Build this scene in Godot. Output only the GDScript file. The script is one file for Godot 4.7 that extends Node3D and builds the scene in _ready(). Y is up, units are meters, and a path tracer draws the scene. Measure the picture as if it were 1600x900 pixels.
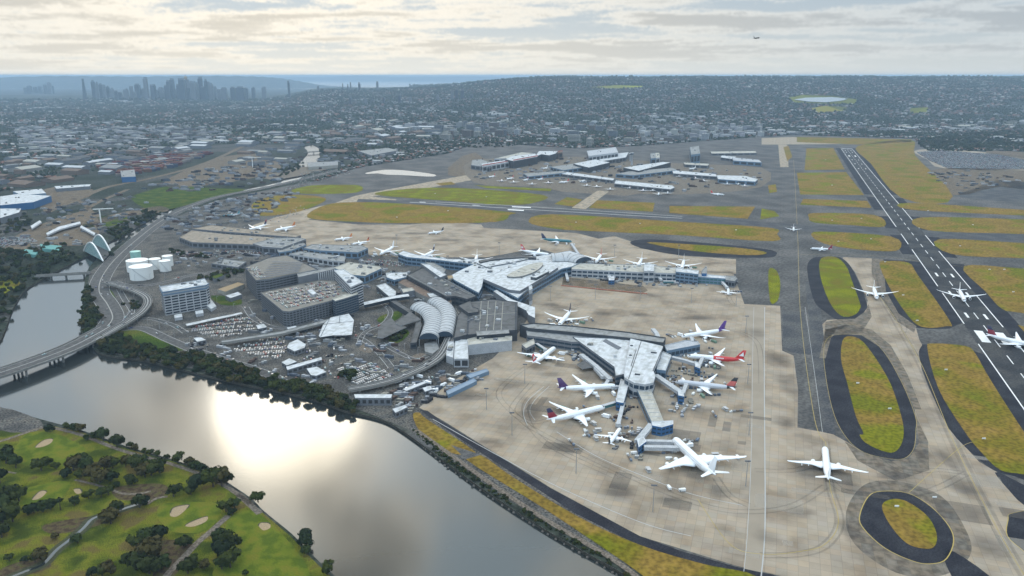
extends Node3D
# An airport beside a river, seen from a low-flying aircraft: metres, y up, camera over the origin looking along -z.

const EYE := 315.0            # height of the camera
const FOCAL := 1220.0         # focal length in pixels of a 1600 x 900 survey picture
const LEVEL := 118.0          # row of the survey picture at eye level
const AXIS := 0.327           # bearing of the long runway, radians east of -z

var pitch := atan((450.0 - LEVEL) / FOCAL)
var rng := RandomNumberGenerator.new()
var mats := {}
var boxes := {}
var taken := {}
var air_area: PackedVector2Array
var wet: Array[PackedVector2Array] = []
var bumps := FastNoiseLite.new()
const ORDINAL := ["first", "second", "third", "fourth", "fifth", "sixth", "seventh", "eighth", "ninth", "tenth", "eleventh", "twelfth", "thirteenth", "fourteenth", "fifteenth", "sixteenth", "seventeenth", "eighteenth", "nineteenth", "twentieth"]

# ---------------------------------------------------------------- surveying
func g(px: float, py: float, h := 0.0) -> Vector3:      # where a sight line of the survey meets the level h
	var x := (px - 800.0) / FOCAL
	var y := -(py - 450.0) / FOCAL
	var dy := y * cos(pitch) - sin(pitch)
	var dz := -y * sin(pitch) - cos(pitch)
	var t := (h - EYE) / dy
	return Vector3(x * t, h, dz * t)

func f2(v: Vector3) -> Vector2: return Vector2(v.x, v.z)

func px_of(x: float, z: float, h := 0.0) -> Vector2:     # the inverse, for zones
	var yy := h - EYE
	var cy := yy * cos(pitch) + -z * -sin(pitch) * -1.0 * -1.0
	var dep := -z * cos(pitch) - yy * sin(pitch)
	cy = yy * cos(pitch) + (-z) * sin(pitch)
	return Vector2(800.0 + FOCAL * x / dep, 450.0 - FOCAL * cy / dep)

func pts(s: String, h := 0.0) -> PackedVector2Array:
	var out := PackedVector2Array()
	for w in s.split(" ", false):
		var c := w.split(",")
		out.append(f2(g(float(c[0]), float(c[1]), h)))
	return out

func rounded(p: PackedVector2Array, n := 5) -> PackedVector2Array:   # closed curve through the points
	var out := PackedVector2Array()
	var k := p.size()
	for i in k:
		for j in n:
			out.append(p[i].cubic_interpolate(p[(i + 1) % k], p[(i - 1 + k) % k], p[(i + 2) % k], float(j) / n))
	return out

func curve(p: PackedVector2Array, n := 6) -> PackedVector2Array:     # open curve
	var out := PackedVector2Array()
	var k := p.size()
	for i in k - 1:
		for j in n:
			out.append(p[i].cubic_interpolate(p[i + 1], p[maxi(i - 1, 0)], p[mini(i + 2, k - 1)], float(j) / n))
	out.append(p[k - 1])
	return out

func ribbon(line: PackedVector2Array, w0: float, w1 := -1.0) -> PackedVector2Array:
	var a := PackedVector2Array()
	var b := PackedVector2Array()
	for i in line.size():
		var d := (line[mini(i + 1, line.size() - 1)] - line[maxi(i - 1, 0)]).normalized().orthogonal()
		var w: float = lerpf(w0, w0 if w1 < 0 else w1, float(i) / maxi(line.size() - 1, 1)) / 2
		a.append(line[i] + d * w)
		b.append(line[i] - d * w)
	b.reverse()
	a.append_array(b)
	return a

func uvw(p: Vector2) -> Vector2: return p.rotated(-AXIS)

# ---------------------------------------------------------------- nodes
func add(o: Node3D, called: String, parent: Node = self) -> Node3D:
	o.name = called
	parent.add_child(o, true)
	return o

func tag(o: Node3D, label: String, category := "", group := "", kind := "") -> Node3D:
	if label: o.set_meta("label", label)
	if category: o.set_meta("category", category)
	if group: o.set_meta("group", group)
	if kind: o.set_meta("kind", kind)
	return o

func base(called: String, at: Vector3, label: String, category: String, group := "", kind := "") -> Node3D:
	var o := Node3D.new()
	add(o, called)
	o.position = at
	return tag(o, label, category, group, kind)

func st0(smooth := false) -> SurfaceTool:
	var s := SurfaceTool.new()
	s.begin(Mesh.PRIMITIVE_TRIANGLES)
	s.set_smooth_group(0 if smooth else 0xFFFFFFFF)
	return s

func done(s: SurfaceTool) -> ArrayMesh:
	s.generate_normals()
	return s.commit()

func obj(called: String, s: SurfaceTool, m: Material, parent: Node = self) -> MeshInstance3D:
	return put(called, done(s), m, parent)

func put(called: String, mesh: Mesh, m: Material, parent: Node = self) -> MeshInstance3D:
	var o := MeshInstance3D.new()
	o.mesh = mesh
	if m: o.material_override = m
	add(o, called, parent)
	return o

func world_part(called: String, s: SurfaceTool, m: Material, root: Node3D) -> MeshInstance3D:
	var o := obj(called, s, m, root)
	o.position = -root.position
	return o

func tri(s: SurfaceTool, a: Vector3, b: Vector3, c: Vector3, out: Vector3) -> void:
	s.add_vertex(a)
	if (c - a).cross(b - a).dot(out) >= 0:
		s.add_vertex(b); s.add_vertex(c)
	else:
		s.add_vertex(c); s.add_vertex(b)

func quad(s: SurfaceTool, a: Vector3, b: Vector3, c: Vector3, d: Vector3, out: Vector3) -> void:
	tri(s, a, b, c, out)
	tri(s, a, c, d, out)

func flat(s: SurfaceTool, p: PackedVector2Array, y: float, uvs := true) -> void:
	var t := Geometry2D.triangulate_polygon(p)
	if t.is_empty():                      # a band that crosses itself in a tight bend: fill it across
		for i in p.size() / 2 - 1:
			var j := p.size() - 1 - i
			t.append_array([i, i + 1, j, j, i + 1, j - 1])
	for i in range(0, t.size(), 3):
		var q := [p[t[i]], p[t[i + 1]], p[t[i + 2]]]
		if (q[2] - q[0]).cross(q[1] - q[0]) > 0: q = [q[0], q[2], q[1]]
		for v in q:
			if uvs:
				var uv := uvw(v)
				s.set_uv(uv); s.set_uv2(uv)
			s.add_vertex(Vector3(v.x, y, v.y))

func centre(p: PackedVector2Array) -> Vector2:
	var c := Vector2.ZERO
	for v in p: c += v
	return c / p.size()

func area(p: PackedVector2Array) -> float:
	var a := 0.0
	for i in p.size(): a += p[i].cross(p[(i + 1) % p.size()])
	return a / 2

func walls(s: SurfaceTool, p: PackedVector2Array, y0: float, y1: float, y1_of := PackedFloat32Array()) -> void:
	var way := signf(area(p))
	for i in p.size():
		var a := p[i]
		var b := p[(i + 1) % p.size()]
		var n := (b - a).orthogonal() * way        # away from the middle
		var ha := y1 if y1_of.is_empty() else y1_of[i]
		var hb := y1 if y1_of.is_empty() else y1_of[(i + 1) % p.size()]
		quad(s, Vector3(a.x, y0, a.y), Vector3(b.x, y0, b.y), Vector3(b.x, hb, b.y), Vector3(a.x, ha, a.y), Vector3(n.x, 0, n.y))

func box(s: SurfaceTool, c: Vector3, size: Vector3, b := Basis()) -> void:      # without its underside
	var h := size / 2
	for f in [[Vector3.UP, Vector3.RIGHT, Vector3.BACK], [Vector3.RIGHT, Vector3.BACK, Vector3.UP], [Vector3.LEFT, Vector3.BACK, Vector3.UP], [Vector3.BACK, Vector3.RIGHT, Vector3.UP], [Vector3.FORWARD, Vector3.RIGHT, Vector3.UP], [Vector3.DOWN, Vector3.RIGHT, Vector3.BACK]]:
		var n: Vector3 = f[0] * h
		var u: Vector3 = f[1] * h
		var v: Vector3 = f[2] * h
		quad(s, c + b * (n - u - v), c + b * (n + u - v), c + b * (n + u + v), c + b * (n - u + v), b * f[0])

func lathe(s: SurfaceTool, at: Vector3, along: Vector3, prof: PackedVector2Array, seg := 12) -> void:   # prof: (distance along, radius)
	var u := along.cross(Vector3.UP if absf(along.y) < 0.9 else Vector3.RIGHT).normalized()
	var v := along.cross(u).normalized()
	for i in prof.size() - 1:
		for k in seg:
			var a0 := TAU * k / seg
			var a1 := TAU * (k + 1) / seg
			var r0 := u * cos(a0) + v * sin(a0)
			var r1 := u * cos(a1) + v * sin(a1)
			var p := at + along * prof[i].x
			var q := at + along * prof[i + 1].x
			var slope := prof[i].y - prof[i + 1].y
			var out := (r0 + r1) * signf(prof[i + 1].x - prof[i].x + 0.0001) + along * slope * 2.0
			quad(s, p + r0 * prof[i].y, p + r1 * prof[i].y, q + r1 * prof[i + 1].y, q + r0 * prof[i + 1].y, out)

func bar(s: SurfaceTool, a: Vector3, b: Vector3, w: float, h: float) -> void:   # box between two points
	var z := (b - a).normalized()
	var x := z.cross(Vector3.UP if absf(z.y) < 0.95 else Vector3.RIGHT).normalized()
	box(s, (a + b) / 2, Vector3(w, h, a.distance_to(b)), Basis(x, x.cross(-z).normalized() * 1.0, z))

# ---------------------------------------------------------------- materials
func lin(r: float, gr: float, b: float) -> Color: return Color(r, gr, b).linear_to_srgb()

func noise_tex(sd: int, freq: float, stops: Array, size := 512, octaves := 5, warp := 0.0) -> NoiseTexture2D:
	var n := FastNoiseLite.new()
	n.seed = sd
	n.noise_type = FastNoiseLite.TYPE_SIMPLEX_SMOOTH
	n.frequency = freq
	n.fractal_octaves = octaves
	if warp > 0:
		n.domain_warp_enabled = true
		n.domain_warp_amplitude = warp
		n.domain_warp_frequency = freq
	var r := Gradient.new()
	var o := PackedFloat32Array()
	var c := PackedColorArray()
	for i in stops.size():
		o.append(stops[i][0]); c.append(stops[i][1])
	r.offsets = o; r.colors = c
	var t := NoiseTexture2D.new()
	t.width = size; t.height = size
	t.seamless = true
	t.noise = n
	t.color_ramp = r
	return t

func plain(called: String, c: Color, rough := 0.7, metal := 0.0) -> StandardMaterial3D:
	if mats.has(called): return mats[called]
	var m := StandardMaterial3D.new()
	m.resource_name = called
	m.albedo_color = c
	m.roughness = rough
	m.metallic = metal
	mats[called] = m
	return m

func patchy(called: String, t: Texture2D, tile: float, rough := 0.9, on_sheet := false, fine: Texture2D = null, fine_tile := 10.0) -> StandardMaterial3D:
	var m := StandardMaterial3D.new()
	m.resource_name = called
	m.albedo_texture = t
	m.roughness = rough
	m.metallic_specular = 0.14
	m.uv1_scale = Vector3.ONE / tile
	if not on_sheet:
		m.uv1_triplanar = true; m.uv1_world_triplanar = true
	if fine:
		m.detail_enabled = true
		m.detail_blend_mode = BaseMaterial3D.BLEND_MODE_MUL
		m.detail_albedo = fine
		m.detail_uv_layer = BaseMaterial3D.DETAIL_UV_2
		m.uv2_scale = Vector3.ONE / fine_tile
		if not on_sheet:
			m.uv2_triplanar = true; m.uv2_world_triplanar = true
	mats[called] = m
	return m

func slab_image(sd: int, cells: int, tone: Color, spread: float, joint: float) -> ImageTexture:   # cast slabs of slightly different tone, with joints
	var r := RandomNumberGenerator.new()
	r.seed = sd
	var n := 512
	var im := Image.create(n, n, false, Image.FORMAT_RGB8)
	var c := n / cells
	im.fill(tone.darkened(joint))
	for i in cells:
		for j in cells:
			var k := 1.0 + r.randf_range(-spread, spread)
			var w := r.randf_range(-0.012, 0.012)
			im.fill_rect(Rect2i(i * c, j * c, c - 1, c - 1), Color(tone.r * k + w, tone.g * k, tone.b * k - w))
	return ImageTexture.create_from_image(im)

func sheeting(sd: int, tone: Color) -> ImageTexture:      # roofing laid in strips of slightly different tone, some replaced
	var r := RandomNumberGenerator.new()
	r.seed = sd
	var im := Image.create(512, 512, false, Image.FORMAT_RGB8)
	im.fill(tone.darkened(0.12))
	for i in 16:
		var y := 0
		while y < 512:
			var h := r.randi_range(60, 220)
			var k := 1.0 + r.randf_range(-0.035, 0.03)
			if r.randf() < 0.05: k *= 0.93
			im.fill_rect(Rect2i(i * 32, y, 31, h - 1), Color(tone.r * k, tone.g * k, tone.b * k))
			y += h
	return ImageTexture.create_from_image(im)

func materials() -> void:
	var fine := noise_tex(3, 0.02, [[0.2, Color(0.76, 0.76, 0.76)], [0.5, Color(0.9, 0.9, 0.9)], [0.8, Color(1, 1, 1)]], 512, 6)
	var rough_fine := noise_tex(4, 0.03, [[0.25, Color(0.55, 0.55, 0.55)], [0.5, Color(0.85, 0.85, 0.85)], [0.75, Color(1, 1, 1)]], 512, 6)
	patchy("city", noise_tex(10, 0.006, [[0.3, lin(.03, .04, .026)], [0.45, lin(.06, .066, .056)], [0.6, lin(.04, .05, .034)], [0.75, lin(.1, .097, .09)]]), 1500.0, 0.95, true, rough_fine, 120.0)
	patchy("tarmac", noise_tex(11, 0.008, [[0.25, lin(.09, .086, .082)], [0.5, lin(.118, .112, .105)], [0.75, lin(.15, .141, .13)]], 512, 5, 20), 420.0, 0.85, true, fine, 60.0)
	patchy("landside", noise_tex(12, 0.012, [[0.3, lin(.095, .09, .084)], [0.5, lin(.132, .124, .114)], [0.65, lin(.175, .157, .134)], [0.8, lin(.12, .118, .11)]], 512, 5, 15), 260.0, 0.9, true, rough_fine, 40.0)
	patchy("shoulder", noise_tex(13, 0.01, [[0.3, lin(.026, .026, .033)], [0.7, lin(.042, .042, .049)]]), 160.0, 0.8, true, fine, 20.0)
	patchy("runway", noise_tex(14, 0.01, [[0.3, lin(.045, .045, .048)], [0.5, lin(.06, .059, .06)], [0.7, lin(.08, .077, .074)]], 512, 4, 30), 240.0, 0.8, true, fine, 30.0)
	patchy("cross_runway", noise_tex(15, 0.01, [[0.3, lin(.075, .075, .08)], [0.7, lin(.115, .112, .108)]]), 240.0, 0.8, true, fine, 30.0)
	var grime := noise_tex(50, 0.012, [[0.2, Color(0.88, 0.875, 0.86)], [0.45, Color(0.97, 0.97, 0.965)], [0.65, Color(1, 1, 1)]], 512, 5, 15)
	var conc := slab_image(5, 16, lin(.335, .275, .207), 0.03, 0.15)
	patchy("concrete", conc, 112.0, 0.85, true, noise_tex(16, 0.012, [[0.2, Color(0.84, 0.83, 0.82)], [0.45, Color(0.94, 0.935, 0.93)], [0.7, Color(1, 1, 1)]], 512, 6, 25), 330.0)
	patchy("pale_concrete", slab_image(6, 16, lin(.39, .32, .235), 0.03, 0.12), 120.0, 0.85, true, fine, 130.0)
	patchy("worn_concrete", slab_image(7, 16, lin(.19, .158, .122), 0.04, 0.12), 112.0, 0.85, true, fine, 90.0)
	patchy("lane_concrete", noise_tex(29, 0.01, [[0.3, lin(.27, .225, .172)], [0.7, lin(.3, .252, .195)]]), 200.0, 0.85, true)
	patchy("dry_grass", noise_tex(17, 0.007, [[0.2, lin(.15, .152, .008)], [0.34, lin(.19, .142, .016)], [0.48, lin(.27, .172, .036)], [0.6, lin(.2, .13, .024)], [0.7, lin(.24, .165, .03)], [0.82, lin(.175, .172, .008)]], 512, 5, 30), 520.0, 1.0, true, fine, 60.0)
	patchy("green_grass", noise_tex(18, 0.01, [[0.25, lin(.24, .25, .006)], [0.5, lin(.18, .19, .008)], [0.75, lin(.2, .165, .018)]], 512, 6, 30), 300.0, 1.0, true, rough_fine, 26.0)
	patchy("fairway", noise_tex(19, 0.009, [[0.2, lin(.055, .075, .01)], [0.4, lin(.11, .13, .013)], [0.56, lin(.175, .175, .018)], [0.74, lin(.155, .118, .038)]], 512, 6, 25), 170.0, 1.0, true, rough_fine, 14.0)
	patchy("meadow", noise_tex(20, 0.012, [[0.3, lin(.045, .08, .01)], [0.6, lin(.08, .12, .012)], [0.8, lin(.125, .13, .022)]]), 240.0, 1.0, true, rough_fine, 30.0)
	patchy("lawn", noise_tex(42, 0.012, [[0.3, lin(.085, .118, .012)], [0.55, lin(.135, .16, .015)], [0.75, lin(.165, .16, .02)]]), 120.0, 1.0, true, fine, 9.0)
	patchy("dirt", noise_tex(21, 0.015, [[0.3, lin(.17, .13, .085)], [0.55, lin(.25, .195, .14)], [0.75, lin(.15, .128, .105)]]), 180.0, 1.0, true, rough_fine, 30.0)
	patchy("sand", noise_tex(22, 0.03, [[0.3, lin(.27, .2, .12)], [0.7, lin(.36, .27, .17)]]), 20.0, 1.0, true)
	patchy("path", noise_tex(23, 0.03, [[0.3, lin(.1, .08, .062)], [0.7, lin(.19, .16, .13)]]), 40.0, 0.95, true)
	patchy("bare_earth", noise_tex(28, 0.02, [[0.3, lin(.075, .05, .03)], [0.55, lin(.13, .095, .055)], [0.75, lin(.11, .105, .03)]]), 60.0, 1.0, true, rough_fine, 9.0)
	patchy("road", noise_tex(24, 0.02, [[0.3, lin(.095, .093, .09)], [0.7, lin(.145, .138, .132)]]), 80.0, 0.9, true, fine, 15.0)
	patchy("bank", noise_tex(25, 0.03, [[0.3, lin(.03, .03, .025)], [0.7, lin(.09, .08, .065)]]), 25.0, 1.0)
	patchy("hill", noise_tex(26, 0.01, [[0.3, lin(.03, .042, .03)], [0.5, lin(.055, .065, .045)], [0.7, lin(.1, .1, .085)]]), 1400.0, 1.0, false, rough_fine, 160.0)
	for w in [["white_roof", .54, .55, .56, 30], ["cream_roof", .43, .41, .36, 31], ["grey_roof", .125, .123, .122, 32], ["mid_roof", .27, .27, .265, 33], ["pale_wall", .5, .51, .53, 34], ["grey_wall", .2, .21, .23, 35], ["dark_wall", .08, .085, .095, 36], ["beige_roof", .29, .245, .195, 37], ["concrete_wall", .3, .29, .27, 38], ["brown_roof", .19, .14, .11, 39], ["deck", .26, .24, .21, 40]]:
		var a := lin(w[1] * .9, w[2] * .9, w[3] * .89)
		var b := lin(w[1], w[2], w[3])
		var c := lin(w[1] * 1.05, w[2] * 1.05, w[3] * 1.05)
		patchy(w[0], noise_tex(w[4], 0.02, [[0.25, a], [0.5, b], [0.75, c]], 256, 5), 45.0, 0.85, false, fine, 9.0)
		if String(w[0]).ends_with("_roof"):
			patchy(w[0] + "_sheet", sheeting(w[4], b), 42.0, 0.85, true, grime, 75.0)
	var wm := plain("water", lin(.042, .049, .048), 0.12, 0.45)
	var wn := noise_tex(41, 0.02, [[0.0, Color(0, 0, 0)], [1.0, Color(1, 1, 1)]], 512, 4)
	wn.color_ramp = null
	wn.as_normal_map = true
	wn.bump_strength = 1.2
	wm.normal_enabled = true
	wm.normal_texture = wn
	wm.normal_scale = 0.05
	wm.uv1_scale = Vector3.ONE / 46.0
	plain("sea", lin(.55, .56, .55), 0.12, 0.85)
	plain("glass", lin(.02, .026, .036), 0.12)
	plain("blue_glass", lin(.03, .05, .075), 0.15)
	plain("teal_glass", lin(.05, .14, .15), 0.2)
	plain("paint", lin(.7, .7, .68), 0.6)
	plain("grey_paint", lin(.36, .36, .35), 0.7)
	plain("yellow_paint", lin(.34, .25, .06), 0.7)
	plain("red_paint", lin(.3, .05, .04), 0.7)
	plain("aircraft_white", lin(.78, .79, .8), 0.3)
	plain("metal", lin(.4, .41, .42), 0.4, 0.6)
	plain("tyre", lin(.015, .015, .016), 0.9)
	plain("dark", lin(.03, .03, .032), 0.8)
	plain("blue_panel", lin(.02, .1, .24), 0.5)
	plain("steel_blue", lin(.12, .19, .27), 0.5)
	plain("trunk", lin(.05, .037, .027), 0.95)
	plain("tank_white", lin(.72, .72, .69), 0.5)
	plain("tank_green", lin(.28, .5, .43), 0.5)
	plain("arch_white", lin(.75, .75, .73), 0.5)
	for w in [["tyre_mark", .05, .045, .04, .15], ["repair_pale", .45, .4, .33, .3], ["repair_dark", .12, .105, .09, .3]]:
		var tm := plain(w[0], Color(lin(w[1], w[2], w[3]), w[4]), 0.9)
		tm.transparency = BaseMaterial3D.TRANSPARENCY_ALPHA
	plain("rock", lin(.12, .105, .09), 1.0)

func mt(called: String) -> Material: return mats[called]

# ---------------------------------------------------------------- sky
func sky_colour(d: Vector3, sun: Vector3, n: FastNoiseLite) -> Color:
	var e := maxf(d.y, 0.0)
	var k := d.dot(sun)
	var low := exp(-e * 9.0)
	var veil := exp(-pow((1.0 - k) * 7.0, 0.8))
	var core := exp(-(1.0 - k) * 130.0)
	var warm := clampf(veil * 1.5, 0.0, 1.0)
	var s := 1.0 / (e + 0.055)
	var p := Vector2(d.x, d.z) * s
	var c1 := n.get_noise_3d(p.x * 19.0 + 40.0, p.y * 24.0, 3.0)
	var c2 := n.get_noise_3d(p.x * 66.0, p.y * 95.0 + 31.0, 9.0)
	var cover := c1 * lerpf(0.75, 1.25, smoothstep(0.15, 0.4, e)) + c2 * lerpf(0.4, 0.25, smoothstep(0.15, 0.4, e))
	cover += 0.95 * smoothstep(0.14, 0.35, e) * n.get_noise_3d(p.x * 190.0, p.y * 210.0, 21.0)
	var thick := smoothstep(-0.34, 0.36, cover)
	var clear := Color(0.33, 0.46, 0.6).lerp(Color(0.52, 0.6, 0.64), low)
	var bright := Color(0.53, 0.63, 0.715).lerp(Color(1.02, 0.94, 0.8), warm)
	var grey := Color(0.32, 0.4, 0.49).lerp(Color(0.56, 0.53, 0.46), warm)
	var col := clear.lerp(bright, smoothstep(0.1, 0.55, thick))
	col = col.lerp(grey, smoothstep(0.6, 1.0, thick) * 0.75)
	var far_haze := Color(0.66, 0.71, 0.72).lerp(Color(1.0, 0.92, 0.77), warm)
	col = col.lerp(far_haze, exp(-e * 24.0) * 0.85)
	var through := 1.0 - 0.45 * smoothstep(0.55, 1.0, thick)
	col += Color(1.0, 0.93, 0.78) * (veil * 0.24 * through)
	col += Color(1.0, 0.93, 0.8) * (core * 2.0 * through)
	col *= 0.72 * lerpf(1.0, 1.6 - 1.2 * smoothstep(0.25, 0.95, thick), smoothstep(0.12, 0.3, e))
	col *= Color(1, 1, 1).lerp(Color(3.3, 3.07, 2.86), smoothstep(0.12, 0.7, e))
	return col

func make_sky(sun: Vector3) -> PanoramaSkyMaterial:
	var n := FastNoiseLite.new()
	n.seed = 77
	n.noise_type = FastNoiseLite.TYPE_SIMPLEX_SMOOTH
	n.frequency = 0.011
	n.fractal_octaves = 5
	n.domain_warp_enabled = true
	n.domain_warp_amplitude = 34.0
	n.domain_warp_frequency = 0.012
	var w := 4096
	var h := 2048
	var im := sky_part(512, 256, Rect2i(0, 0, 512, 256), sun, n)
	im.resize(w, h, Image.INTERPOLATE_CUBIC)
	for r in [Rect2i(0, 704, 530, 322), Rect2i(w - 530, 704, 530, 322)]:        # the parts ahead, where small clouds show
		im.blit_rect(sky_part(w, h, r, sun, n), Rect2i(Vector2i.ZERO, r.size), r.position)
	var s := PanoramaSkyMaterial.new()
	s.panorama = ImageTexture.create_from_image(im)
	return s

func sky_part(w: int, h: int, r: Rect2i, sun: Vector3, n: FastNoiseLite) -> Image:
	var im := Image.create(r.size.x, r.size.y, false, Image.FORMAT_RGBF)
	for j in r.size.y:
		var up := (0.5 - (r.position.y + j + 0.5) / h) * PI
		for i in r.size.x:
			var az := (r.position.x + i + 0.5) / w * TAU      # 0 looks along -z
			im.set_pixel(i, j, sky_colour(Vector3(sin(az) * cos(up), sin(up), -cos(az) * cos(up)), sun, n))
	return im

# ---------------------------------------------------------------- ground
func sheet(called: String, p: PackedVector2Array, y: float, mat: String, parent: Node3D, label := "", kind := "structure") -> MeshInstance3D:
	var s := st0()
	flat(s, p, y)
	var o := obj(called, s, mt(mat), parent)
	if parent == self: tag(o, label, called.replace("_", " "), "", kind)
	return o

func land() -> void:
	var river := PackedVector2Array()
	river.append(Vector2(60, 250))
	river.append_array(curve(pts("1040,935 960,888 860,832 760,768 690,717 620,667 585,652 540,642 500,627 440,612 380,600 300,581 230,564 160,553 146,541 143,531 128,521 126,505 129,480 131,450 137,422 152,404 168,394 180,384 215,366 255,344 278,323 330,311 400,298 445,288 480,272 497,250 502,234 488,225"), 4))
	river.append_array(curve(pts("472,229 481,238 467,253 450,269 440,281 395,292 320,307 262,317 235,341 195,366 165,381 143,396 118,408 75,431 40,452 20,482 8,515 -10,540 -80,556 -500,566"), 4))
	river.append(Vector2(-30000, -1200))
	river.append(Vector2(-30000, -820))
	river.append_array(curve(pts("-500,610 -60,624 0,636 60,654 130,673 197,697 267,717 333,740 362,758 393,779 413,799 457,835 493,872 520,897 545,935"), 4))
	river.append(Vector2(-60, 250))
	var pieces := Geometry2D.clip_polygons(PackedVector2Array([Vector2(-30000, 250), Vector2(30000, 250), Vector2(30000, -19500), Vector2(-30000, -19500)]), river)
	var k := 0
	for p in pieces:
		if absf(area(p)) < 2000: continue
		var s := st0()
		flat(s, p, 0.0)
		var root := base("ground", Vector3.ZERO, ["wide flat ground of the city and airport on the near and far bank", "ground of the golf course on the river's near bank", "ground of a river bank"][mini(k, 2)], "ground", "", "structure")
		obj("ground_surface", s, mt("city"), root)
		s = st0()
		walls(s, p, -5.0, -0.02)
		obj("sea_wall", s, mt("bank"), root)
		k += 1
	wet.append(river)
	var s := st0()
	flat(s, river, -2.5)
	tag(obj("river", s, mt("water")), "broad smooth river reflecting the bright cloudy sky", "river", "", "structure")
	s = st0()
	flat(s, PackedVector2Array([Vector2(-40000, -19500), Vector2(40000, -19500), Vector2(40000, -62000), Vector2(-40000, -62000)]), -2.0)
	tag(obj("sea", s, mt("sea")), "pale sea at the horizon beyond the city", "sea", "", "structure")
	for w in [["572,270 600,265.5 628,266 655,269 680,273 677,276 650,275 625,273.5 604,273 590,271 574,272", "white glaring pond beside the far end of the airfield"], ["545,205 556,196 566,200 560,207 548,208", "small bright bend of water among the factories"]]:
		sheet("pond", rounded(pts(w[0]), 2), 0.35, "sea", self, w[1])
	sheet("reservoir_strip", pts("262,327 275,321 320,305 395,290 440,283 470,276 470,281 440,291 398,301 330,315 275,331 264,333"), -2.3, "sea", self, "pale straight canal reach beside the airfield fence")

func hill_height(x: float, z: float) -> float:
	var d := -z
	var q := 800.0 + 1264.0 * x / maxf(d, 1.0)
	var r := 0.42 * smoothstep(400.0, 520.0, q) + 0.58 * smoothstep(560.0, 900.0, q)
	var b := bumps.get_noise_2d(x * 0.02, z * 0.02)
	var b2 := bumps.get_noise_2d(x * 0.09 + 500, z * 0.09)
	var h := r * (284.0 + b * 24.0 + b2 * 12.0) * smoothstep(4600.0, 9400.0, d) 
	h += (1.0 - r) * (20.0 + 30.0 * b) * smoothstep(6000.0, 9000.0, d)
	return h - 4.0

func on_hill(px: float, py: float) -> Vector3:       # where a sight line meets the rising land
	var a := Vector3(0, EYE, 0)
	var dir := (g(px, py) - a).normalized()
	var d := 4300.0
	while d < 12000.0:
		var p := a + dir * (d / -dir.z)
		if p.y < maxf(hill_height(p.x, p.z), 0.0): return Vector3(p.x, maxf(hill_height(p.x, p.z), 0.0), p.z)
		d += 20.0
	return g(px, py)

func draped(called: String, px: String, mat: String, lift: float, label: String) -> void:
	var q := []
	for w in px.split(" "): q.append(on_hill(float(w.split(",")[0]), float(w.split(",")[1])))
	var flat_p := PackedVector2Array()
	for v in q: flat_p.append(f2(v))
	var t := Geometry2D.triangulate_polygon(flat_p)
	var s := st0()
	for i in range(0, t.size(), 3):
		for v in [q[t[i]], q[t[i + 1]], q[t[i + 2]]]:
			s.set_uv(uvw(f2(v))); s.set_uv2(uvw(f2(v)))
		tri(s, q[t[i]] + Vector3(0, lift, 0), q[t[i + 1]] + Vector3(0, lift, 0), q[t[i + 2]] + Vector3(0, lift, 0), Vector3.UP)
	tag(obj(called, s, mt(mat)), label, called.replace("_", " "), "", "structure")
	clearings.append(flat_p)

var clearings: Array[PackedVector2Array] = []

func hills() -> void:
	bumps.seed = 5
	bumps.frequency = 0.02
	bumps.fractal_octaves = 3
	var s := st0(true)
	var nx := 110
	var nz := 34
	var grid := []
	for j in nz + 1:
		var d := 4400.0 + 8200.0 * j / nz
		for i in nx + 1:
			var x := lerpf(-1.05, 1.05, float(i) / nx) * d
			grid.append(Vector3(x, hill_height(x, -d), -d))
	for j in nz:
		for i in nx:
			var a: int = j * (nx + 1) + i
			quad(s, grid[a], grid[a + 1], grid[a + nx + 2], grid[a + nx + 1], Vector3.UP)
	tag(obj("hills", s, mt("hill")), "low built-up hills rising to the eastern skyline", "hills", "", "structure")
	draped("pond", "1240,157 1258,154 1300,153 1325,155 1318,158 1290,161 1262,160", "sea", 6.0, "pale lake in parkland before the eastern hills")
	draped("grass_patch", "1232,153 1255,149 1300,150 1340,156 1335,163 1290,163 1240,161", "green_grass", 3.0, "pale parkland round the lake below the hills")
	draped("grass_patch", "1265,170 1290,166 1325,168 1318,174 1280,177", "green_grass", 3.0, "bright fairways nearer than the lake")
	draped("grass_patch", "920,137 960,134 1005,135 1000,138 950,139", "green_grass", 4.0, "thin bright park on the hillside")
	draped("grass_patch", "1420,170 1450,168 1448,176 1424,178", "green_grass", 3.0, "small bright clearing among dark trees")
	for w in [[20500.0, "-140,220 0,292 90,300 170,288 260,304 350,296 400,262 440,180 480,60 520,0", "faint blue hills beyond the city towers"], [45000.0, "380,120 430,215 490,235 545,300 585,296 615,235 690,260 760,250 900,150", "faint headland across the bright harbour water"]]:
		var t := st0(true)
		var line := PackedVector2Array()
		for c in String(w[2 - 1]).split(" "):
			line.append(Vector2(float(c.split(",")[0]), float(c.split(",")[1])))
		line = curve(line, 10)
		var d: float = w[0]
		for i in line.size() - 1:
			var a := Vector3((line[i].x - 800) / 1264 * d, 0, -d)
			var b := Vector3((line[i + 1].x - 800) / 1264 * d, 0, -d)
			var ha := Vector3(0, maxf(line[i].y, 0) + 9 * sin(i * 1.7), -1400)
			var hb := Vector3(0, maxf(line[i + 1].y, 0) + 9 * sin((i + 1) * 1.7), -1400)
			var back := Vector3(0, 0, -3200)
			quad(t, a + Vector3(0, -3, 0), b + Vector3(0, -3, 0), b + hb, a + ha, Vector3(0, 1, 1))
			quad(t, a + ha, b + hb, b + back, a + back, Vector3(0, 1, -1))
		tag(obj("hills", t, mt("hill")), w[2], "hills", "", "structure")

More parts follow.
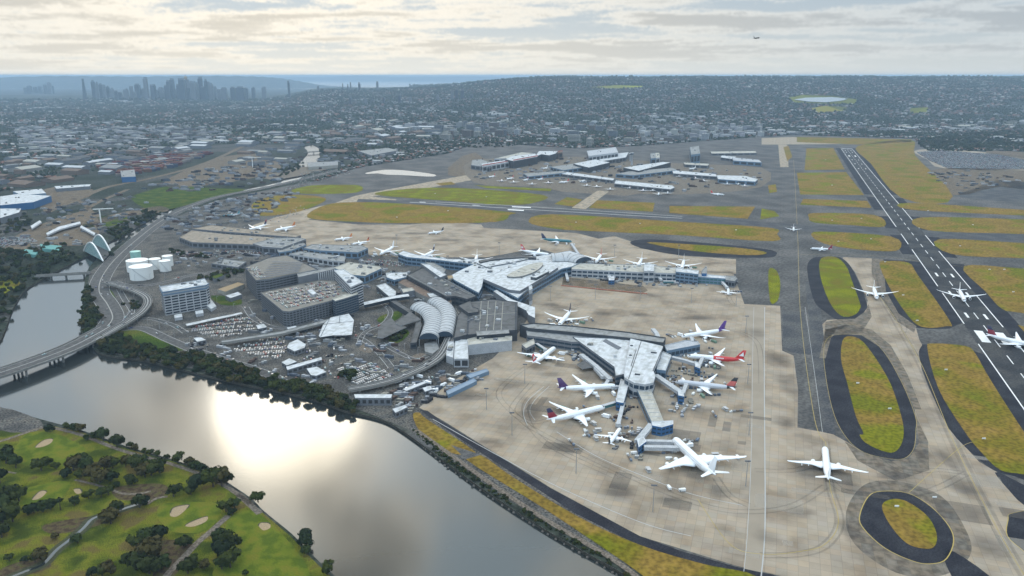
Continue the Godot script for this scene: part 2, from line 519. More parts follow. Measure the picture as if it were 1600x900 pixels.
func airfield() -> void:
	air_area = pts("1015,905 860,820 780,772 640,672 592,652 560,640 500,622 440,606 300,576 160,549 150,535 131,500 140,425 210,375 262,345 330,316 440,292 500,282 560,262 700,240 745,222 900,232 1000,228 1190,214 1240,211 1430,217 1500,292 1640,320 1900,420 1900,930 1250,960 1040,930")
	sheet("airport_tarmac", air_area, 0.06, "tarmac", self, "grey tarmac of taxiways and aprons across the airfield")
	sheet("landside_paving", pts("1015,905 860,820 780,772 640,672 592,652 560,640 500,622 440,606 300,576 160,549 150,535 131,500 140,425 210,375 262,345 330,316 400,300 400,335 392,352 470,385 560,397 640,400 730,450 800,500 770,560 700,600 655,637 690,660 860,765 1000,840 1060,890"), 0.1, "landside", self, "grey brown paving of forecourts and yards round the terminal")
	# concrete
	var apron := sheet("apron", pts("655,637 700,600 770,560 810,520 830,490 830,462 880,425 1000,420 1145,425 1163,475 1219,478 1222,548 1240,556 1247,610 1246,668 1300,678 1322,690 1350,708 1392,721 1420,717 1436,692 1429,640 1406,590 1379,545 1346,524 1302,522 1284,548 1278,542 1280,512 1292,500 1312,499 1336,496 1352,484 1356,470 1336,425 1316,405 1318,402 1362,403 1364,422 1380,462 1402,492 1430,508 1436,530 1444,546 1437,556 1440,578 1451,606 1482,670 1530,722 1558,738 1578,765 1600,790 1700,850 1700,930 1250,935 1250,907 1150,884 1000,838 860,762 690,656"), 0.14, "concrete", self, "pale concrete apron of stands round the pier and its taxiway")
	sheet("apron", pts("380,378 395,352 430,340 500,322 560,313 618,311 615,316 565,318 500,337 482,343 560,351 640,351 700,346 752,351 756,356 900,364 935,373 960,369 985,377 1000,388 1066,400 1150,405 1150,428 1000,420 890,402 840,388 760,402 620,402 560,396 470,386"), 0.14, "concrete", self, "pale concrete apron beyond the terminal's long white roof")
	sheet("taxiway", pts("482,343 470,336 555,306 600,297 738,272 762,277 640,299 582,307 620,312 610,318 560,317 505,333"), 0.18, "pale_concrete", self, "pale concrete taxiway slanting to the far hangars")
	sheet("taxiway", pts("893,325 935,297 958,294 915,327"), 0.18, "pale_concrete", self, "short pale taxiway beyond the crossing runway")
	sheet("taxiway", pts("1216,226 1230,226 1232,261 1219,261"), 0.18, "pale_concrete", self, "pale concrete taxiway end by the far grass")
	sheet("taxiway", pts("1190,216 1240,214 1328,222 1330,225 1190,226"), 0.17, "pale_concrete", self, "pale concrete band across the far runway end")
	sheet("taxiway", pts("700,262 722,244 742,238 760,250 740,264 750,272 790,285 700,274"), 0.16, "dirt", self, "sandy yard before the red trimmed hangars")
	sheet("apron", pts("835,290 880,276 960,285 1010,300 980,306 880,300"), 0.16, "worn_concrete", self, "grey apron at the far domestic pier")
	# long runway with its dark shoulders

	var l0 := f2(g(1313.7, 231.2)); var l1 := f2(g(1504.9, 504.2))
	var r0 := f2(g(1331.2, 232.5)); var r1 := f2(g(1569.2, 513.3))
	var dir := ((l1 - l0).normalized() + (r1 - r0).normalized()).normalized()
	var side := dir.orthogonal()          # towards the survey's left or right
	var mid := (l1 + r1) / 2
	var far_end := (l0 + r0) / 2
	var length := mid.distance_to(far_end)
	var half := 23.5
	var at := func(u: float, v: float) -> Vector2: return mid - dir * u + side * v
	var strip := func(u0: float, u1: float, v: float, w: float) -> PackedVector2Array: return PackedVector2Array([mid - dir * u0 + side * (v - w / 2), mid - dir * u1 + side * (v - w / 2), mid - dir * u1 + side * (v + w / 2), mid - dir * u0 + side * (v + w / 2)])
	sheet("runway_shoulder", strip.call(-340, length + 10, 0, 90), 0.2, "shoulder", self, "dark tarred shoulders along the long runway")
	sheet("tarmac_crossing", pts("1280,352 1600,366 1800,378 1800,388 1600,379 1280,360"), 0.22, "cross_runway", self, "grey strip of the crossing runway over the long runway")
	sheet("tarmac_crossing", pts("1255,395 1400,396 1600,412 1800,424 1800,436 1600,419 1506,413 1430,409 1366,404 1300,401 1262,402"), 0.22, "tarmac", self, "grey taxiway crossing the long runway")
	sheet("tarmac_crossing", pts("1440,518 1480,515 1505,504 1545,520 1555,560 1510,545 1440,538"), 0.22, "tarmac", self, "grey taxiway joining the long runway at its white bars")
	sheet("tarmac_crossing", pts("1240,300 1360,308 1480,312 1600,322 1600,314 1500,306 1360,304 1240,296"), 0.21, "tarmac", self, "narrow grey taxiway across the far runway")
	sheet("tarmac_crossing", pts("1240,322 1370,328 1420,328 1600,340 1600,345 1420,338 1380,338 1262,333"), 0.21, "tarmac", self, "second grey taxiway across the far runway")
	var run := base("runway", Vector3.ZERO, "long dark runway with white markings running to the far grass", "runway", "", "structure")
	sheet("runway_surface", strip.call(-340, length, 0, 2 * half), 0.25, "runway", run)
	for v in [-half + 1.0, half - 1.0]:
		for seg in [[0, 160], [200, 480], [530, 640], [720, length]]:
			sheet("edge_line", strip.call(seg[0], seg[1], v, 1.3), 0.29, "paint", run)
		sheet("edge_line", strip.call(-340, -85, v, 1.3), 0.29, "paint", run)
	var u := -330.0
	while u < length - 60:
		sheet("centre_dash", strip.call(u, u + 30, 0, 1.1), 0.29, "paint", run)
		u += 60
	for w in [[-75, 10], [32, 3.0], [150, 3.0], [270, 3.0], [length - 390, 5.5], [length - 130, 2.6], [length - 210, 2.6], [length - 540, 2.6], [length - 690, 2.6], [length - 850, 2.6]]:
		for v in [-11.5, 11.5]:
			sheet("touchdown_bar", strip.call(w[0], w[0] + (48 if w[1] > 5 else 24), v, w[1]), 0.29, "paint", run)
	for k in 8:
		sheet("threshold_bar", strip.call(length - 40, length - 10, -17.5 + 5.0 * k, 2.2), 0.29, "paint", run)
	# crossing runway
	var cross := base("runway", Vector3.ZERO, "crossing runway with pale centre line beyond the terminal", "runway", "", "structure")
	sheet("runway_surface", pts("560,311 616,313 850,326 1066,337 1233,350 1393,358 1385,367 1253,361 1066,345 850,334 620,321 556,317"), 0.24, "cross_runway", cross)
	sheet("centre_line", pts("640,315.8 850,328.6 1066,341 1066,341.5 850,329.1 640,316.3"), 0.28, "grey_paint", cross)
	sheet("edge_line", pts("680,315.5 800,321 1066,338 1066,338.4 800,321.4 680,315.9"), 0.28, "grey_paint", cross)
	for w in ["800,322.5 829,323.8 830,325 800,323.8", "793,327 819,328.2 818,329.6 794,328.4", "738,320.2 748,320.6 751,321.6 738,321.2", "655,315.2 664,315.6 666,316.8 656,316.4"]:
		sheet("touchdown_bar", pts(w), 0.28, "paint" if w.begins_with("800") or w.begins_with("793") else "grey_paint", cross)
	# tarred edges round the grass islands, then the islands
	for w in ["1263,410 1276,401 1300,400 1318,405 1334,424 1353,470 1353,484 1336,498 1310,500 1290,488 1272,470 1262,430", "1362,416 1374,406 1440,410 1500,500 1490,513 1432,512 1416,500 1399,486 1380,455", "1287,553 1292,530 1310,523 1350,524 1381,550 1410,600 1430,650 1431,672 1428,700 1414,716 1390,717 1350,707 1324,686 1304,650 1292,600", "1436,556 1440,541 1452,533 1512,538 1545,560 1640,700 1700,800 1600,750 1560,738 1532,720 1483,670 1450,601", "1343,807 1356,777 1376,768 1419,771 1456,793 1483,823 1490,847 1479,873 1459,881 1429,878 1383,857 1350,827", "1575,813 1582,802 1640,800 1700,860 1620,880 1600,862 1574,838", "1560,738 1700,815 1700,830 1610,795 1578,768", "985,378 1010,374 1066,377 1150,384 1205,391 1213,398 1190,403 1066,399 1000,387", "1475,874 1490,862 1560,915 1510,930"]:
		var p := pts(w)
		sheet("tarred_edge", rounded(p, 4), 0.17, "shoulder", self, "dark tarred edge round a grass island beside the taxiways")
	sheet("edge_line", rounded_ring(pts("1343,807 1356,777 1376,768 1419,771 1456,793 1483,823 1490,847 1479,873 1459,881 1429,878 1383,857 1350,827"), 0.7), 0.21, "yellow_paint", self, "yellow line round the tarred oval island")
	sheet("edge_line", rounded_ring(pts("1287,553 1292,530 1310,523 1350,524 1381,550 1410,600 1430,650 1431,672 1428,700 1414,716 1390,717 1350,707 1324,686 1304,650 1292,600"), 0.35), 0.21, "yellow_paint", self, "thin yellow line round the tarred edge of the long island")
	sheet("edge_line", rounded_ring(pts("1575,813 1582,802 1640,800 1700,860 1620,880 1600,862 1574,838"), 0.6), 0.21, "yellow_paint", self, "yellow line round the tarred corner by the taxiway's end")
	for w in [
		["green_grass", "1283,404 1306,402 1322,416 1330,436 1343,472 1344,482 1334,493 1313,493 1294,468 1281,428", "green oval grass island between taxiway and pale concrete"],
		["dry_grass", "1374,412 1388,408 1420,411 1434,430 1483,500 1479,510 1440,511 1416,490 1389,448", "olive grass island between pale taxiway and long runway"],
		["dry_grass", "1319,528 1343,530 1366,557 1388,593 1400,623 1411,663 1410,690 1397,707 1376,704 1352,692 1343,680 1349,677 1337,650 1324,600 1314,560", "long brown grass island with a green tip beside the lone taxiing jet"],
		["dry_grass", "1449,545 1458,537 1509,541 1524,553 1547,593 1601,677 1660,760 1600,742 1563,735 1533,707 1506,673 1466,607", "green and brown grass island at the runway's lower end"],
		["dry_grass", "1378,790 1396,780 1419,785 1449,807 1463,833 1461,853 1446,858 1416,849 1389,818", "small oval grass island inside the yellow edged tar ring"],
		["dry_grass", "1506,416 1600,420 1760,430 1760,520 1600,490 1566,483 1540,456", "brown grass beyond the long runway's right edge"],
		["dry_grass", "1590,508 1640,520 1760,560 1760,640 1640,560", "brown grass corner right of the runway bars"],
		["dry_grass", "1467,374 1600,380 1760,388 1760,412 1600,404 1486,397", "brown and green grass right of the runway crossing"],
		["dry_grass", "1438,340 1600,343 1760,350 1760,376 1600,366 1450,360", "tawny grass strip right of the runway"],
		["dry_grass", "1420,317 1600,328 1760,338 1760,346 1600,337 1424,328", "narrow tawny grass strip right of the runway"],
		["dry_grass", "1340,228 1424,219 1430,243 1489,307 1408,309 1361,256", "large tawny grass field beside the far runway end"],
		["dry_grass", "1260,232 1302,231 1320,265 1257,266", "square tawny grass patch left of the far runway end"],
		["dry_grass", "1245,270 1322,269 1350,305 1250,304", "yellow and brown grass patch left of the runway"],
		["dry_grass", "1255,311 1355,314 1362,325 1250,320", "thin brown grass patch left of the runway"],
		["dry_grass", "1264,340 1273,333 1366,336 1382,354 1330,352 1273,348", "lens of brown grass above the crossing runway"],
		["dry_grass", "1269,370 1283,362 1393,370 1405,390 1366,392 1299,384", "lens of brown grass below the crossing runway"],
		["dry_grass", "826,347 863,335 1066,347 1203,356 1214,366 1206,377 1066,368 940,362 870,358", "long brown grass strip beside the crossing runway"],
		["dry_grass", "480,340 510,320 560,316 640,319 793,331 796,336 773,347 640,349 560,347", "brown grass strip beyond the far apron"],
		["green_grass", "585,304 640,295 720,294 850,305 830,318 780,320 700,314", "bright green grass strip beyond the crossing runway"],
		["green_grass", "455,298 480,291 512,289 562,290 557,301 480,303", "green grass patch near the canal"],
		["dry_grass", "395,318 430,306 480,305 510,312 470,330 425,337 400,335", "yellow brown grass corner near the cargo aircraft"],
		["dry_grass", "680,287 705,284 712,288 690,290", "tiny grass patch beside the slanting taxiway"],
		["green_grass", "740,289 770,291 862,295 860,299 760,294", "thin green line of grass at the far taxiway"],
		["dry_grass", "920,325 933,313 1023,317 1020,331", "brown grass right of the short pale taxiway"],
		["dry_grass", "1046,322 1180,323 1168,342 1046,333", "olive grass left of the taxiway crossroads"],
		["green_grass", "1190,326 1210,330 1218,338 1188,343", "small green grass corner at the crossroads"],
		["dry_grass", "866,319 886,308 910,312 896,323", "brown grass left of the short pale taxiway"],
		["dry_grass", "1010,379 1080,382 1160,388 1198,395 1170,399 1080,392", "thin grass island in the curved taxiway edge"],
		["green_grass", "1201,422 1213,423 1219,440 1218,460 1213,472 1203,470", "green grass sliver left of the main taxiway"],
		["dry_grass", "645,650 655,645 668,656 742,706 728,711 700,706 660,680", "tawny grass wedge beside the river wall"],
		["dry_grass", "728,718 752,712 800,745 900,806 1000,852 1100,882 1180,900 1180,940 1060,935 980,882 850,795", "long tawny grass strip between river wall and perimeter road"],
		["dry_grass", "1200,290 1212,288 1214,300 1202,302", "small green patch at the domestic apron corner"],
		["dry_grass", "1245,214 1425,218 1424,222 1340,226 1245,222", "brown grass beyond the runway's far end"],
		["dry_grass", "1224,230 1232,228 1238,245 1230,252", "grass sliver beside the far pale taxiway"]]:
		var p := pts(w[1])
		sheet("grass_island", rounded(p, 4) if p.size() > 5 else p, 0.33, w[0], self, w[2])
	sheet("perimeter_road", pts("655,640 668,642 690,658 860,763 1000,838 1066,862 1150,886 1250,908 1250,930 1140,905 1050,878 900,803 752,708 690,666"), 0.19, "shoulder", self, "dark perimeter road along the concrete apron and river grass")
	sheet("service_road", pts("700,712 722,712 705,696 742,708 752,711 728,718 705,716 662,696 645,680"), 0.37, "road", self, "short road crossing the river grass")
	sheet("river_path", ribbon(curve(pts("650,672 700,708 780,765 860,817 960,876 1030,930")), 4.5), 0.38, "path", self, "pale path along the river wall")
	sheet("service_lane", pts("1163,478 1172,478 1196,478 1193,560 1194,700 1195,830 1188,935 1158,935 1168,830 1174,700 1174,560"), 0.18, "lane_concrete", self, "pale service lane running along the apron")
	var lanes := base("apron_lines", Vector3.ZERO, "painted guide lines and stop lines across the apron", "apron lines", "", "structure")
	for w in [["grey_paint", "1195,480 1194,560 1195,700 1195,830 1186,930", .8], ["grey_paint", "1178,480 1176,560 1174,700 1168,830 1158,930", .4], ["grey_paint", "676,655 760,702 870,760 1000,816 1080,838", .7], ["yellow_paint", "1290,690 1297,760 1310,815 1290,850 1250,862 1190,866 1140,850 1090,780", .5], ["yellow_paint", "1365,450 1400,500 1440,570 1490,690 1560,830 1620,930", .5], ["yellow_paint", "1300,505 1350,510 1410,530 1430,545", .4], ["grey_paint", "824,665 818,645 826,625 850,604", .6], ["grey_paint", "836,657 828,642 836,625 858,604", .6], ["grey_paint", "870,675 930,712 1000,742 1080,772 1160,790", .7], ["yellow_paint", "1240,250 1246,360 1250,480 1270,640 1288,690", .5], ["yellow_paint", "1250,398 1370,400 1500,416 1700,426", .5], ["grey_paint", "1258,480 1275,600 1285,675", .4], ["yellow_paint", "1420,770 1500,700 1530,690", .4], ["yellow_paint", "960,470 1060,480 1165,492", .5], ["grey_paint", "1060,340 1240,352", .5]]:
		sheet("guide_line", ribbon(curve(pts(w[1]), 8), w[2]), 0.23, w[0], lanes)
	stains(lanes)
	for w in [["1290,690 1297,760 1312,815 1290,852 1250,866 1190,868", 1.6], ["1365,420 1372,455 1400,505 1440,575 1490,690 1560,830 1620,930", 2.6], ["1330,660 1400,730 1470,735 1510,740", 1.4], ["1510,740 1440,770 1330,770 1292,745", 1.5], ["1292,700 1285,720 1240,735 1180,735", 1.3], ["824,665 870,690 1000,752 1100,790 1170,800 1240,790 1290,760", 1.5], ["1100,560 1140,563 1180,566", 1.2], ["1130,514 1160,520 1185,540 1190,600", 1.2], ["860,655 830,660 800,640 830,600", 1.2], ["875,606 840,612 820,640 850,690 960,745", 1.3], ["832,568 800,590 780,620 830,670", 1.2], ["893,484 920,476 1000,480 1160,486", 1.5], ["1138,463 1145,475 1165,482", 1.0], ["1118,746 1140,775 1170,790", 1.5], ["1400,480 1410,520 1340,512 1290,508", 1.4], ["650,352 700,358 800,372 900,376", 2.0], ["560,352 640,360 740,370", 2.0], ["430,352 500,345 600,352", 2.0]]:
		for k in [-2.8, 2.8]:
			var l := curve(pts(w[0]), 8)
			var o := PackedVector2Array()
			for i in l.size(): o.append(l[i] + (l[mini(i + 1, l.size() - 1)] - l[maxi(i - 1, 0)]).normalized().orthogonal() * k)
			sheet("tyre_track", ribbon(o, w[1]), 0.225, "tyre_mark", lanes)
	var pr := RandomNumberGenerator.new()
	pr.seed = 9
	for i in 70:
		var c := f2(g(pr.randf_range(700, 1560), pr.randf_range(470, 880)))
		if not Geometry2D.is_point_in_polygon(px_of(c.x, c.y), PackedVector2Array([Vector2(720, 640), Vector2(860, 480), Vector2(1160, 482), Vector2(1215, 500), Vector2(1240, 670), Vector2(1330, 710), Vector2(1400, 735), Vector2(1480, 690), Vector2(1660, 880), Vector2(1250, 890), Vector2(1020, 820)])): continue
		var a := Vector2(7.0 * pr.randi_range(1, 5), 0).rotated(AXIS)
		var b := Vector2(0, 7.0 * pr.randi_range(1, 4)).rotated(AXIS)
		sheet("slab_repair", PackedVector2Array([c, c + a, c + a + b, c + b]), 0.205 + 0.0005 * i, "repair_pale" if pr.randf() < 0.5 else "repair_dark", lanes)
	for w in [["430,336 500,320 560,312 620,311 612,316 500,334", 0], ["1213,262 1240,235 1251,330 1268,398 1262,430 1275,500 1283,548 1300,640 1322,690 1246,668 1240,556 1222,545 1215,478 1219,420", 1]]:
		if w[1]: sheet("taxiway", pts(w[0]), 0.12, "tarmac", self, "broad grey taxiway from apron to the crossing runway")
	for w in [["1258,440 1276,440 1292,560 1306,680 1288,676 1270,560", "worn pale patch along the main taxiway"], ["1222,485 1256,488 1270,555 1240,552 1224,545", "dark patched tarmac beside the apron edge"]]:
		sheet("taxiway_patch", pts(w[0]), 0.165, "cross_runway", self, w[1])
	sheet("taxiway_patch", pts("1290,503 1312,499 1336,498 1353,486 1357,475 1362,495 1346,520 1302,524 1285,545"), 0.175, "worn_concrete", self, "worn grey rim of concrete below the green oval island")
	sheet("taxiway_patch", pts("1320,690 1350,708 1392,721 1420,717 1436,692 1431,650 1450,690 1452,735 1400,752 1340,720"), 0.175, "worn_concrete", self, "worn grey concrete round the long island's end")
	sheet("taxiway_patch", rounded(pts("1322,800 1350,758 1400,752 1470,775 1510,830 1515,870 1470,900 1400,895 1335,850")), 0.16, "worn_concrete", self, "worn grey concrete round the oval island")
	sheet("taxiway_patch", pts("1300,522 1346,524 1379,545 1406,590 1429,640 1440,640 1418,585 1392,540 1362,515 1320,508 1290,515 1280,560 1290,560"), 0.175, "worn_concrete", self, "worn grey concrete along the long island's shoulder")
	sheet("taxiway_patch", pts("1362,403 1380,403 1384,455 1404,490 1432,510 1428,520 1398,500 1374,462 1362,425"), 0.175, "worn_concrete", self, "worn grey concrete left of the olive island")

func rounded_ring(p: PackedVector2Array, w: float) -> PackedVector2Array:
	var c := rounded(p, 4)
	c.append(c[0])
	return ribbon(c, w)

func stain_texture(sd: int) -> ImageTexture:
	var n := FastNoiseLite.new()
	n.seed = sd
	n.frequency = 0.03
	n.fractal_octaves = 2
	var im := Image.create(128, 128, false, Image.FORMAT_RGBA8)
	for j in 128:
		for i in 128:
			var x := (i - 64) / 64.0
			var y := (j - 64) / 64.0
			var d := sqrt(x * x + y * y)
			var a := smoothstep(1.0, 0.1, d * (1.0 + 0.3 * n.get_noise_2d(i * 0.25, j * 0.4))) * (0.85 + 0.3 * n.get_noise_2d(i * 0.2, j * 1.2))
			im.set_pixel(i, j, Color(1, 1, 1, clampf(a, 0, 1)))
	return ImageTexture.create_from_image(im)

func stains(parent: Node3D) -> void:       # soot, rubber and oil blown over the stands
	var t := [stain_texture(1), stain_texture(2)]
	var k := 0
	for w in [["985,680 36 16", .75], ["880,700 30 20", .6], ["965,768 42 22", .8], ["1230,600 26 40", .45], ["1215,560 22 20", .5], ["1262,735 38 32", .8], ["1225,660 24 18", .5], ["720,620 60 14", .6], ["830,645 26 26", .55], ["940,490 30 6", .6], ["1090,497 36 6", .75], ["1000,492 20 5", .65], ["880,484 26 7", .5], ["1020,462 24 5", .4], ["860,476 24 6", .5], ["1120,470 30 6", .4], ["1085,742 26 20", .6], ["1120,770 22 22", .55], ["930,590 40 10", .4], ["890,640 30 12", .4], ["1090,640 50 8", .4], ["1060,600 22 12", .5], ["1130,590 24 10", .35], ["1250,800 30 12", .35], ["1130,825 26 12", .35], ["1330,760 26 20", .6], ["1400,745 40 12", .6], ["1325,830 20 30", .55], ["1500,760 30 34", .6], ["1540,850 36 34", .5], ["1440,710 22 14", .5], ["1480,720 16 36", .5], ["650,365 44 3", .55], ["560,360 36 3", .5], ["700,375 44 4", .45], ["610,372 36 3", .4], ["800,370 36 3", .4], ["520,385 30 3", .4], ["1050,405 30 3", .5], ["1110,412 26 3", .4], ["950,520 40 6", .4], ["860,585 30 8", .5], ["800,600 40 14", .4], ["1180,520 20 14", .4], ["760,690 36 10", .4], ["1045,780 30 10", .4], ["1200,840 26 22", .35]]:
		var v: PackedStringArray = String(w[0]).replace(",", " ").split(" ")
		var c := f2(g(float(v[0]), float(v[1])))
		var rx := absf(g(float(v[0]) + float(v[2]), float(v[1])).x - c.x)
		var rz := absf(g(float(v[0]), float(v[1]) + float(v[3])).z - c.y)
		var s := st0()
		var q := []
		for e in [Vector2(-1, -1), Vector2(1, -1), Vector2(1, 1), Vector2(-1, 1)]:
			q.append([Vector3(c.x + e.x * rx, 0.24 + 0.003 * k, c.y + e.y * rz), (e + Vector2.ONE) / 2])
		for i in [0, 1, 2, 0, 2, 3]:
			s.set_uv(q[i][1]); s.add_vertex(q[i][0])
		var key := "soot%d%d" % [k % 2, int(float(w[1]) * 20)]
		if not mats.has(key):
			var sm := plain(key, Color(lin(.05, .042, .038), float(w[1]) * 0.62), 0.9)
			sm.transparency = BaseMaterial3D.TRANSPARENCY_ALPHA
			sm.albedo_texture = t[k % 2]
		obj("soot_stain", s, mats[key], parent)
		k += 1

# ---------------------------------------------------------------- aircraft
func hull_r(t: float, blunt := 0.13, tail := 0.34) -> float:
	if t < blunt: return sqrt(maxf(0.0, 1.0 - pow(1.0 - t / blunt, 2.0)))
	if t > 1.0 - tail: return lerpf(1.0, 0.1, pow((t - 1.0 + tail) / tail, 1.6))
	return 1.0

func hull_y(t: float, tail := 0.34) -> float:      # the tail sweeps up, the nose droops
	if t > 1.0 - tail: return 0.72 * pow((t - 1.0 + tail) / tail, 1.7)
	if t < 0.1: return -0.28 * pow(1.0 - t / 0.1, 2.0)
	return 0.0

func hull(s: SurfaceTool, length: float, d: float, y: float, t0: float, t1: float, tall := 1.0, grow := 0.0, a0 := 0.0, a1 := TAU, seg := 20) -> void:
	var n := maxi(3, int(30 * (t1 - t0)))
	for i in n:
		var ring := []
		for e in [i, i + 1]:
			var t := lerpf(t0, t1, float(e) / n)
			if t0 == 0.0: t = t1 * pow(float(e) / n, 1.5)
			var r := d / 2 * hull_r(t) + grow
			var row := []
			for k in seg + 1:
				var a := lerpf(a0, a1, float(k) / seg)
				row.append(Vector3(sin(a) * r, y + hull_y(t) * d / 2 + cos(a) * r * tall, -length / 2 + t * length))
			ring.append(row)
		for k in seg:
			var out: Vector3 = ring[1][k] + ring[1][k + 1] - Vector3(0, 2 * y, 0)
			out.z = 0
			quad(s, ring[0][k], ring[0][k + 1], ring[1][k + 1], ring[1][k], out)

func foil(s: SurfaceTool, secs: Array, upright := false) -> void:     # secs: [span position, leading edge z, chord, height, thickness]
	var rings := []
	for q in secs:
		var row := []
		for e in [[0.0, 0.0], [0.12, 0.42], [0.4, 0.55], [0.75, 0.28], [1.0, 0.0], [0.75, -0.2], [0.4, -0.45], [0.12, -0.36]]:
			var along: float = q[1] + q[2] * e[0]
			var up: float = q[4] * e[1]
			row.append(Vector3(q[3] + up, q[0], along) if upright else Vector3(q[0], q[3] + up, along))
		rings.append(row)
	for i in rings.size() - 1:
		var c := Vector3.ZERO
		for v in rings[i] + rings[i + 1]: c += v
		c /= 16.0
		for k in 8:
			var a: Vector3 = rings[i][k]
			var b: Vector3 = rings[i][(k + 1) % 8]
			var away: Vector3 = (a + b + rings[i + 1][k] + rings[i + 1][(k + 1) % 8]) / 4 - c
			quad(s, a, b, rings[i + 1][(k + 1) % 8], rings[i + 1][k], Vector3(away.x, 0, away.z * 0.15) if upright else Vector3(0, away.y, away.z * 0.15))
	var last: Array = rings[rings.size() - 1]
	for k in range(1, 7): tri(s, last[0], last[k], last[k + 1], Vector3(0, 1, 0) if upright else Vector3(signf(last[0].x), 0, 0))

func make_jet(called: String, k: Dictionary) -> Node3D:
	# k: length, span, dia, engines (2 or 4), white, tail, hull colours
	var o := Node3D.new()
	add(o, called)
	var L: float = k.length
	var D: float = k.dia
	var W: float = k.span
	var tall: float = k.get("tall", 1.0)
	var y := D * 0.5 * tall + (1.7 if D > 4.5 else 1.1)
	var white: Material = k.get("body", mt("aircraft_white"))
	var rear: Material = k.get("rear", white)
	var fin: Material = k.get("fin", white)
	var wingm: Material = k.get("wings", mt("aircraft_white"))
	var cut: float = k.get("cut", 1.0)
	var s := st0(true)
	hull(s, L, D, y, 0.0, cut, tall)
	obj("fuselage", s, white, o)
	if cut < 1.0:
		s = st0(true)
		hull(s, L, D, y, cut, 1.0, tall)
		obj("rear_fuselage", s, rear, o)
	s = st0()
	hull(s, L, D, y, 0.028, 0.05, tall, 0.03, -1.0, 1.0, 6)
	obj("cockpit_window", s, mt("glass"), o)
	for side in [-1, 1]:
		s = st0()
		for deck in ([0.18, 0.55] if tall > 1.1 else [0.25]):
			for i in int(L * 0.62):
				var z := -L * 0.38 + i * 1.05
				if z > L * 0.27: break
				var x: float = side * (D / 2 * sqrt(1.0 - pow(deck * 0.9, 2)) + 0.02)
				box(s, Vector3(x, y + deck * D / 2 * tall, z), Vector3(0.06, 0.42, 0.3))
		tag(obj("cabin_window_row", s, mt("glass"), o), "", "", "", "stuff")
	var root_z := -L * 0.14
	var sweep: float = k.get("sweep", 0.56)
	var c0: float = W * k.get("chord", 0.2)
	var wy := y - D * 0.26
	for side in [-1, 1]:
		s = st0(true)
		var h := W / 2
		var secs := [[side * D * 0.2, root_z - 0.5, c0 * 1.1, wy, c0 * 0.13], [side * h * 0.14, root_z + h * 0.1, c0 * 0.98, wy + 0.15, c0 * 0.12], [side * h * 0.37, root_z + h * 0.37 * sweep, c0 * 0.58, wy + h * 0.035, c0 * 0.07], [side * h * 0.72, root_z + h * 0.72 * sweep, c0 * 0.33, wy + h * 0.075, c0 * 0.036], [side * h * 0.96, root_z + h * 0.97 * sweep, c0 * 0.16, wy + h * 0.115, c0 * 0.018], [side * h, root_z + h * 1.05 * sweep, c0 * 0.06, wy + h * 0.14, c0 * 0.008]]
		foil(s, secs)
		var wing := obj("wing", s, wingm, o)
		s = st0(true)
		for e in [0.22, 0.45, 0.62]:
			var zz: float = root_z + h * e * sweep + c0 * (0.62 - 0.5 * e)
			lathe(s, Vector3(side * h * e, wy + h * e * 0.09 - 0.5, zz - 1.0), Vector3(0, 0, 1), PackedVector2Array([Vector2(0, .05), Vector2(1.2, .4), Vector2(3.2, .3), Vector2(4.6, .05)]), 6)
		obj("flap_fairing", s, wingm, wing)
		var places := [0.32] if k.engines == 2 else [0.33, 0.62]
		var number := 0
		for e in places:
			var ed: float = k.get("nacelle", D * 0.56)
			var el: float = ed * 1.75
			var ez: float = root_z + h * e * sweep - el * 0.72
			var ey: float = wy + h * e * 0.07 - ed * 0.55
			s = st0(true)
			lathe(s, Vector3(side * h * e, ey, ez), Vector3(0, 0, 1), PackedVector2Array([Vector2(0.12 * el, ed * .4), Vector2(0.01, ed * .45), Vector2(0.05 * el, ed * .5), Vector2(0.4 * el, ed * .52), Vector2(0.78 * el, ed * .43), Vector2(0.78 * el, ed * .3), Vector2(el, ed * .16), Vector2(el * 1.1, 0.02)]), 14)
			bar(s, Vector3(side * h * e, ey + ed * .45, ez + el * .35), Vector3(side * h * e, ey + ed * .55, ez + el * .95), 0.4, 0.8)
			var en := obj("engine", s, k.get("engine_paint", mt("aircraft_white")), o)
			s = st0()
			lathe(s, Vector3(side * h * e, ey, ez + el * .1), Vector3(0, 0, -1), PackedVector2Array([Vector2(0.0, ed * .41), Vector2(0.02, ed * .12), Vector2(0.3, 0.01)]), 14)
			obj("fan", s, mt("dark"), en)
			number += 1
		s = st0(true)
		var th: float = W * 0.155
		foil(s, [[side * 0.2, L * 0.365, th * 0.52, y + D * 0.28, 0.45], [side * th, L * 0.365 + th * 0.62, th * 0.2, y + D * 0.36, 0.14]])
		obj("tailplane", s, k.get("tailplanes", mt("aircraft_white")), o)
	s = st0(true)
	var fh: float = k.get("fin_height", L * 0.145)
	foil(s, [[y + D * 0.25, L * 0.29, L * 0.18, 0.0, 0.7], [y + D * 0.52, L * 0.325, L * 0.145, 0.0, 0.6], [y + D * 0.5 + fh, L * 0.445, L * 0.062, 0.0, 0.24]], true)
	var tail := obj("tail_fin", s, fin, o)
	if k.has("flash"):
		for side in [-1, 1]:
			s = st0()
			var ax: float = side * 0.36
			var y0 := y + D * 0.52
			tri(s, Vector3(ax, y0 + fh * .25, L * .385), Vector3(ax, y0 + fh * .2, L * .47), Vector3(ax, y0 + fh * .75, L * .455), Vector3(side, 0, 0))
			obj("tail_emblem", s, k.flash, tail)
	if k.has("tip"):
		s = st0(true)
		foil(s, [[y + D * 0.5 + fh * .55, L * 0.325 + L * .12 * .55 - .1, L * 0.1, 0.0, 0.5], [y + D * 0.5 + fh + 0.15, L * 0.444, L * 0.064, 0.0, 0.3]], true)
		obj("fin_tip", s, k.tip, tail)
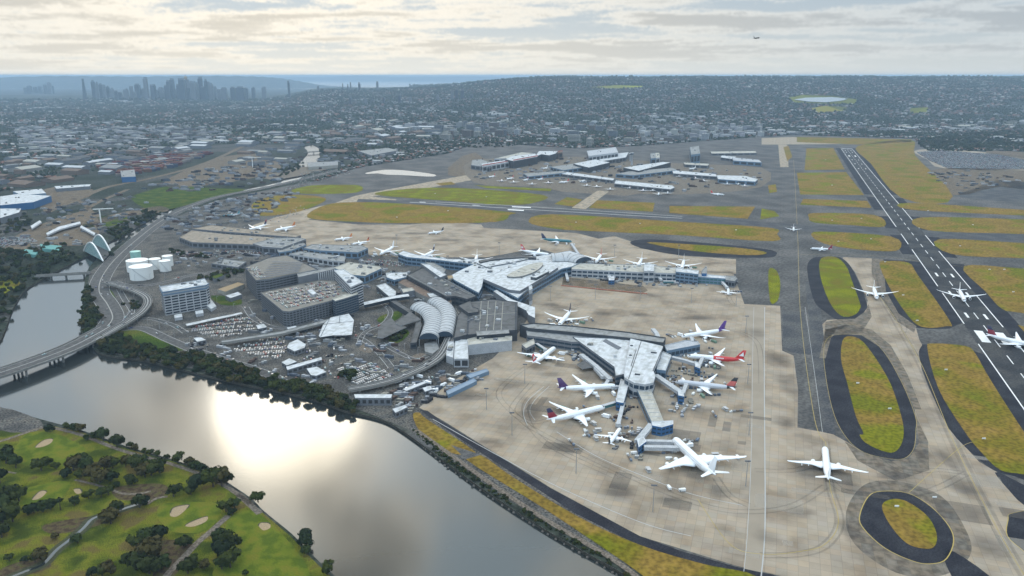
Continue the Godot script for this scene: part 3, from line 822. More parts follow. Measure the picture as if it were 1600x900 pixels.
	for w in [[0.0, -L * 0.39], [-D * 0.75, L * 0.035], [D * 0.75, L * 0.035]]:
		s = st0()
		bar(s, Vector3(w[0], 0.6, w[1]), Vector3(w[0], y - D * 0.3, w[1]), 0.3, 0.3)
		var leg := obj("landing_gear", s, mt("metal"), o)
		s = st0()
		for e in ([-0.9, 0.9] if w[0] != 0.0 and D > 4.5 else [0.0]):
			for q in [-0.5, 0.5]:
				lathe(s, Vector3(w[0] + q - 0.2, 0.6, w[1] + e), Vector3(1, 0, 0), PackedVector2Array([Vector2(0, 0.02), Vector2(0, .58), Vector2(.4, .58), Vector2(.4, 0.02)]), 10)
		obj("wheel", s, mt("tyre"), leg)
	if k.has("title"):
		var tm := TextMesh.new()
		tm.text = k.title
		tm.font_size = 128
		tm.pixel_size = 0.02
		tm.depth = 0.05
		var f := SystemFont.new()
		f.font_names = PackedStringArray(["Droid Sans"])
		f.font_weight = 700
		tm.font = f
		for side in [-1, 1]:
			var tt := put("airline_title", tm, k.title_paint, o)
			tt.position = Vector3(side * (D * 0.5 - 0.25), y + D * 0.26, L * k.title_at)
			tt.rotation = Vector3(0, side * PI / 2, 0)
			tt.rotate_object_local(Vector3.RIGHT, -0.42)
	return o

func aim(o: Node3D, nose: Vector3, tail: Vector3) -> void:       # on the ground, between two surveyed ends
	o.position = Vector3((nose.x + tail.x) / 2, 0.3, (nose.z + tail.z) / 2)
	o.rotation.y = atan2(-(nose.x - tail.x), -(nose.z - tail.z))

var parked := []      # [node, description, length]

func aircraft() -> void:
	var P := func(n: String, r: float, gg: float, b: float) -> Material: return plain(n, lin(r, gg, b), 0.35)
	var navy: Material = P.call("navy", .02, .02, .06)
	var dark_red: Material = P.call("dark_red", .22, .012, .025)
	var red: Material = P.call("bright_red", .5, .02, .02)
	var purple: Material = P.call("purple", .09, .03, .2)
	var plum: Material = P.call("plum", .06, .02, .1)
	var teal: Material = P.call("teal", .03, .16, .2)
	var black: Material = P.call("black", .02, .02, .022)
	var orange: Material = P.call("orange", .5, .16, .04)
	var rosy: Material = P.call("rosy", .52, .12, .1)
	var silver: Material = P.call("silver", .5, .51, .54)
	var wide := {"length": 63.7, "span": 62.0, "dia": 5.8, "engines": 2, "nacelle": 3.6}
	var huge := {"length": 72.7, "span": 79.7, "dia": 7.2, "engines": 4, "nacelle": 3.6, "tall": 1.16, "chord": 0.24, "sweep": 0.62, "fin_height": 14.0}
	var small := {"length": 38.5, "span": 35.0, "dia": 3.9, "engines": 2, "nacelle": 2.3, "fin_height": 6.6}
	var jets := [
		["double_deck_airliner", huge, {}, "1052,687 1118,747", "giant white four engined double deck airliner at two bridges"],
		["wide_airliner", wide, {}, "1288.5,697 1294.5,753", "all white twin engined airliner taxiing alone on the concrete"],
		["wide_airliner", wide, {"fin": dark_red, "tip": navy, "length": 66.8, "span": 64.7}, "938.5,637 861,655", "white airliner with dark red and navy tail beside the pier"],
		["wide_airliner", wide, {"fin": plum, "rear": plum, "cut": 0.86}, "961,603 875,606", "white airliner with plum purple tail and rear below the triangular roof"],
		["wide_airliner", wide, {"fin": red, "flash": mt("aircraft_white"), "span": 60.0}, "867,543 832,568", "white airliner with red tail parked by the white freight building"],
		["wide_airliner", wide, {"fin": navy}, "872,509 893,484", "white airliner with dark tail nosing into the long pier corridor"],
		["wide_airliner", wide, {"fin": purple, "rear": purple, "cut": 0.82, "length": 66.0}, "1062,526 1137,514", "pale airliner with violet tail and sloping violet band"],
		["wide_airliner", wide, {"fin": red, "rear": red, "cut": 0.45, "flash": mt("aircraft_white"), "title": "AirAsia", "title_paint": mt("aircraft_white"), "title_at": 0.06}, "1076,556 1163,562", "airliner with bright red rear half and white front"],
		["wide_airliner", wide, {"fin": rosy, "rear": black, "cut": 0.84, "length": 62.8, "span": 60, "body": silver, "tip": black}, "1063,597 1143,605", "silver airliner with black rear and rosy tail"],
		["narrow_airliner", small, {"rear": black, "cut": 0.88, "fin": black}, "970.5,667 949,697", "small white airliner with black tail beside the baggage carts"],
		["narrow_airliner", small, {}, "1138,449 1138,463", "small white airliner at the tip of the far pier"],
		["wide_airliner", wide, {}, "1065,421 1069,405", "white airliner behind the middle of the far pier"],
		["wide_airliner", wide, {"span": 60}, "995,418 1004,402", "white airliner behind the near end of the far pier"],
		["wide_airliner", wide, {"fin": rosy, "rear": rosy, "cut": 0.8}, "930,411 941,395", "airliner with rosy red rear standing at the vaulted roof's end"],
		["wide_airliner", wide, {"fin": red, "flash": mt("aircraft_white")}, "858,398 815,391", "white airliner with bright red tail behind the terminal roof"],
		["wide_airliner", wide, {"fin": navy, "body": teal, "rear": teal, "length": 62}, "894,377 845,373", "teal airliner with dark tail behind the vaulted roof"],
		["wide_airliner", wide, {"span": 60}, "741,413 746,397", "white airliner at the middle of the terminal's long curved edge"],
		["wide_airliner", wide, {"fin": navy, "tip": silver}, "655,404 681,390", "white airliner with navy tail at the terminal's curved arm"],
		["wide_airliner", wide, {"span": 60}, "594,397 616,385", "white airliner beyond the car park buildings"],
		["freight_airliner", wide, {"fin": navy, "tip": dark_red}, "386,360 419,350", "white freighter with dark tail on the cargo apron"],
		["freight_airliner", wide, {"fin": orange, "span": 48, "length": 54}, "434,359 457,354", "white freighter with orange tail on the cargo apron"],
		["narrow_airliner", small, {"fin": orange}, "527,374 546,371", "small airliner with orange red tail behind the cargo sheds"],
		["narrow_airliner", small, {"fin": orange, "tip": dark_red}, "552,381 575,377", "small airliner with orange tail at the cargo shed corner"],
		["narrow_airliner", small, {"body": teal, "rear": silver, "cut": 0.6}, "345,337 378,334", "small blue and silver aircraft at the cargo sheds"],
		["narrow_airliner", small, {"fin": dark_red, "rear": dark_red, "cut": 0.8}, "1265,388 1302,389", "small airliner with dark red rear on the crossing taxiway"],
		["narrow_airliner", small, {}, "1240,363 1240,352", "small white airliner facing along the main taxiway"],
		["wide_airliner", wide, {"span": 65}, "1371,468 1364,446", "white airliner rolling along the pale taxiway between grass islands"],
		["wide_airliner", wide, {"span": 65}, "1509,473 1497,449", "white airliner rolling down the long runway"],
		["wide_airliner", wide, {"fin": dark_red, "tip": navy, "length": 66.8, "span": 64.7}, "1630,543 1548,524", "white airliner with dark red tail turning onto the runway"],
		["narrow_airliner", small, {"fin": black}, "672,364 690,361", "small grey tailed airliner parked alone on the far apron"],
		["narrow_airliner", small, {"fin": navy}, "1028,305 1030,300", "small airliner crossing the domestic apron"],
		["narrow_airliner", small, {"fin": red}, "1130,304 1112,302", "small red tailed airliner taxiing past the domestic pier"],
		["narrow_airliner", small, {}, "1076,264 1088,262", "small white airliner behind the domestic terminal roof"],
		["narrow_airliner", small, {}, "1152,289 1156,284", "small white airliner near the domestic pier's tip"],
		["narrow_airliner", small, {"fin": red}, "1173,287 1179,282", "small red tailed airliner at the domestic pier's tip"],
		["narrow_airliner", small, {"fin": red}, "762,277 775,274", "small red tailed airliner before the red trimmed hangars"],
		["narrow_airliner", small, {"fin": red}, "790,280 804,277", "second small red tailed airliner before the hangars"],
		["narrow_airliner", small, {"fin": red}, "818,282 826,279", "third small red tailed airliner along the domestic pier"],
		["narrow_airliner", small, {"fin": red}, "840,281 849,278", "fourth small red tailed airliner along the domestic pier"],
		["narrow_airliner", small, {}, "846,264 858,261", "small white airliner by the hangar doors"],
		["narrow_airliner", small, {"fin": red}, "872,285 890,283", "small red tailed airliner on the bare domestic apron"],
		["narrow_airliner", small, {"fin": navy}, "905,284 915,281", "small navy tailed airliner at the domestic pier corner"]]
	var n := 0
	for w in "782,282 805,284 830,287 858,285 915,289 935,291 952,295 985,293 1003,297 1022,297 1042,301 1062,275 1085,278 1102,282 1135,287 1165,290".split(" "):
		var c: PackedStringArray = String(w).split(",")
		var x := float(c[0])
		jets.append(["narrow_airliner", small, {"fin": [red, black, navy, red][n % 4]}, "%f,%f %f,%f" % [x + [3, -4, 2, -2][n % 4], float(c[1]) - 2.2, x, float(c[1]) + 2.0], "small airliner, %s from the left of those nosed in along the domestic piers" % ORDINAL[n]])
		n += 1
	for j in jets:
		var k: Dictionary = j[1].duplicate()
		k.merge(j[2], true)
		var o := make_jet(j[0], k)
		var e: PackedStringArray = String(j[3]).replace(",", " ").split(" ")
		aim(o, g(float(e[0]), float(e[1]), 5.0 if k.length > 45 else 3.5), g(float(e[2]), float(e[3]), 6.0 if k.length > 45 else 4.2))
		tag(o, j[4], "airliner", "airliners of the airport")
		parked.append([o, j[4], k.length])
	var fly := make_jet("airliner_in_sky", {"length": 38.0, "span": 36.0, "dia": 4.2, "engines": 2, "nacelle": 2.4, "fin_height": 7.0, "body": black, "wings": black, "engine_paint": black, "fin": black, "tailplanes": black})  # black on every part: the dark silhouette is put into the paint
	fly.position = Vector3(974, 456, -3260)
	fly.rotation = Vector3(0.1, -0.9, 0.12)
	tag(fly, "airliner coloured as a dark silhouette flying in the grey sky over the runway", "airliner", "airliners of the airport")

# ---------------------------------------------------------------- vehicles
func make_car(paint: Material) -> ArrayMesh:
	var s := st0()
	box(s, Vector3(0, 0.62, 0), Vector3(1.8, 0.62, 4.5))
	var roof := [Vector3(-.75, 1.45, -.7), Vector3(.75, 1.45, -.7), Vector3(.75, 1.45, 1.2), Vector3(-.75, 1.45, 1.2)]
	quad(s, roof[0], roof[1], roof[2], roof[3], Vector3.UP)
	var mesh := done(s)
	mesh.surface_set_material(0, paint)
	s = st0()
	var low := [Vector3(-.86, .93, -1.4), Vector3(.86, .93, -1.4), Vector3(.86, .93, 1.9), Vector3(-.86, .93, 1.9)]
	for i in 4: quad(s, low[i], low[(i + 1) % 4], roof[(i + 1) % 4], roof[i], low[i] + low[(i + 1) % 4] - Vector3(0, 1, 0))
	s.generate_normals()
	s.commit(mesh)
	mesh.surface_set_material(1, plain("car_glass", lin(.018, .02, .024), 0.45))
	s = st0()
	for x in [-.92, .72]:
		for z in [-1.4, 1.4]: lathe(s, Vector3(x, .33, z), Vector3(1, 0, 0), PackedVector2Array([Vector2(0, .02), Vector2(0, .33), Vector2(.2, .33), Vector2(.2, .02)]), 8)
	s.generate_normals()
	s.commit(mesh)
	mesh.surface_set_material(2, mt("tyre"))
	return mesh

var cars := []
var car_words := ["white", "silver", "black", "blue", "red", "grey"]

func car_at(p: Vector2, y: float, turn: float, label: String, group: String, colour := -1) -> void:
	var k: int = colour if colour >= 0 else [0, 0, 0, 1, 1, 2, 2, 5, 5, 3, 4][rng.randi() % 11]
	var o := put("parked_car" if group.contains("parked") else "car", cars[k], null, self)
	o.position = Vector3(p.x, y, p.y)
	o.rotation.y = turn
	tag(o, String(car_words[k]) + " " + label, "car", String(car_words[k]) + " " + group)

func fill_lot(poly: PackedVector2Array, y: float, turn: float, chance: float, step: float, gap: float, where: String, label_it: int, mostly := -1) -> Array:
	# rows of cars inside a lot; returns the places beyond the first label_it
	var more := []
	var ax := Vector2(cos(turn), -sin(turn))     # along the row
	var ay := Vector2(sin(turn), cos(turn))
	var lo := Vector2(1e9, 1e9)
	var hi := -lo
	for v in poly:
		var q := Vector2(v.dot(ax), v.dot(ay))
		lo = lo.min(q); hi = hi.max(q)
	var spots := []
	var v := hi.y - 3.0
	var row := 0
	while v > lo.y:
		var u := lo.x
		while u < hi.x:
			var p := ax * u + ay * v
			if Geometry2D.is_point_in_polygon(p, poly) and rng.randf() < chance: spots.append([p, row])
			u += step
		v -= gap if row % 2 else 5.4
		row += 1
	for i in spots.size():
		var c := mostly if mostly >= 0 and rng.randf() < 0.75 else -1
		if i < label_it:
			var place := 0
			for j in i: if spots[j][1] == spots[i][1]: place += 1
			car_at(spots[i][0], y, turn + (PI if rng.randf() < 0.5 else 0.0), "car, %s in row %s of the %s" % [ordinal(place), ["one", "two", "three", "four", "five", "six", "seven", "eight", "nine", "ten", "eleven", "twelve"][mini(spots[i][1], 11)], where], "cars parked in the " + where, c)
		else: more.append([Vector3(spots[i][0].x, y, spots[i][0].y), turn])
	return more

func multi(called: String, mesh: Mesh, places: Array, label: String, category: String, mat: Material = null, parent: Node = self) -> MultiMeshInstance3D:   # places: [Transform3D, Color]
	var mm := MultiMesh.new()
	mm.transform_format = MultiMesh.TRANSFORM_3D
	mm.use_colors = true
	mm.mesh = mesh
	mm.instance_count = places.size()
	for i in places.size():
		mm.set_instance_transform(i, places[i][0])
		mm.set_instance_color(i, places[i][1])
	var o := MultiMeshInstance3D.new()
	o.multimesh = mm
	if mat: o.material_override = mat
	add(o, called, parent)
	tag(o, label, category, "", "stuff")
	return o

func make_van(called: String, body: Material, long: float, tall: float, cab: Material) -> Node3D:
	var o := Node3D.new()
	add(o, called)
	var s := st0()
	box(s, Vector3(0, 0.5 + tall / 2, 0.9), Vector3(2.3, tall, long - 1.8))
	obj("body", s, body, o)
	s = st0()
	box(s, Vector3(0, 1.35, -long / 2 + 0.85), Vector3(2.2, 1.7, 1.7))
	var c := obj("cab", s, cab, o)
	s = st0()
	box(s, Vector3(0, 1.8, -long / 2 + 0.8), Vector3(2.24, 0.55, 1.66))
	obj("cab_window", s, mt("glass"), c)
	for z in [-long * 0.32, long * 0.32]:
		s = st0()
		for x in [-1.1, 0.8]: lathe(s, Vector3(x, .5, z), Vector3(1, 0, 0), PackedVector2Array([Vector2(0, .02), Vector2(0, .5), Vector2(.3, .5), Vector2(.3, .02)]), 8)
		obj("axle", s, mt("tyre"), o)
	return o

func make_carts() -> Node3D:
	var o := Node3D.new()
	add(o, "baggage_train")
	var s := st0()
	box(s, Vector3(0, 0.8, -6), Vector3(1.5, 1.0, 2.8))
	box(s, Vector3(0, 1.7, -5.4), Vector3(1.4, 0.9, 1.2))
	obj("tug", s, mt("paint"), o)
	for i in 3:
		s = st0()
		box(s, Vector3(0, 1.25, -2.6 + i * 3.7), Vector3(1.7, 1.5, 2.8))
		obj("cart", s, plain(["cart_grey", "cart_brown", "cart_blue"][i], [lin(.2, .2, .2), lin(.16, .12, .09), lin(.12, .15, .2)][i]), o)
	return o

func make_loader() -> Node3D:
	var o := Node3D.new()
	add(o, "cargo_loader")
	var s := st0()
	box(s, Vector3(0, 0.8, 0), Vector3(3.2, 1.0, 8.0))
	obj("chassis", s, mt("grey_paint"), o)
	s = st0()
	box(s, Vector3(0, 3.0, 0.8), Vector3(3.4, 0.35, 6.2))
	for x in [-1.4, 1.4]:
		bar(s, Vector3(x, 1.2, -1.6), Vector3(x, 2.9, 3.0), 0.25, 0.25)
		bar(s, Vector3(x, 1.2, 3.0), Vector3(x, 2.9, -1.6), 0.25, 0.25)
	obj("lift_platform", s, mt("metal"), o)
	return o

func ground_vehicles() -> void:
	var protos := [make_van("catering_truck", mt("aircraft_white"), 8.5, 3.2, mt("paint")), make_carts(), make_van("service_van", mt("paint"), 5.5, 1.9, mt("paint")), make_loader(), make_van("fuel_truck", plain("truck_green", lin(.12, .2, .14)), 9.5, 2.4, mt("paint"))]
	var words := ["white catering truck", "train of baggage carts", "white service van", "grey cargo loader", "green fuel truck"]
	var used := [false, false, false, false, false]
	for q in parked:
		var o: Node3D = q[0]
		if o.position.z < -1500 or o.position.distance_to(Vector3(g(1290, 720).x, 0, g(1290, 720).z)) < 30 or px_of(o.position.x, o.position.z).x > 1200: continue
		var L: float = q[2]
		var kinds := [0, 1, 1, 2, 3, 4, 1] if L > 45 else [1, 2, 1]
		var seen := {}
		for i in kinds.size():
			var k: int = kinds[i]
			var c: Node3D = protos[k] if not used[k] else protos[k].duplicate()
			if used[k]: add(c, protos[k].name.rstrip("0123456789"))
			used[k] = true
			var side := -1.0 if i % 2 else 1.0
			var local := Vector3(side * (L * 0.11 + rng.randf_range(1, 7) + (i / 2) * 5.0), 0, lerpf(-0.38, 0.12, float(i) / kinds.size()) * L)
			if k == 1 and i > 1: local = Vector3(side * (L * 0.2 + rng.randf_range(0, 9)), 0, -L * rng.randf_range(0.42, 0.6))
			c.position = o.position + o.basis * local - Vector3(0, 0.12, 0)
			c.rotation.y = o.rotation.y + PI / 2 * side + rng.randf_range(-0.5, 0.5)
			seen[k] = seen.get(k, 0) + 1
			var who: String = q[1]
			tag(c, ("%s%s near the %s" % ["" if kinds.count(k) == 1 else ORDINAL[seen[k] - 1] + " ", words[k], " ".join(who.split(" ").slice(0, 9))]), ["truck", "baggage carts", "van", "loader", "truck"][k], "ground vehicles round the parked airliners")
	var n := 0
	for w in ["893,693", "1035,762 1076,770", "1110,650 1122,648", "1124,640 1160,645", "1130,605 1150,598", "910,672 935,690", "912,682 940,672", "1000,735 1025,738", "980,720 1000,700", "1140,715 1165,718", "880,505 930,500"]:
		var e := pts(w)
		var a := e[0]
		var b := e[e.size() - 1]
		var count := maxi(1, int(a.distance_to(b) / 8.0))
		for i in count:
			var c: Node3D = protos[[1, 2, 1, 3][(n + i) % 4] if w != "1035,762 1076,770" else 2].duplicate()
			add(c, String(c.name).rstrip("0123456789"))
			var p := a.lerp(b, (i + 0.5) / count)
			c.position = Vector3(p.x, 0.2, p.y)
			c.rotation.y = rng.randf_range(0, 0.3) + (PI / 2 if i % 2 else 0.0)
			tag(c, "%s of the equipment waiting in line %s" % [ORDINAL[mini(i, 19)], ["alone on the grey stained concrete", "below the giant airliner", "right of the silver airliner", "at the lane beyond the red airliner", "behind the silver airliner", "between the small airliner and carts", "left of the small airliner", "left of the giant airliner's bridges", "under the giant airliner's bridge", "at the giant airliner's wing tip", "beyond the dark tailed airliner"][n]], "vehicle", "ground equipment waiting on the apron")
		n += 1

# ---------------------------------------------------------------- buildings
func box_mesh(x: float, y: float, z: float) -> BoxMesh:
	var key := "%.1f %.1f %.1f" % [x, y, z]
	if not boxes.has(key):
		var b := BoxMesh.new()
		b.size = Vector3(x, y, z)
		boxes[key] = b
	return boxes[key]

func towards_eye(p: Vector2, n: Vector2) -> bool: return n.dot(-p) > 0

func windows(root: Node3D, p: PackedVector2Array, y0: float, y1: float, floors: int, bay: float, fill: Vector2, glass: Material, called := "window", most := 300) -> void:
	var way := signf(area(p))
	var fh := (y1 - y0) / floors
	var left := most
	for i in p.size():
		var a := p[i]
		var b := p[(i + 1) % p.size()]
		var n := ((b - a).orthogonal() * way).normalized()
		var len := a.distance_to(b)
		if len < bay * 0.8 or not towards_eye((a + b) / 2, n): continue
		var bays := maxi(1, int(round(len / bay)))
		var w := len / bays
		for f in floors:
			for k in bays:
				if left <= 0: return
				left -= 1
				var c := a.lerp(b, (k + 0.5) / bays) + n * 0.06
				var o := put(called, box_mesh(snappedf(w * fill.x, 0.5), snappedf(fh * fill.y, 0.1), 0.3), glass, root)
				o.position = Vector3(c.x, y0 + fh * (f + 0.5), c.y) - root.position
				o.rotation.y = -atan2((b - a).y, (b - a).x)

func slats(root: Node3D, p: PackedVector2Array, y0: float, y1: float, floors: int, mat: Material, called := "parapet_band", deep := 0.5) -> void:
	var way := signf(area(p))
	for f in floors:
		for i in p.size():
			var a := p[i]
			var b := p[(i + 1) % p.size()]
			var n := ((b - a).orthogonal() * way).normalized()
			if a.distance_to(b) < 5 or not towards_eye((a + b) / 2, n): continue
			var s := st0()
			var y := lerpf(y0, y1, (f + 0.75) / floors)
			var q := n * deep * 0.5
			bar(s, Vector3(a.x + q.x, y, a.y + q.y), Vector3(b.x + q.x, y, b.y + q.y), deep, (y1 - y0) / floors * 0.42)
			world_part(called, s, mat, root)

func bldg(called: String, label: String, category: String, roof_px: String, h: float, wall_mat: String, roof_mat: String, o := {}) -> Node3D:
	var y0: float = o.get("from", 0.0)
	var p := pts(roof_px, h)
	if o.has("round"): p = rounded(p, o.round)
	var c := centre(p)
	var root := base(called, Vector3(c.x, 0, c.y), label, category, o.get("group", ""))
	var s := st0()
	var lip: float = o.get("lip", 0.8)
	walls(s, p, y0, h + lip)
	if y0 > 0: flat(s, p, y0, false)
	world_part("wall", s, mt(wall_mat), root)
	s = st0()
	flat(s, p, h)
	var inner := Geometry2D.offset_polygon(p, -0.7)
	if lip > 0 and inner.size() == 1 and inner[0].size() == p.size():
		var shift := 0
		var best := 1e9
		for i in p.size():
			if inner[0][i].distance_to(p[0]) < best: best = inner[0][i].distance_to(p[0]); shift = i
		var same := signf(area(inner[0])) == signf(area(p))
		for i in p.size():
			var a := p[i]
			var b := p[(i + 1) % p.size()]
			var ia: Vector2 = inner[0][(shift + (i if same else -i) + p.size()) % p.size()]
			var ib: Vector2 = inner[0][(shift + ((i + 1) if same else -(i + 1)) + 2 * p.size()) % p.size()]
			if ia.distance_to(a) > 6 or ib.distance_to(b) > 6: continue
			quad(s, Vector3(a.x, h + lip, a.y), Vector3(b.x, h + lip, b.y), Vector3(ib.x, h + lip, ib.y), Vector3(ia.x, h + lip, ia.y), Vector3.UP)
			quad(s, Vector3(ia.x, h + lip, ia.y), Vector3(ib.x, h + lip, ib.y), Vector3(ib.x, h, ib.y), Vector3(ia.x, h, ia.y), Vector3(c.x - ia.x, 0, c.y - ia.y))
	world_part("roof", s, mt(roof_mat + "_sheet" if mats.has(roof_mat + "_sheet") else roof_mat), root)
	if o.has("floors"):
		windows(root, p, y0 + o.get("sill", 0.6), h - o.get("head", 0.3), o.floors, o.get("bay", 6.0), o.get("fill", Vector2(0.8, 0.5)), mt(o.get("glass", "glass")), o.get("pane", "window"))
	for i in o.get("units", 0):
		var q := p[rng.randi() % p.size()].lerp(c, rng.randf_range(0.3, 1.0)).lerp(p[rng.randi() % p.size()], rng.randf_range(0, 0.45))
		if not Geometry2D.is_point_in_polygon(q, p): continue
		var uh := rng.randf_range(1.0, 2.6)
		var b := put("roof_unit", box_mesh(float(rng.randi_range(2, 6)), snappedf(uh, 0.5) + 1.0, float(rng.randi_range(2, 5))), mt(["white_roof", "mid_roof", "grey_wall", "cream_roof"][rng.randi() % 4]), root)
		b.position = Vector3(q.x, h + uh / 2, q.y) - root.position
		b.rotation.y = -AXIS
	return root

func roof_lines(root: Node3D, lines: Array, h: float, mat: String, w := 1.0, called := "roof_ridge", tall := 0.6) -> void:
	for l in lines:
		var e := pts(l, h)
		var s := st0()
		for i in e.size() - 1: bar(s, Vector3(e[i].x, h + tall / 2, e[i].y), Vector3(e[i + 1].x, h + tall / 2, e[i + 1].y), w, tall)
		world_part(called, s, mt(mat), root)

func vault(called: String, label: String, line_px: String, h: float, w0: float, w1: float, rise: float, ribs: int, from := 0.0) -> Node3D:
	var line := curve(pts(line_px, h), 8)
	var root := base(called, Vector3(line[0].x, 0, line[0].y), label, "roof", "")
	var s := st0(true)
	var rib := []
	var seg := 12
	var rings := []
	for i in line.size():
		var d := (line[mini(i + 1, line.size() - 1)] - line[maxi(i - 1, 0)]).normalized().orthogonal()
		var w: float = lerpf(w0, w1, float(i) / (line.size() - 1)) / 2
		var row := []
		for k in seg + 1:
			var a := PI * k / seg
			var q := line[i] + d * cos(a) * w
			row.append(Vector3(q.x, h + sin(a) * rise, q.y))
		rings.append(row)
	for i in rings.size() - 1:
		for k in seg:
			quad(s, rings[i][k], rings[i][k + 1], rings[i + 1][k + 1], rings[i + 1][k], rings[i][k] + rings[i][k + 1] - 2 * Vector3(line[i].x, h - 1, line[i].y))
	world_part("vaulted_roof", s, mt("white_roof"), root)
	for e in [0, rings.size() - 1]:
		s = st0()
		for k in seg: tri(s, Vector3(line[e].x, h, line[e].y), rings[e][k], rings[e][k + 1], Vector3(line[e].x - centre(line).x, 0, line[e].y - centre(line).y))
		world_part("end_glazing", s, mt("blue_glass"), root)
	for j in ribs:
		var t := (j + 0.5) / ribs * (rings.size() - 1)
		var i := int(t)
		s = st0()
		for k in seg:
			var a: Vector3 = rings[i][k].lerp(rings[i + 1][k], t - i)
			var b: Vector3 = rings[i][k + 1].lerp(rings[i + 1][k + 1], t - i)
			bar(s, a, b, 0.7, 0.7)
		world_part("rib", s, mt("mid_roof"), root)
	for i in range(0, rings.size(), 8):
		s = st0()
		for k in [0, seg]: bar(s, Vector3(rings[i][k].x, from, rings[i][k].z), rings[i][k], 0.8, 0.8)
		world_part("column", s, mt("metal"), root)
	return root

func bridge_tube(a_px: String, h: float, label: String, w := 3.4, cab := true, glassy := false) -> void:
	var e := pts(a_px, h)
	var root := base("jet_bridge", Vector3(e[0].x, 0, e[0].y), label, "jet bridge", "jet bridges of the piers")
	for i in e.size() - 1:
		var a := Vector3(e[i].x, h - 1.6, e[i].y)
		var b := Vector3(e[i + 1].x, h - 1.7, e[i + 1].y)
		var s := st0()
		bar(s, a, b, w, 3.0)
		world_part("tunnel", s, mt("teal_glass" if glassy else "pale_wall"), root)
		s = st0()
		bar(s, a + Vector3(0, 1.6, 0), b + Vector3(0, 1.6, 0), w + 0.3, 0.25)
		world_part("tunnel_roof", s, mt("white_roof"), root)
		s = st0()
		bar(s, Vector3(b.x, 0.2, b.z).lerp(Vector3(a.x, 0.2, a.z), 0.15), Vector3(b.x, h - 3.1, b.z).lerp(Vector3(a.x, h - 3.1, a.z), 0.15), 1.0, 1.0)
		world_part("support_leg", s, mt("metal"), root)
	if cab:
		var s := st0()
		var q := e[e.size() - 1]
		lathe(s, Vector3(q.x, h - 3.2, q.y), Vector3.UP, PackedVector2Array([Vector2(0, 0.1), Vector2(0, 2.5), Vector2(3.3, 2.5), Vector2(3.5, 0.1)]), 10)
		world_part("cab", s, mt("white_roof"), root)

func blue_box(px: String, h: float, label: String) -> void:
	bldg("bridge_lobby", label, "lobby", px, h, "blue_panel", "white_roof", {"lip": 0.2, "floors": 2, "bay": 4.0, "fill": Vector2(0.7, 0.4), "glass": "blue_glass"})

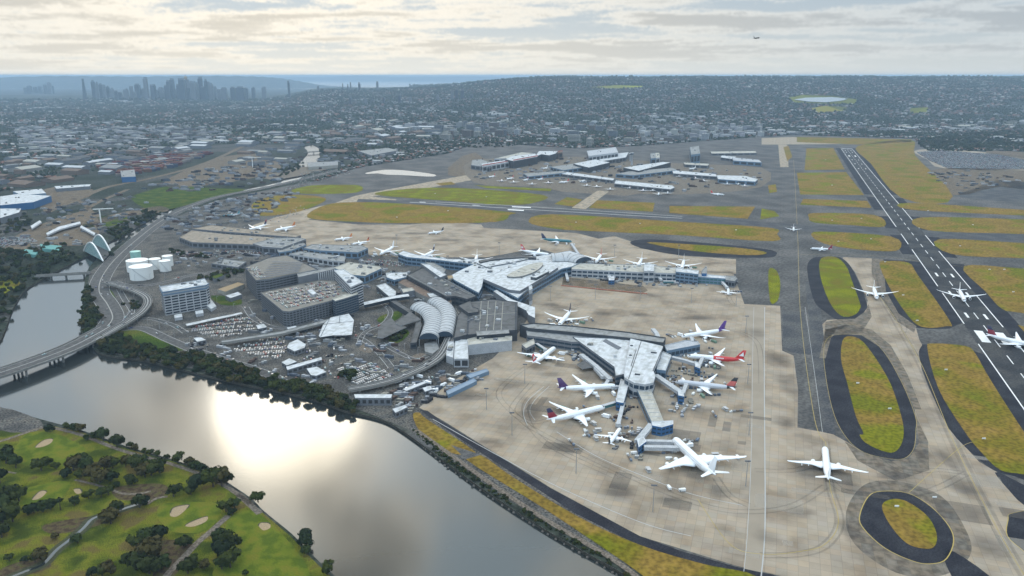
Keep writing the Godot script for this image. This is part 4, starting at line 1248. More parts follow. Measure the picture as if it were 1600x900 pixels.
func terminal() -> void:
	# check-in hall and its neighbours
	var o := bldg("check_in_hall", "grey roofed check-in hall with thin white roof ridges", "terminal building", "735,472 770,468 809,473 808,516 728,524 709,529 716,492", 14, "dark_wall", "grey_roof", {"units": 14})
	roof_lines(o, ["752,471 749,517", "763,471 760,517", "775,471 771,516", "786,472 783,516", "733,494 808,489"], 14, "cream_roof", 0.8)
	roof_lines(o, ["733,478 730,523", "806,473 806,516"], 14, "dark_wall", 2.0)
	bldg("plant_room", "low dark plant room at the corner of the grey hall roof", "plant room", "716,478 735,470 738,480 748,483 747,488 732,490", 18, "dark_wall", "grey_roof", {"from": 14.0})
	bldg("freight_building", "long pale building with a flat front below the grey hall", "terminal building", "730,531 746,527 800,526 800,533 732,540", 12, "pale_wall", "cream_roof", {"floors": 1, "bay": 70.0, "fill": Vector2(0.88, 0.12), "glass": "grey_wall", "units": 4, "lip": 1.0})
	bldg("clerestory", "dark glazed clerestory between grey hall and pale building", "roof light", "744,518 795,515 796,521 745,525", 16, "glass", "mid_roof", {"from": 12.0, "lip": 0.4})
	bldg("loading_dock", "white flat roofed loading dock over a dark bay", "loading dock", "711,531 731,531 732,561 709,561", 10, "pale_wall", "white_roof", {"floors": 1, "bay": 9.0, "fill": Vector2(0.8, 0.7), "glass": "dark", "pane": "dock_door", "lip": 0.4})
	bldg("dock_shed", "narrow pale shed left of the white loading dock", "shed", "700,535 710,533 708,560 697,556", 8, "pale_wall", "white_roof", {"units": 2})
	o = bldg("departures_hall", "long dark roofed departures hall along the red forecourt road", "terminal building", "635,431 662,418 690,432 712,447 745,463 730,468 711,463 697,464", 13, "dark_wall", "grey_roof", {"units": 12, "floors": 2, "bay": 8.0})
	roof_lines(o, ["637,430 698,463", "664,420 742,463", "700,452 722,461", "705,447 735,461"], 13, "mid_roof", 1.4, "roof_edge", 1.0)
	bldg("forecourt_deck", "elevated forecourt road in reddish paving before the departures hall", "elevated road", "622,442 634,434 706,471 700,478 660,462", 7, "concrete_wall", "brown_roof", {"lip": 1.0})
	bldg("roof_pavilion", "lavender grey stepped pavilion above the departures hall", "terminal building", "657,412 671,413 698,430 688,434", 17, "grey_wall", "white_roof", {"floors": 1, "bay": 8.0})
	bldg("roof_pavilion", "small dark edged roof behind the lavender pavilion", "terminal building", "664,410 678,411 697,421 694,427 684,422", 15, "grey_wall", "mid_roof", {})
	# the white terminal
	o = bldg("main_terminal", "vast pale roofed terminal hall with stepped roof levels", "terminal building", "622,397 636,402 680,406 740,413 720,422 704,431 709,437 748,458 753,448 755,438 796,459 809,466 831,447 878,420 893,417 915,406 912,399 890,392 862,397 820,403 770,405 740,405 700,405 650,398 630,392", 14, "steel_blue", "white_roof", {"units": 46, "floors": 2, "bay": 9.0, "fill": Vector2(0.85, 0.55), "glass": "blue_glass", "lip": 0.5})
	bldg("upper_roof", "raised pale roof over the terminal's middle", "terminal building", "755,436 795,453 812,455 845,436 872,418 860,408 830,410 790,420", 18, "grey_wall", "white_roof", {"from": 14.0, "units": 16, "lip": 0.6})
	bldg("curved_roof", "cream curved roof panel on the terminal's middle", "terminal building", "792,431 812,432 836,424 848,414 845,410 825,414 805,423", 20.5, "mid_roof", "cream_roof", {"from": 18.0, "lip": 0.2, "round": 3})
	bldg("curved_roof", "long low roof arm sweeping along the terminal's far edge", "terminal building", "745,411 770,408 820,402 835,402 800,410 760,417", 16, "grey_wall", "white_roof", {"from": 14.0, "lip": 0.2})
	bldg("roof_edge", "thin dark curved rim beyond the long low roof arm", "terminal building", "748,407 775,402 815,400.5 838,401 838,402.5 815,402 776,404.5 750,410", 18, "dark_wall", "grey_roof", {"from": 14.0, "lip": 0.0})
	bldg("roof_light", "green black slot of a roof light on the terminal", "roof light", "829,433 838,434 858,424 855,420 848,425 836,431", 22, "dark_wall", "white_roof", {"from": 18.0, "lip": 0.3})
	bldg("terminal_corner", "pale slab fronted corner tower of the terminal", "terminal building", "826,447 831,446 832,452 827,454", 22, "pale_wall", "white_roof", {"floors": 1, "bay": 4.0, "glass": "grey_wall"})
	bldg("roof_kiosk", "yellow box on the terminal roof edge", "roof box", "699,431 707,430 708,434 701,436", 16, "cream_roof", "sand", {"from": 14.0, "lip": 0.1})
	vault("vaulted_hall", "smooth vaulted white roof at the terminal's pier end", "862,404 876,404 890,404 902,406 912,409", 15, 44, 34, 8.0, 5)
	bldg("link_bridge", "white covered walkway slanting past the grey hall", "walkway", "771,455 776,453 800,468 836,480 836,497 826,492 822,485 795,472", 11, "grey_wall", "white_roof", {"lip": 0.2})
	# far pier
	bldg("pier", "long far pier with white roof and dark window bands", "pier", "893,411 940,413 980,414 1010,414 1090,424 1088,429 1005,426 960,424 893,421", 13, "pale_wall", "cream_roof", {"floors": 2, "bay": 9.0, "fill": Vector2(0.8, 0.5), "glass": "blue_glass", "units": 12})
	bldg("pier_block", "pale blue glazed block halfway along the far pier", "pier", "1006,413 1022,413 1022,424 1006,424", 18, "pale_wall", "white_roof", {"floors": 2, "bay": 8.0, "glass": "blue_glass"})
	bldg("pier_block", "blue grey roofed block toward the far pier's tip", "pier", "1056,419 1092,423 1091,429 1056,425", 17, "steel_blue", "white_roof", {"floors": 3, "bay": 7.0, "glass": "blue_glass"})
	bldg("pier_link", "narrow glazed arm to the far pier's tip", "pier", "1091,428 1134,432 1134,436 1091,433", 10, "steel_blue", "white_roof", {"floors": 2, "bay": 6.0, "glass": "teal_glass"})
	bldg("pier_tip", "pale rounded end of the far pier", "pier", "1132,431 1149,432 1152,436 1148,440 1134,438", 10, "grey_wall", "mid_roof", {"floors": 1, "bay": 5.0})
	bldg("stair_tower", "dark blue stair block behind the far pier", "stair tower", "1096,424 1103,416 1105,419 1104,428 1097,428", 14, "blue_panel", "mid_roof", {})
	# near pier
	o = bldg("pier_corridor", "long grey pier corridor with dark roof edge", "pier", "812,509 834,506 900,511 980,520 1040,529 1036,537 980,529 890,520 826,514", 14, "dark_wall", "mid_roof", {"lip": 1.4})
	bldg("pier_corridor", "lower banded corridor below the dark pier roof", "pier", "822,517 890,524 980,533 975,537 893,535 850,528 824,525", 11, "grey_wall", "mid_roof", {"floors": 2, "bay": 10.0, "fill": Vector2(0.95, 0.45), "glass": "blue_glass"})
	o = bldg("pier_hall", "white triangular roof of the near pier's gate hall", "pier", "895,527 976,530 987,531 976,585 962,588 960,574", 12, "grey_wall", "white_roof", {"floors": 2, "bay": 7.0, "fill": Vector2(0.94, 0.5), "glass": "blue_glass", "units": 3})
	roof_lines(o, ["943,533 966,546", "944.5,532 968,545", "946,531 970,544"], 12, "grey_wall", 2.0, "skylight", 0.7)
	o = bldg("gate_hall", "rounded white roof standing over the near pier's heart", "pier", "985,529 1036,541 1030,560 1021,579 1024,588 1021,598 1008,601 990,598 976,590 975,584", 16, "pale_wall", "white_roof", {"floors": 2, "bay": 7.0, "glass": "blue_glass", "lip": 0.3})
	roof_lines(o, ["1002,533 982,592", "1035,545 1020,580", "994,547 986,572"], 16, "grey_roof", 0.7, "roof_seam", 0.25)
	for w in ["1017,551 1026,552", "992,585 1000,586", "986,540 988,541", "984,555 986,556"]: roof_lines(o, [w], 16, "dark_wall", 2.4, "roof_vent", 0.9)
	bldg("pier_annex", "small white roof right of the rounded pier roof", "pier", "1033,548 1049,556 1040,580 1026,578", 11, "steel_blue", "white_roof", {"floors": 1, "bay": 6.0, "glass": "blue_glass"})
	bldg("gate_building", "short white gate arm under the rounded roof, the one toward the dark red tailed airliner", "gate arm", "970,592 983,598 976,624 963,622", 9, "steel_blue", "white_roof", {"lip": 0.3, "floors": 1, "bay": 6.0, "glass": "blue_glass"})
	o = bldg("gate_building", "long ribbed white gate arm toward the giant airliner", "gate arm", "992,601 1014,602 1037,658 1018,659", 9, "steel_blue", "cream_roof", {"lip": 0.3, "floors": 1, "bay": 6.0, "glass": "blue_glass"})
	for i in 9: roof_lines(o, ["%.1f,%.1f %.1f,%.1f" % [lerpf(993, 1018, i / 8.5 + .05), lerpf(601, 659, i / 8.5 + .05), lerpf(1014, 1037, i / 8.5 + .05), lerpf(602, 658, i / 8.5 + .05)]], 9, "white_roof", 0.5, "roof_rib", 0.3)
	blue_box("1018,659 1036,658 1052,657 1052,663 1034,668 1019,665", 9, "deep blue lobby at the end of the ribbed gate arm")
	blue_box("995,686 1006,683 1010,690 998,699", 8, "deep blue lobby where the giant airliner's bridges start")
	blue_box("962,622 976,624 974,630 963,628", 9, "deep blue lobby at the end of the short gate arm")
	blue_box("1058,608 1068,612 1069,620 1060,618", 9, "deep blue lobby beside the silver airliner's nose")
	blue_box("1085,564 1095,568 1094,576 1086,573", 9, "deep blue lobby beside the red airliner's nose")
	bridge_tube("1018,662 996,688", 7.5, "white covered bridge from ribbed arm to the blue lobby", 5.5, false)
	bridge_tube("1008,688 1050,689", 6.5, "far of two parallel bridges to the giant airliner", 4.0)
	bridge_tube("1006,697 1059,698", 6.5, "near of two parallel bridges to the giant airliner", 4.5)
	bridge_tube("964,627 940,634", 6.0, "teal glazed bridge to the dark red tailed airliner", 3.6, true, true)
	bridge_tube("974,628 966,661", 6.0, "thin white bridge to the small black tailed airliner")
	bridge_tube("1024,585 1064,612", 8.5, "long double walkway to the silver airliner's lobby", 6.0, false)
	bridge_tube("1067,614 1072,600", 6.5, "short bridge to the silver airliner's nose")
	bridge_tube("1050,557 1070,562 1090,568", 8.0, "walkway to the lobby by the red airliner", 4.5, false)
	bridge_tube("1093,569 1098,558", 6.5, "short bridge beside the red airliner's nose")
	o = bldg("glazed_walkway", "long pale glazed walkway toward the violet tailed airliner", "walkway", "1038,540 1072,532 1090,534 1094,539 1062,545 1042,549", 9, "steel_blue", "pale_wall", {"floors": 1, "bay": 6.0, "glass": "blue_glass"})
	bridge_tube("1082,536 1081,527", 6.5, "short bridge to the violet tailed airliner")
	bridge_tube("1020,513 1026,520 1030,531", 8.0, "white crooked bridge at the far end of the pier corridor", 5.0)
	bridge_tube("908,553 930,570 954,592", 7.0, "long white walkway along the triangular hall", 5.0, false)
	bridge_tube("930,574 942,587", 6.0, "short white walkway by the plum tailed airliner")
	bridge_tube("954,588 946,600", 6.0, "white bridge behind the plum tailed airliner's wing")
	bridge_tube("971,603 958,603", 6.0, "short bridge at the plum tailed airliner's nose")
	bldg("equipment_shelter", "grey slatted equipment shelter beside the long white walkway", "shelter", "901,569 916,562 925,569 926,573 910,576", 5, "metal", "grey_roof", {"from": 4.0, "lip": 0.2})
	bridge_tube("838,536 852,545", 6.0, "teal bridge by the red tailed airliner", 3.6, true, true)
	bldg("gate_pavilion", "cream roofed pavilion where the corridor meets the pale building", "pavilion", "815,539 834,530 836,538 822,545", 9, "grey_wall", "cream_roof", {"floors": 1, "bay": 6.0})
	bridge_tube("944,419 953,433", 7.0, "white bridge down from the far pier over the works", 5.0)
	bridge_tube("954,434 966,428", 6.0, "short bridge beside the works under the far pier")
	blue_box("951,432 960,432 960,438 951,438", 7, "deep blue lobby at the works under the far pier")
	bridge_tube("1022,424 1033,436", 7.0, "white bridge down from the far pier's blue block", 4.0)
	bridge_tube("1036,439 1054,439", 6.0, "teal bridge below the far pier", 4.0, true, true)
	bridge_tube("1125,436 1136,448", 6.0, "thin bridge to the small airliner at the far pier's tip")
	bridge_tube("884,425 887,436", 6.0, "short bridge beneath the vaulted roof", 4.0)
	for w in ["620,398 612,394", "668,404 662,402", "700,406 690,402", "745,410 742,409", "1025,414 1010,411", "1065,420 1060,417", "918,408 926,408", "850,402 855,399", "905,398 893,380"]:
		bridge_tube(w, 7.0, "%s pale bridge along the terminal's far side" % ORDINAL[["620,398 612,394", "668,404 662,402", "700,406 690,402", "745,410 742,409", "850,402 855,399", "905,398 893,380", "918,408 926,408", "1025,414 1010,411", "1065,420 1060,417"].find(w)], 4.0)
	# works in front of the far pier
	sheet("works_yard", pts("880,433 1005,447 1012,454 1002,460 925,452 878,446"), 0.2, "dirt", self, "sandy works yard fenced in under the far pier")
	for i in 26:
		var c := f2(g(lerpf(880, 1008, i / 25.0), lerpf(447, 459.5, i / 25.0)))
		var b := put("barrier", box_mesh(6.5, 1.2, 0.8), plain("barrier_orange", lin(.4, .14, .08)), self)
		b.position = Vector3(c.x, 0.8, c.y)
		b.rotation.y = -0.12
		tag(b, "orange barrier, %s from the left of the line fencing the works yard" % ordinal(i), "barrier", "orange barriers round the works yard")
	# barrel roofs over the station, canopies
	vault("station_roof", "ribbed barrel roof curving over the station, the one nearer the triangular canopy", "655,480 672,490 678,503 675,516 670,530", 9, 27, 23, 8.0, 17)
	vault("station_roof", "ribbed barrel roof curving over the station, the one beside the grey hall", "680,471 694,480 700,492 699,508 695,526", 9, 24, 20, 7.0, 17)
	bldg("canopy", "big dark triangular canopy sail, the upper one", "canopy", "617,505 641,487 658,499 626,509", 9, "metal", "grey_roof", {"from": 8.2, "lip": 0.0})
	bldg("canopy", "big dark triangular canopy sail, the lower one", "canopy", "589,527 592,510 611,496 619,505 635,511 598,528", 8, "metal", "grey_roof", {"from": 7.2, "lip": 0.0})
	bldg("station_hall", "slatted grey roof left of the ribbed barrel roofs", "hall", "650,505 657,501 659,509 651,536 641,537", 7, "dark_wall", "grey_roof", {"floors": 1, "bay": 6.0})
	bldg("station_steps", "pale stepped entrance below the ribbed barrel roofs", "steps", "663,537 682,532 686,545 676,553 664,549", 3, "concrete_wall", "mid_roof", {"lip": 0.2})
	bldg("walkway_roof", "white roofed walkway from the car park to the terminal", "walkway", "568,472 615,462 638,459 640,463 612,467 569,477", 10, "glass", "white_roof", {"from": 6.0, "lip": 0.2})
	bldg("long_canopy", "dark shingled canopy strip left of the triangular sails", "canopy", "608,470 616,468 648,487 640,490", 7, "dark_wall", "grey_roof", {})
	bldg("transit_hall", "white flat roofed hall beyond the hotel block", "hall", "588,447 602,443 619,456 618,462 608,464", 8, "grey_wall", "white_roof", {"floors": 1, "bay": 6.0})
	bldg("transit_hall", "small cream roofed hall beside the reddish forecourt", "hall", "627,452 644,450 648,454 630,458", 9, "grey_wall", "cream_roof", {})
	bldg("transit_hall", "small white hall in the middle of the forecourt road", "hall", "667,459 681,458 686,463 672,465", 8, "grey_wall", "white_roof", {})
	bldg("transit_hall", "white roofed hall with blue end near the far pier's root", "hall", "603,427 636,426 637,433 616,438 604,434", 9, "steel_blue", "white_roof", {"floors": 1, "bay": 8.0, "units": 3})

func car_park_and_hotel() -> void:
	var o := bldg("car_park_building", "big multi-storey car park with sunlit open deck full of cars", "car park", "407,458 442,487 452,488 517,471 560,456 558,450 541,441 500,438", 20, "grey_wall", "deck", {"lip": 1.2, "floors": 6, "bay": 5.0, "fill": Vector2(0.72, 0.55), "glass": "dark", "pane": "deck_opening"})
	bldg("stair_core", "white drum roofed stair core on the open car deck", "stair core", "480,454 487,451 495,458 489,461", 23.5, "pale_wall", "white_roof", {"from": 20.0, "lip": 0.2})
	o = bldg("car_park_building", "taller rear car park with sail strips coloured as shadow bands across its deck", "car park", "383,418 400,439 420,437 463,428 497,422 478,413 448,399 420,403", 30, "grey_wall", "deck", {"lip": 1.2, "floors": 8, "bay": 6.0, "fill": Vector2(0.85, 0.5), "glass": "dark", "pane": "deck_opening"})
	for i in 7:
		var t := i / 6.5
		roof_lines(o, ["%.1f,%.1f %.1f,%.1f" % [lerpf(406, 427, t), lerpf(434, 407, t), lerpf(466, 474, t), lerpf(424, 409, t)]], 32.5, "grey_wall", 3.4, "sail_shadow_band", 0.3)  # sail strips, their grey also standing in for the deck's dark shadow bands
	o = bldg("office_block", "dark glass fronted block at the car park's right corner", "office building", "519,468 534,461 557,456 560,460 542,466 524,471", 24, "grey_wall", "cream_roof", {"floors": 7, "bay": 5.0, "fill": Vector2(0.9, 0.7), "glass": "blue_glass"})
	o = bldg("office_block", "white roofed hotel wing with banded dark windows", "hotel", "522,423 537,421 567,441 548,449", 34, "pale_wall", "white_roof", {"floors": 9, "bay": 30.0, "fill": Vector2(0.94, 0.45), "glass": "glass", "units": 4})
	o = bldg("office_block", "grey slab block with white upright fins behind the car deck", "office building", "464,428 497,421 521,417 523,421 498,427 466,434", 30, "grey_wall", "mid_roof", {"lip": 1.0})
	var f := pts("498,428 523,422", 30)
	for i in 9:
		var q := f[0].lerp(f[1], i / 8.0)
		var b := put("fin", box_mesh(1.0, 18.0, 1.6), mt("white_roof"), o)
		b.position = Vector3(q.x, 22, q.y + 1.2) - o.position
	o = bldg("canopy", "white winged canopy roof below the car park corner", "canopy", "505,507 517,496 545,490 553,500 550,523 540,524 520,524 500,527 498,525", 7, "dark_wall", "white_roof", {"from": 5.5, "lip": 0.1})
	roof_lines(o, ["505,507 552,502", "515,498 501,526", "531,494 530,505"], 7, "grey_wall", 0.8, "roof_seam", 0.3)
	# glazed office block by the interchange
	o = bldg("office_block", "eight storey office block with pale grid front and curved white roof edge", "office building", "250,449 312,438 320,436 326,445 322,448 255,459", 31, "pale_wall", "white_roof", {"lip": 1.5, "floors": 8, "bay": 9.5, "fill": Vector2(0.84, 0.5), "glass": "glass", "units": 6})
	slats(o, pts("250,449 312,438 320,436 326,445 322,448 255,459", 31), 26.0, 34.0, 2, mt("steel_blue"), "upper_cladding", 0.9)
	for w in [["272,492 284,490 285,495 273,497", "small white porch by the office block's left foot"], ["305,486 317,484 318,489 306,491", "small white porch by the office block's middle"], ["308,466 326,463 338,478 330,483", "low pale ramp house right of the office block"]]:
		bldg("porch", w[1], "porch", w[0], 4, "pale_wall", "white_roof", {"lip": 0.1})
	bldg("covered_walkway", "long thin white walkway roof beside the packed car lot", "walkway", "290,506 377,488 379,490 292,509", 4, "metal", "white_roof", {"from": 3.4, "lip": 0.0})
	bldg("elevated_walkway", "grey elevated walkway crossing between the two car lots", "walkway", "345,533 440,518 516,498 518,502 441,522 347,536", 6, "concrete_wall", "mid_roof", {"from": 4.0, "lip": 0.8})
	for w in [["302,528 314,527 322,531 308,534", "white canopy over the toll booths", 5], ["400,508 412,506 417,511 403,514", "white bus shelter at the car park foot", 5], ["448,512 462,509 465,513 451,516", "pale box kiosk at the car park's front foot", 5], ["452,536 465,530 478,538 476,543 460,549 448,543", "flat grey roof of a sunken building beyond the second lot", 6], ["440,566 452,560 464,565 448,571", "white flat roof by the riverside depot", 5], ["447,573 502,558 503,562 449,578", "long white depot roof beside the river trees", 6], ["479,576 495,573 510,581 494,587 486,586", "pair of pale roofs at the end of the depot", 5], ["553,616 613,616 611,622 555,622", "long white roof over a dark open yard by the river", 8], ["613,639 632,633 637,636 618,645", "small white roof at the river gate", 6], ["629,608 662,596 667,598 635,611", "narrow pale roof below the curved viaduct", 5], ["660,606 672,603 676,608 664,612", "small white square roof near the blue ramp", 5]]:
		bldg("shed", w[1], "shed", w[0], w[2], "grey_wall", "white_roof", {"lip": 0.1, "floors": 1, "bay": 6.0, "fill": Vector2(0.6, 0.5), "glass": "dark", "pane": "bay_door"})
	bldg("blue_ramp", "blue roofed ramp winding toward the freight building, its lower arm", "ramp", "697,611 740,591 745,595 738,599 700,617", 4, "steel_blue", "steel_blue", {"lip": 0.3})
	bldg("blue_ramp", "blue roofed ramp winding toward the freight building, its upper arm", "ramp", "728,586 760,576 764,580 735,591", 4, "steel_blue", "steel_blue", {"lip": 0.3})
	bldg("red_shed", "small red brown shed near the blue ramp", "shed", "686,590 696,587 698,594 690,598", 4, "brown_roof", "brown_roof", {})
	for w in [["340,452 372,441 382,444 352,456", "orange roofed low building behind the office block", "sand", "cream_roof"], ["352,462 372,456 378,460 360,466", "pale low building beside the orange roofs", "white_roof", "grey_wall"], ["330,432 346,427 350,430 336,436", "green roofed shed among the trees", "meadow", "grey_wall"]]:
		bldg("shed", w[1], "shed", w[0], 6, w[3], w[2], {"lip": 0.2})
	# tanks
	for w in [[222, 427, 17.5, 20.0, "tank_white", "big white fuel tank standing foremost of the group"], [216, 415, 17, 18.0, "tank_white", "broad pale fuel tank behind the foremost one"], [243, 412, 9.5, 17.0, "tank_white", "upright pale tank to the right of the broad ones"], [259, 415, 9, 17.0, "tank_white", "upright pale tank with shaded side beside its twin"], [263, 407, 8.5, 17.0, "tank_white", "upright pale tank at the back of the group"], [213, 399, 8.5, 16.0, "tank_green", "mint green tank at the back of the group"]]:
		var c := g(w[0], w[1] + 8)
		var root := base("fuel_tank", Vector3(c.x, 0, c.z), w[5], "fuel tank", "fuel tanks beside the interchange")
		var s := st0(true)
		lathe(s, Vector3.ZERO, Vector3.UP, PackedVector2Array([Vector2(0, w[2]), Vector2(w[3], w[2])]), 28)
		obj("shell", s, mt(w[4]), root)
		s = st0()
		lathe(s, Vector3(0, w[3], 0), Vector3.UP, PackedVector2Array([Vector2(0.0, w[2] + 0.3), Vector2(0.5, w[2] + 0.3), Vector2(1.4, 0.2)]), 28)
		obj("roof", s, mt(w[4]), root)
		s = st0()
		for k in 14:
			var a := PI * 0.2 + k * 0.09
			var b := a + 0.09
			bar(s, Vector3(cos(a) * (w[2] + .5), w[3] * k / 14.0, sin(a) * (w[2] + .5)), Vector3(cos(b) * (w[2] + .5), w[3] * (k + 1) / 14.0, sin(b) * (w[2] + .5)), 0.8, 0.3)
		obj("stair", s, mt("metal"), root)

func cargo_and_far() -> void:
	for w in [
		["cargo_shed", "long beige roofed cargo shed by the canal road", "280,371 300,360 355,366 440,372 465,376 440,385 380,382 300,379", 10, "grey_wall", "beige_roof", 1],
		["cargo_shed", "flat grey cargo shed with peaked end beside the beige one", "395,381 430,372 470,372 478,374 440,388 410,386", 12, "grey_wall", "mid_roof", 1],
		["cargo_shed", "blue grey ended cargo shed before the freighters", "433,391 447,383 475,380 478,383 455,392 436,395", 9, "steel_blue", "mid_roof", 1],
		["cargo_shed", "long beige shed behind the first along the apron", "300,358 330,352 420,362 470,368 462,371 360,363", 9, "grey_wall", "beige_roof", 1],
		["cargo_shed", "long grey ribbed shed with dark doors beyond the car park", "474,388 488,382 565,384 575,388 559,395 500,392", 11, "steel_blue", "mid_roof", 1],
		["cargo_shed", "pale green low roof behind the car park towers", "452,397 470,393 540,401 538,409 520,408", 9, "pale_wall", "mid_roof", 0],
		["cargo_shed", "cream roofed shed with blue shaded end", "521,419 545,410 593,417 596,420 570,432 552,430", 12, "steel_blue", "cream_roof", 0],
		["cargo_shed", "low grey roof between the tanks and the rear car park", "330,412 350,405 385,409 372,418", 7, "grey_wall", "mid_roof", 0]]:
		bldg(w[0], w[1], "cargo shed", w[2], w[3], w[4], w[5], {"units": 8, "floors": 1, "bay": 12.0, "fill": Vector2(0.7, 0.6), "glass": "dark", "pane": "dock_door"})
	for w in [
		["736,258 765,262 775,257 752,249 738,250", "low grey hangar at the near end of the red trimmed row", 14, "grey_wall", "mid_roof"],
		["754,260 802,252 798,249 752,256", "white roofed hangar with red trim, first of the row", 20, "pale_wall", "white_roof"],
		["802,252 840,245 836,240 800,244 790,249", "white roofed hangar with dark open doors in the row", 26, "dark_wall", "white_roof"],
		["772,248 815,238 833,239 800,247", "cream roofed hangar behind the red trimmed row", 24, "pale_wall", "cream_roof"],
		["836,245 846,241 858,243 868,240 872,236 842,236", "hangar with zigzag roof and dark red end", 24, "dark_wall", "white_roof"],
		["862,240 879,238 878,235 864,236", "dark red block at the end of the hangar row", 22, "brown_roof", "brown_roof"],
		["917,236 962,230 966,238 920,244", "big pale blue hangar standing alone", 30, "pale_wall", "pale_wall"],
		["932,246 962,240 982,238 978,246 940,252", "pale stepped roof beside the big hangar", 14, "grey_wall", "white_roof"],
		["896,256 930,249 953,254 920,262", "wide ribbed white terminal roof in the domestic area", 18, "dark_wall", "white_roof"],
		["860,261 895,256 910,262 880,266", "low grey terminal arm beside the ribbed roof", 12, "steel_blue", "mid_roof"],
		["818,271 880,267 885,270 825,276", "blue glazed domestic pier at the red tailed airliners", 10, "steel_blue", "mid_roof"],
		["880,268 960,279 958,282 878,272", "slanting white domestic pier", 9, "grey_wall", "white_roof"],
		["974,262 1036,253 1048,254 998,267", "broad white wedge roof of the second domestic terminal", 16, "dark_wall", "white_roof"],
		["962,272 982,268 1050,262 1058,266 990,274", "blue grey building under the wedge roof", 11, "steel_blue", "mid_roof"],
		["962,282 1050,290 1054,293 1048,296 960,287", "near pier of the second domestic terminal", 10, "grey_wall", "white_roof"],
		["1050,266 1118,272 1120,276 1052,271", "far pier of the second domestic terminal, its first half", 10, "grey_wall", "white_roof"],
		["1120,274 1164,275 1184,280 1180,284 1122,280", "far pier of the second domestic terminal, its blunt end", 12, "steel_blue", "white_roof"],
		["1068,254 1108,256 1106,259 1070,257", "long cream roofed shed beyond the domestic pier", 10, "grey_wall", "cream_roof"],
		["1144,246 1186,250 1190,254 1146,251", "mint white hangar near the main taxiway's far end", 14, "steel_blue", "pale_wall"],
		["1128,243 1150,245 1148,249 1126,246", "white shed behind the mint white hangar", 10, "grey_wall", "white_roof"],
		["1110,237 1180,236 1182,239 1112,240", "long low cream shed near the airport boundary", 8, "grey_wall", "cream_roof"],
		["1078,230 1092,228 1094,240 1080,242", "dark blue office block by the domestic area", 34, "steel_blue", "mid_roof"],
		["1016,240 1024,239 1025,247 1017,248", "slim pale twin tower left of the wedge roof", 26, "steel_blue", "mid_roof"],
		["1024,239 1030,239 1031,246 1025,247", "slim cream twin tower left of the wedge roof", 26, "pale_wall", "cream_roof"]]:
		bldg("hangar" if String(w[1]).contains("hangar") else "terminal_block", w[1], "hangar" if String(w[1]).contains("hangar") else "airport building", w[0], w[2], w[3], w[4], {"units": 4, "floors": 1, "bay": 26.0, "fill": Vector2(0.75, 0.6), "glass": "dark", "pane": "hangar_door", "lip": 0.5})
	for w in [["754,258.5 802,250.5", 21.0], ["802,250.5 840,243.5", 27.0], ["864,238 879,236", 22.0]]:
		var e := pts(w[0], w[1])
		var s := st0()
		bar(s, Vector3(e[0].x, w[1], e[0].y + 1.5), Vector3(e[1].x, w[1], e[1].y + 1.5), 1.2, 4.5)
		tag(obj("fascia", s, plain("fascia_red", lin(.33, .05, .04))), "%s red fascia band along the hangar roofs" % ORDINAL[[21.0, 27.0, 22.0].find(w[1])], "fascia", "")
	# control tower, construction cranes, small tower by the domestic area
	for w in [[987, 258, 46.0, "slender white control tower with glazed cab in the domestic area"], [985, 252, 30.0, "short pale mast tower beside the control tower"]]:
		var c := g(w[0], w[1])
		var root := base("control_tower", Vector3(c.x, 0, c.z), w[3], "control tower")
		var s := st0(true)
		lathe(s, Vector3.ZERO, Vector3.UP, PackedVector2Array([Vector2(0, 4), Vector2(w[2] * .8, 3), Vector2(w[2] * .84, 6)]), 14)
		obj("shaft", s, mt("pale_wall"), root)
		s = st0(true)
		lathe(s, Vector3(0, w[2] * .84, 0), Vector3.UP, PackedVector2Array([Vector2(0, 5.8), Vector2(w[2] * .1, 7)]), 14)
		obj("cab_glazing", s, mt("blue_glass"), root)
		s = st0(true)
		lathe(s, Vector3(0, w[2] * .94, 0), Vector3.UP, PackedVector2Array([Vector2(0, 7.4), Vector2(w[2] * .03, 7.2), Vector2(w[2] * .06, 0.2)]), 14)
		obj("roof", s, mt("white_roof"), root)

# ---------------------------------------------------------------- roads and bridges
func ordinal(i: int) -> String:
	if i < 20: return ORDINAL[i]
	var tens: Array = ["twenty", "thirty", "forty", "fifty", "sixty", "seventy"]
	var ten: String = tens[mini(i / 10 - 2 + (1 if i % 10 == 9 else 0), 5)]
	return ten.trim_suffix("y") + "ieth" if i % 10 == 9 else tens[mini(i / 10 - 2, 5)] + "-" + ORDINAL[i % 10]

func road(called: String, px: String, w: float, y: float, label: String, w1 := -1.0, mat := "road", lanes := true) -> PackedVector2Array:
	var line := curve(pts(px), 6)
	var root := base(called, Vector3.ZERO, label, called.replace("_", " "), "", "structure")
	sheet("carriageway", ribbon(line, w, w1), y, mat, root)
	if lanes and w > 7:
		sheet("edge_line", ribbon(PackedVector2Array(offset_line(line, w / 2 - 0.9)), 0.5), y + 0.03, "grey_paint", root)
		sheet("edge_line", ribbon(PackedVector2Array(offset_line(line, -w / 2 + 0.9)), 0.5), y + 0.03, "grey_paint", root)
		if w > 16: sheet("median", ribbon(line, 1.4), y + 0.04, "concrete_wall_flat", root)
	return line

func offset_line(line: PackedVector2Array, d: float) -> PackedVector2Array:
	var out := PackedVector2Array()
	for i in line.size():
		out.append(line[i] + (line[mini(i + 1, line.size() - 1)] - line[maxi(i - 1, 0)]).normalized().orthogonal() * d)
	return out

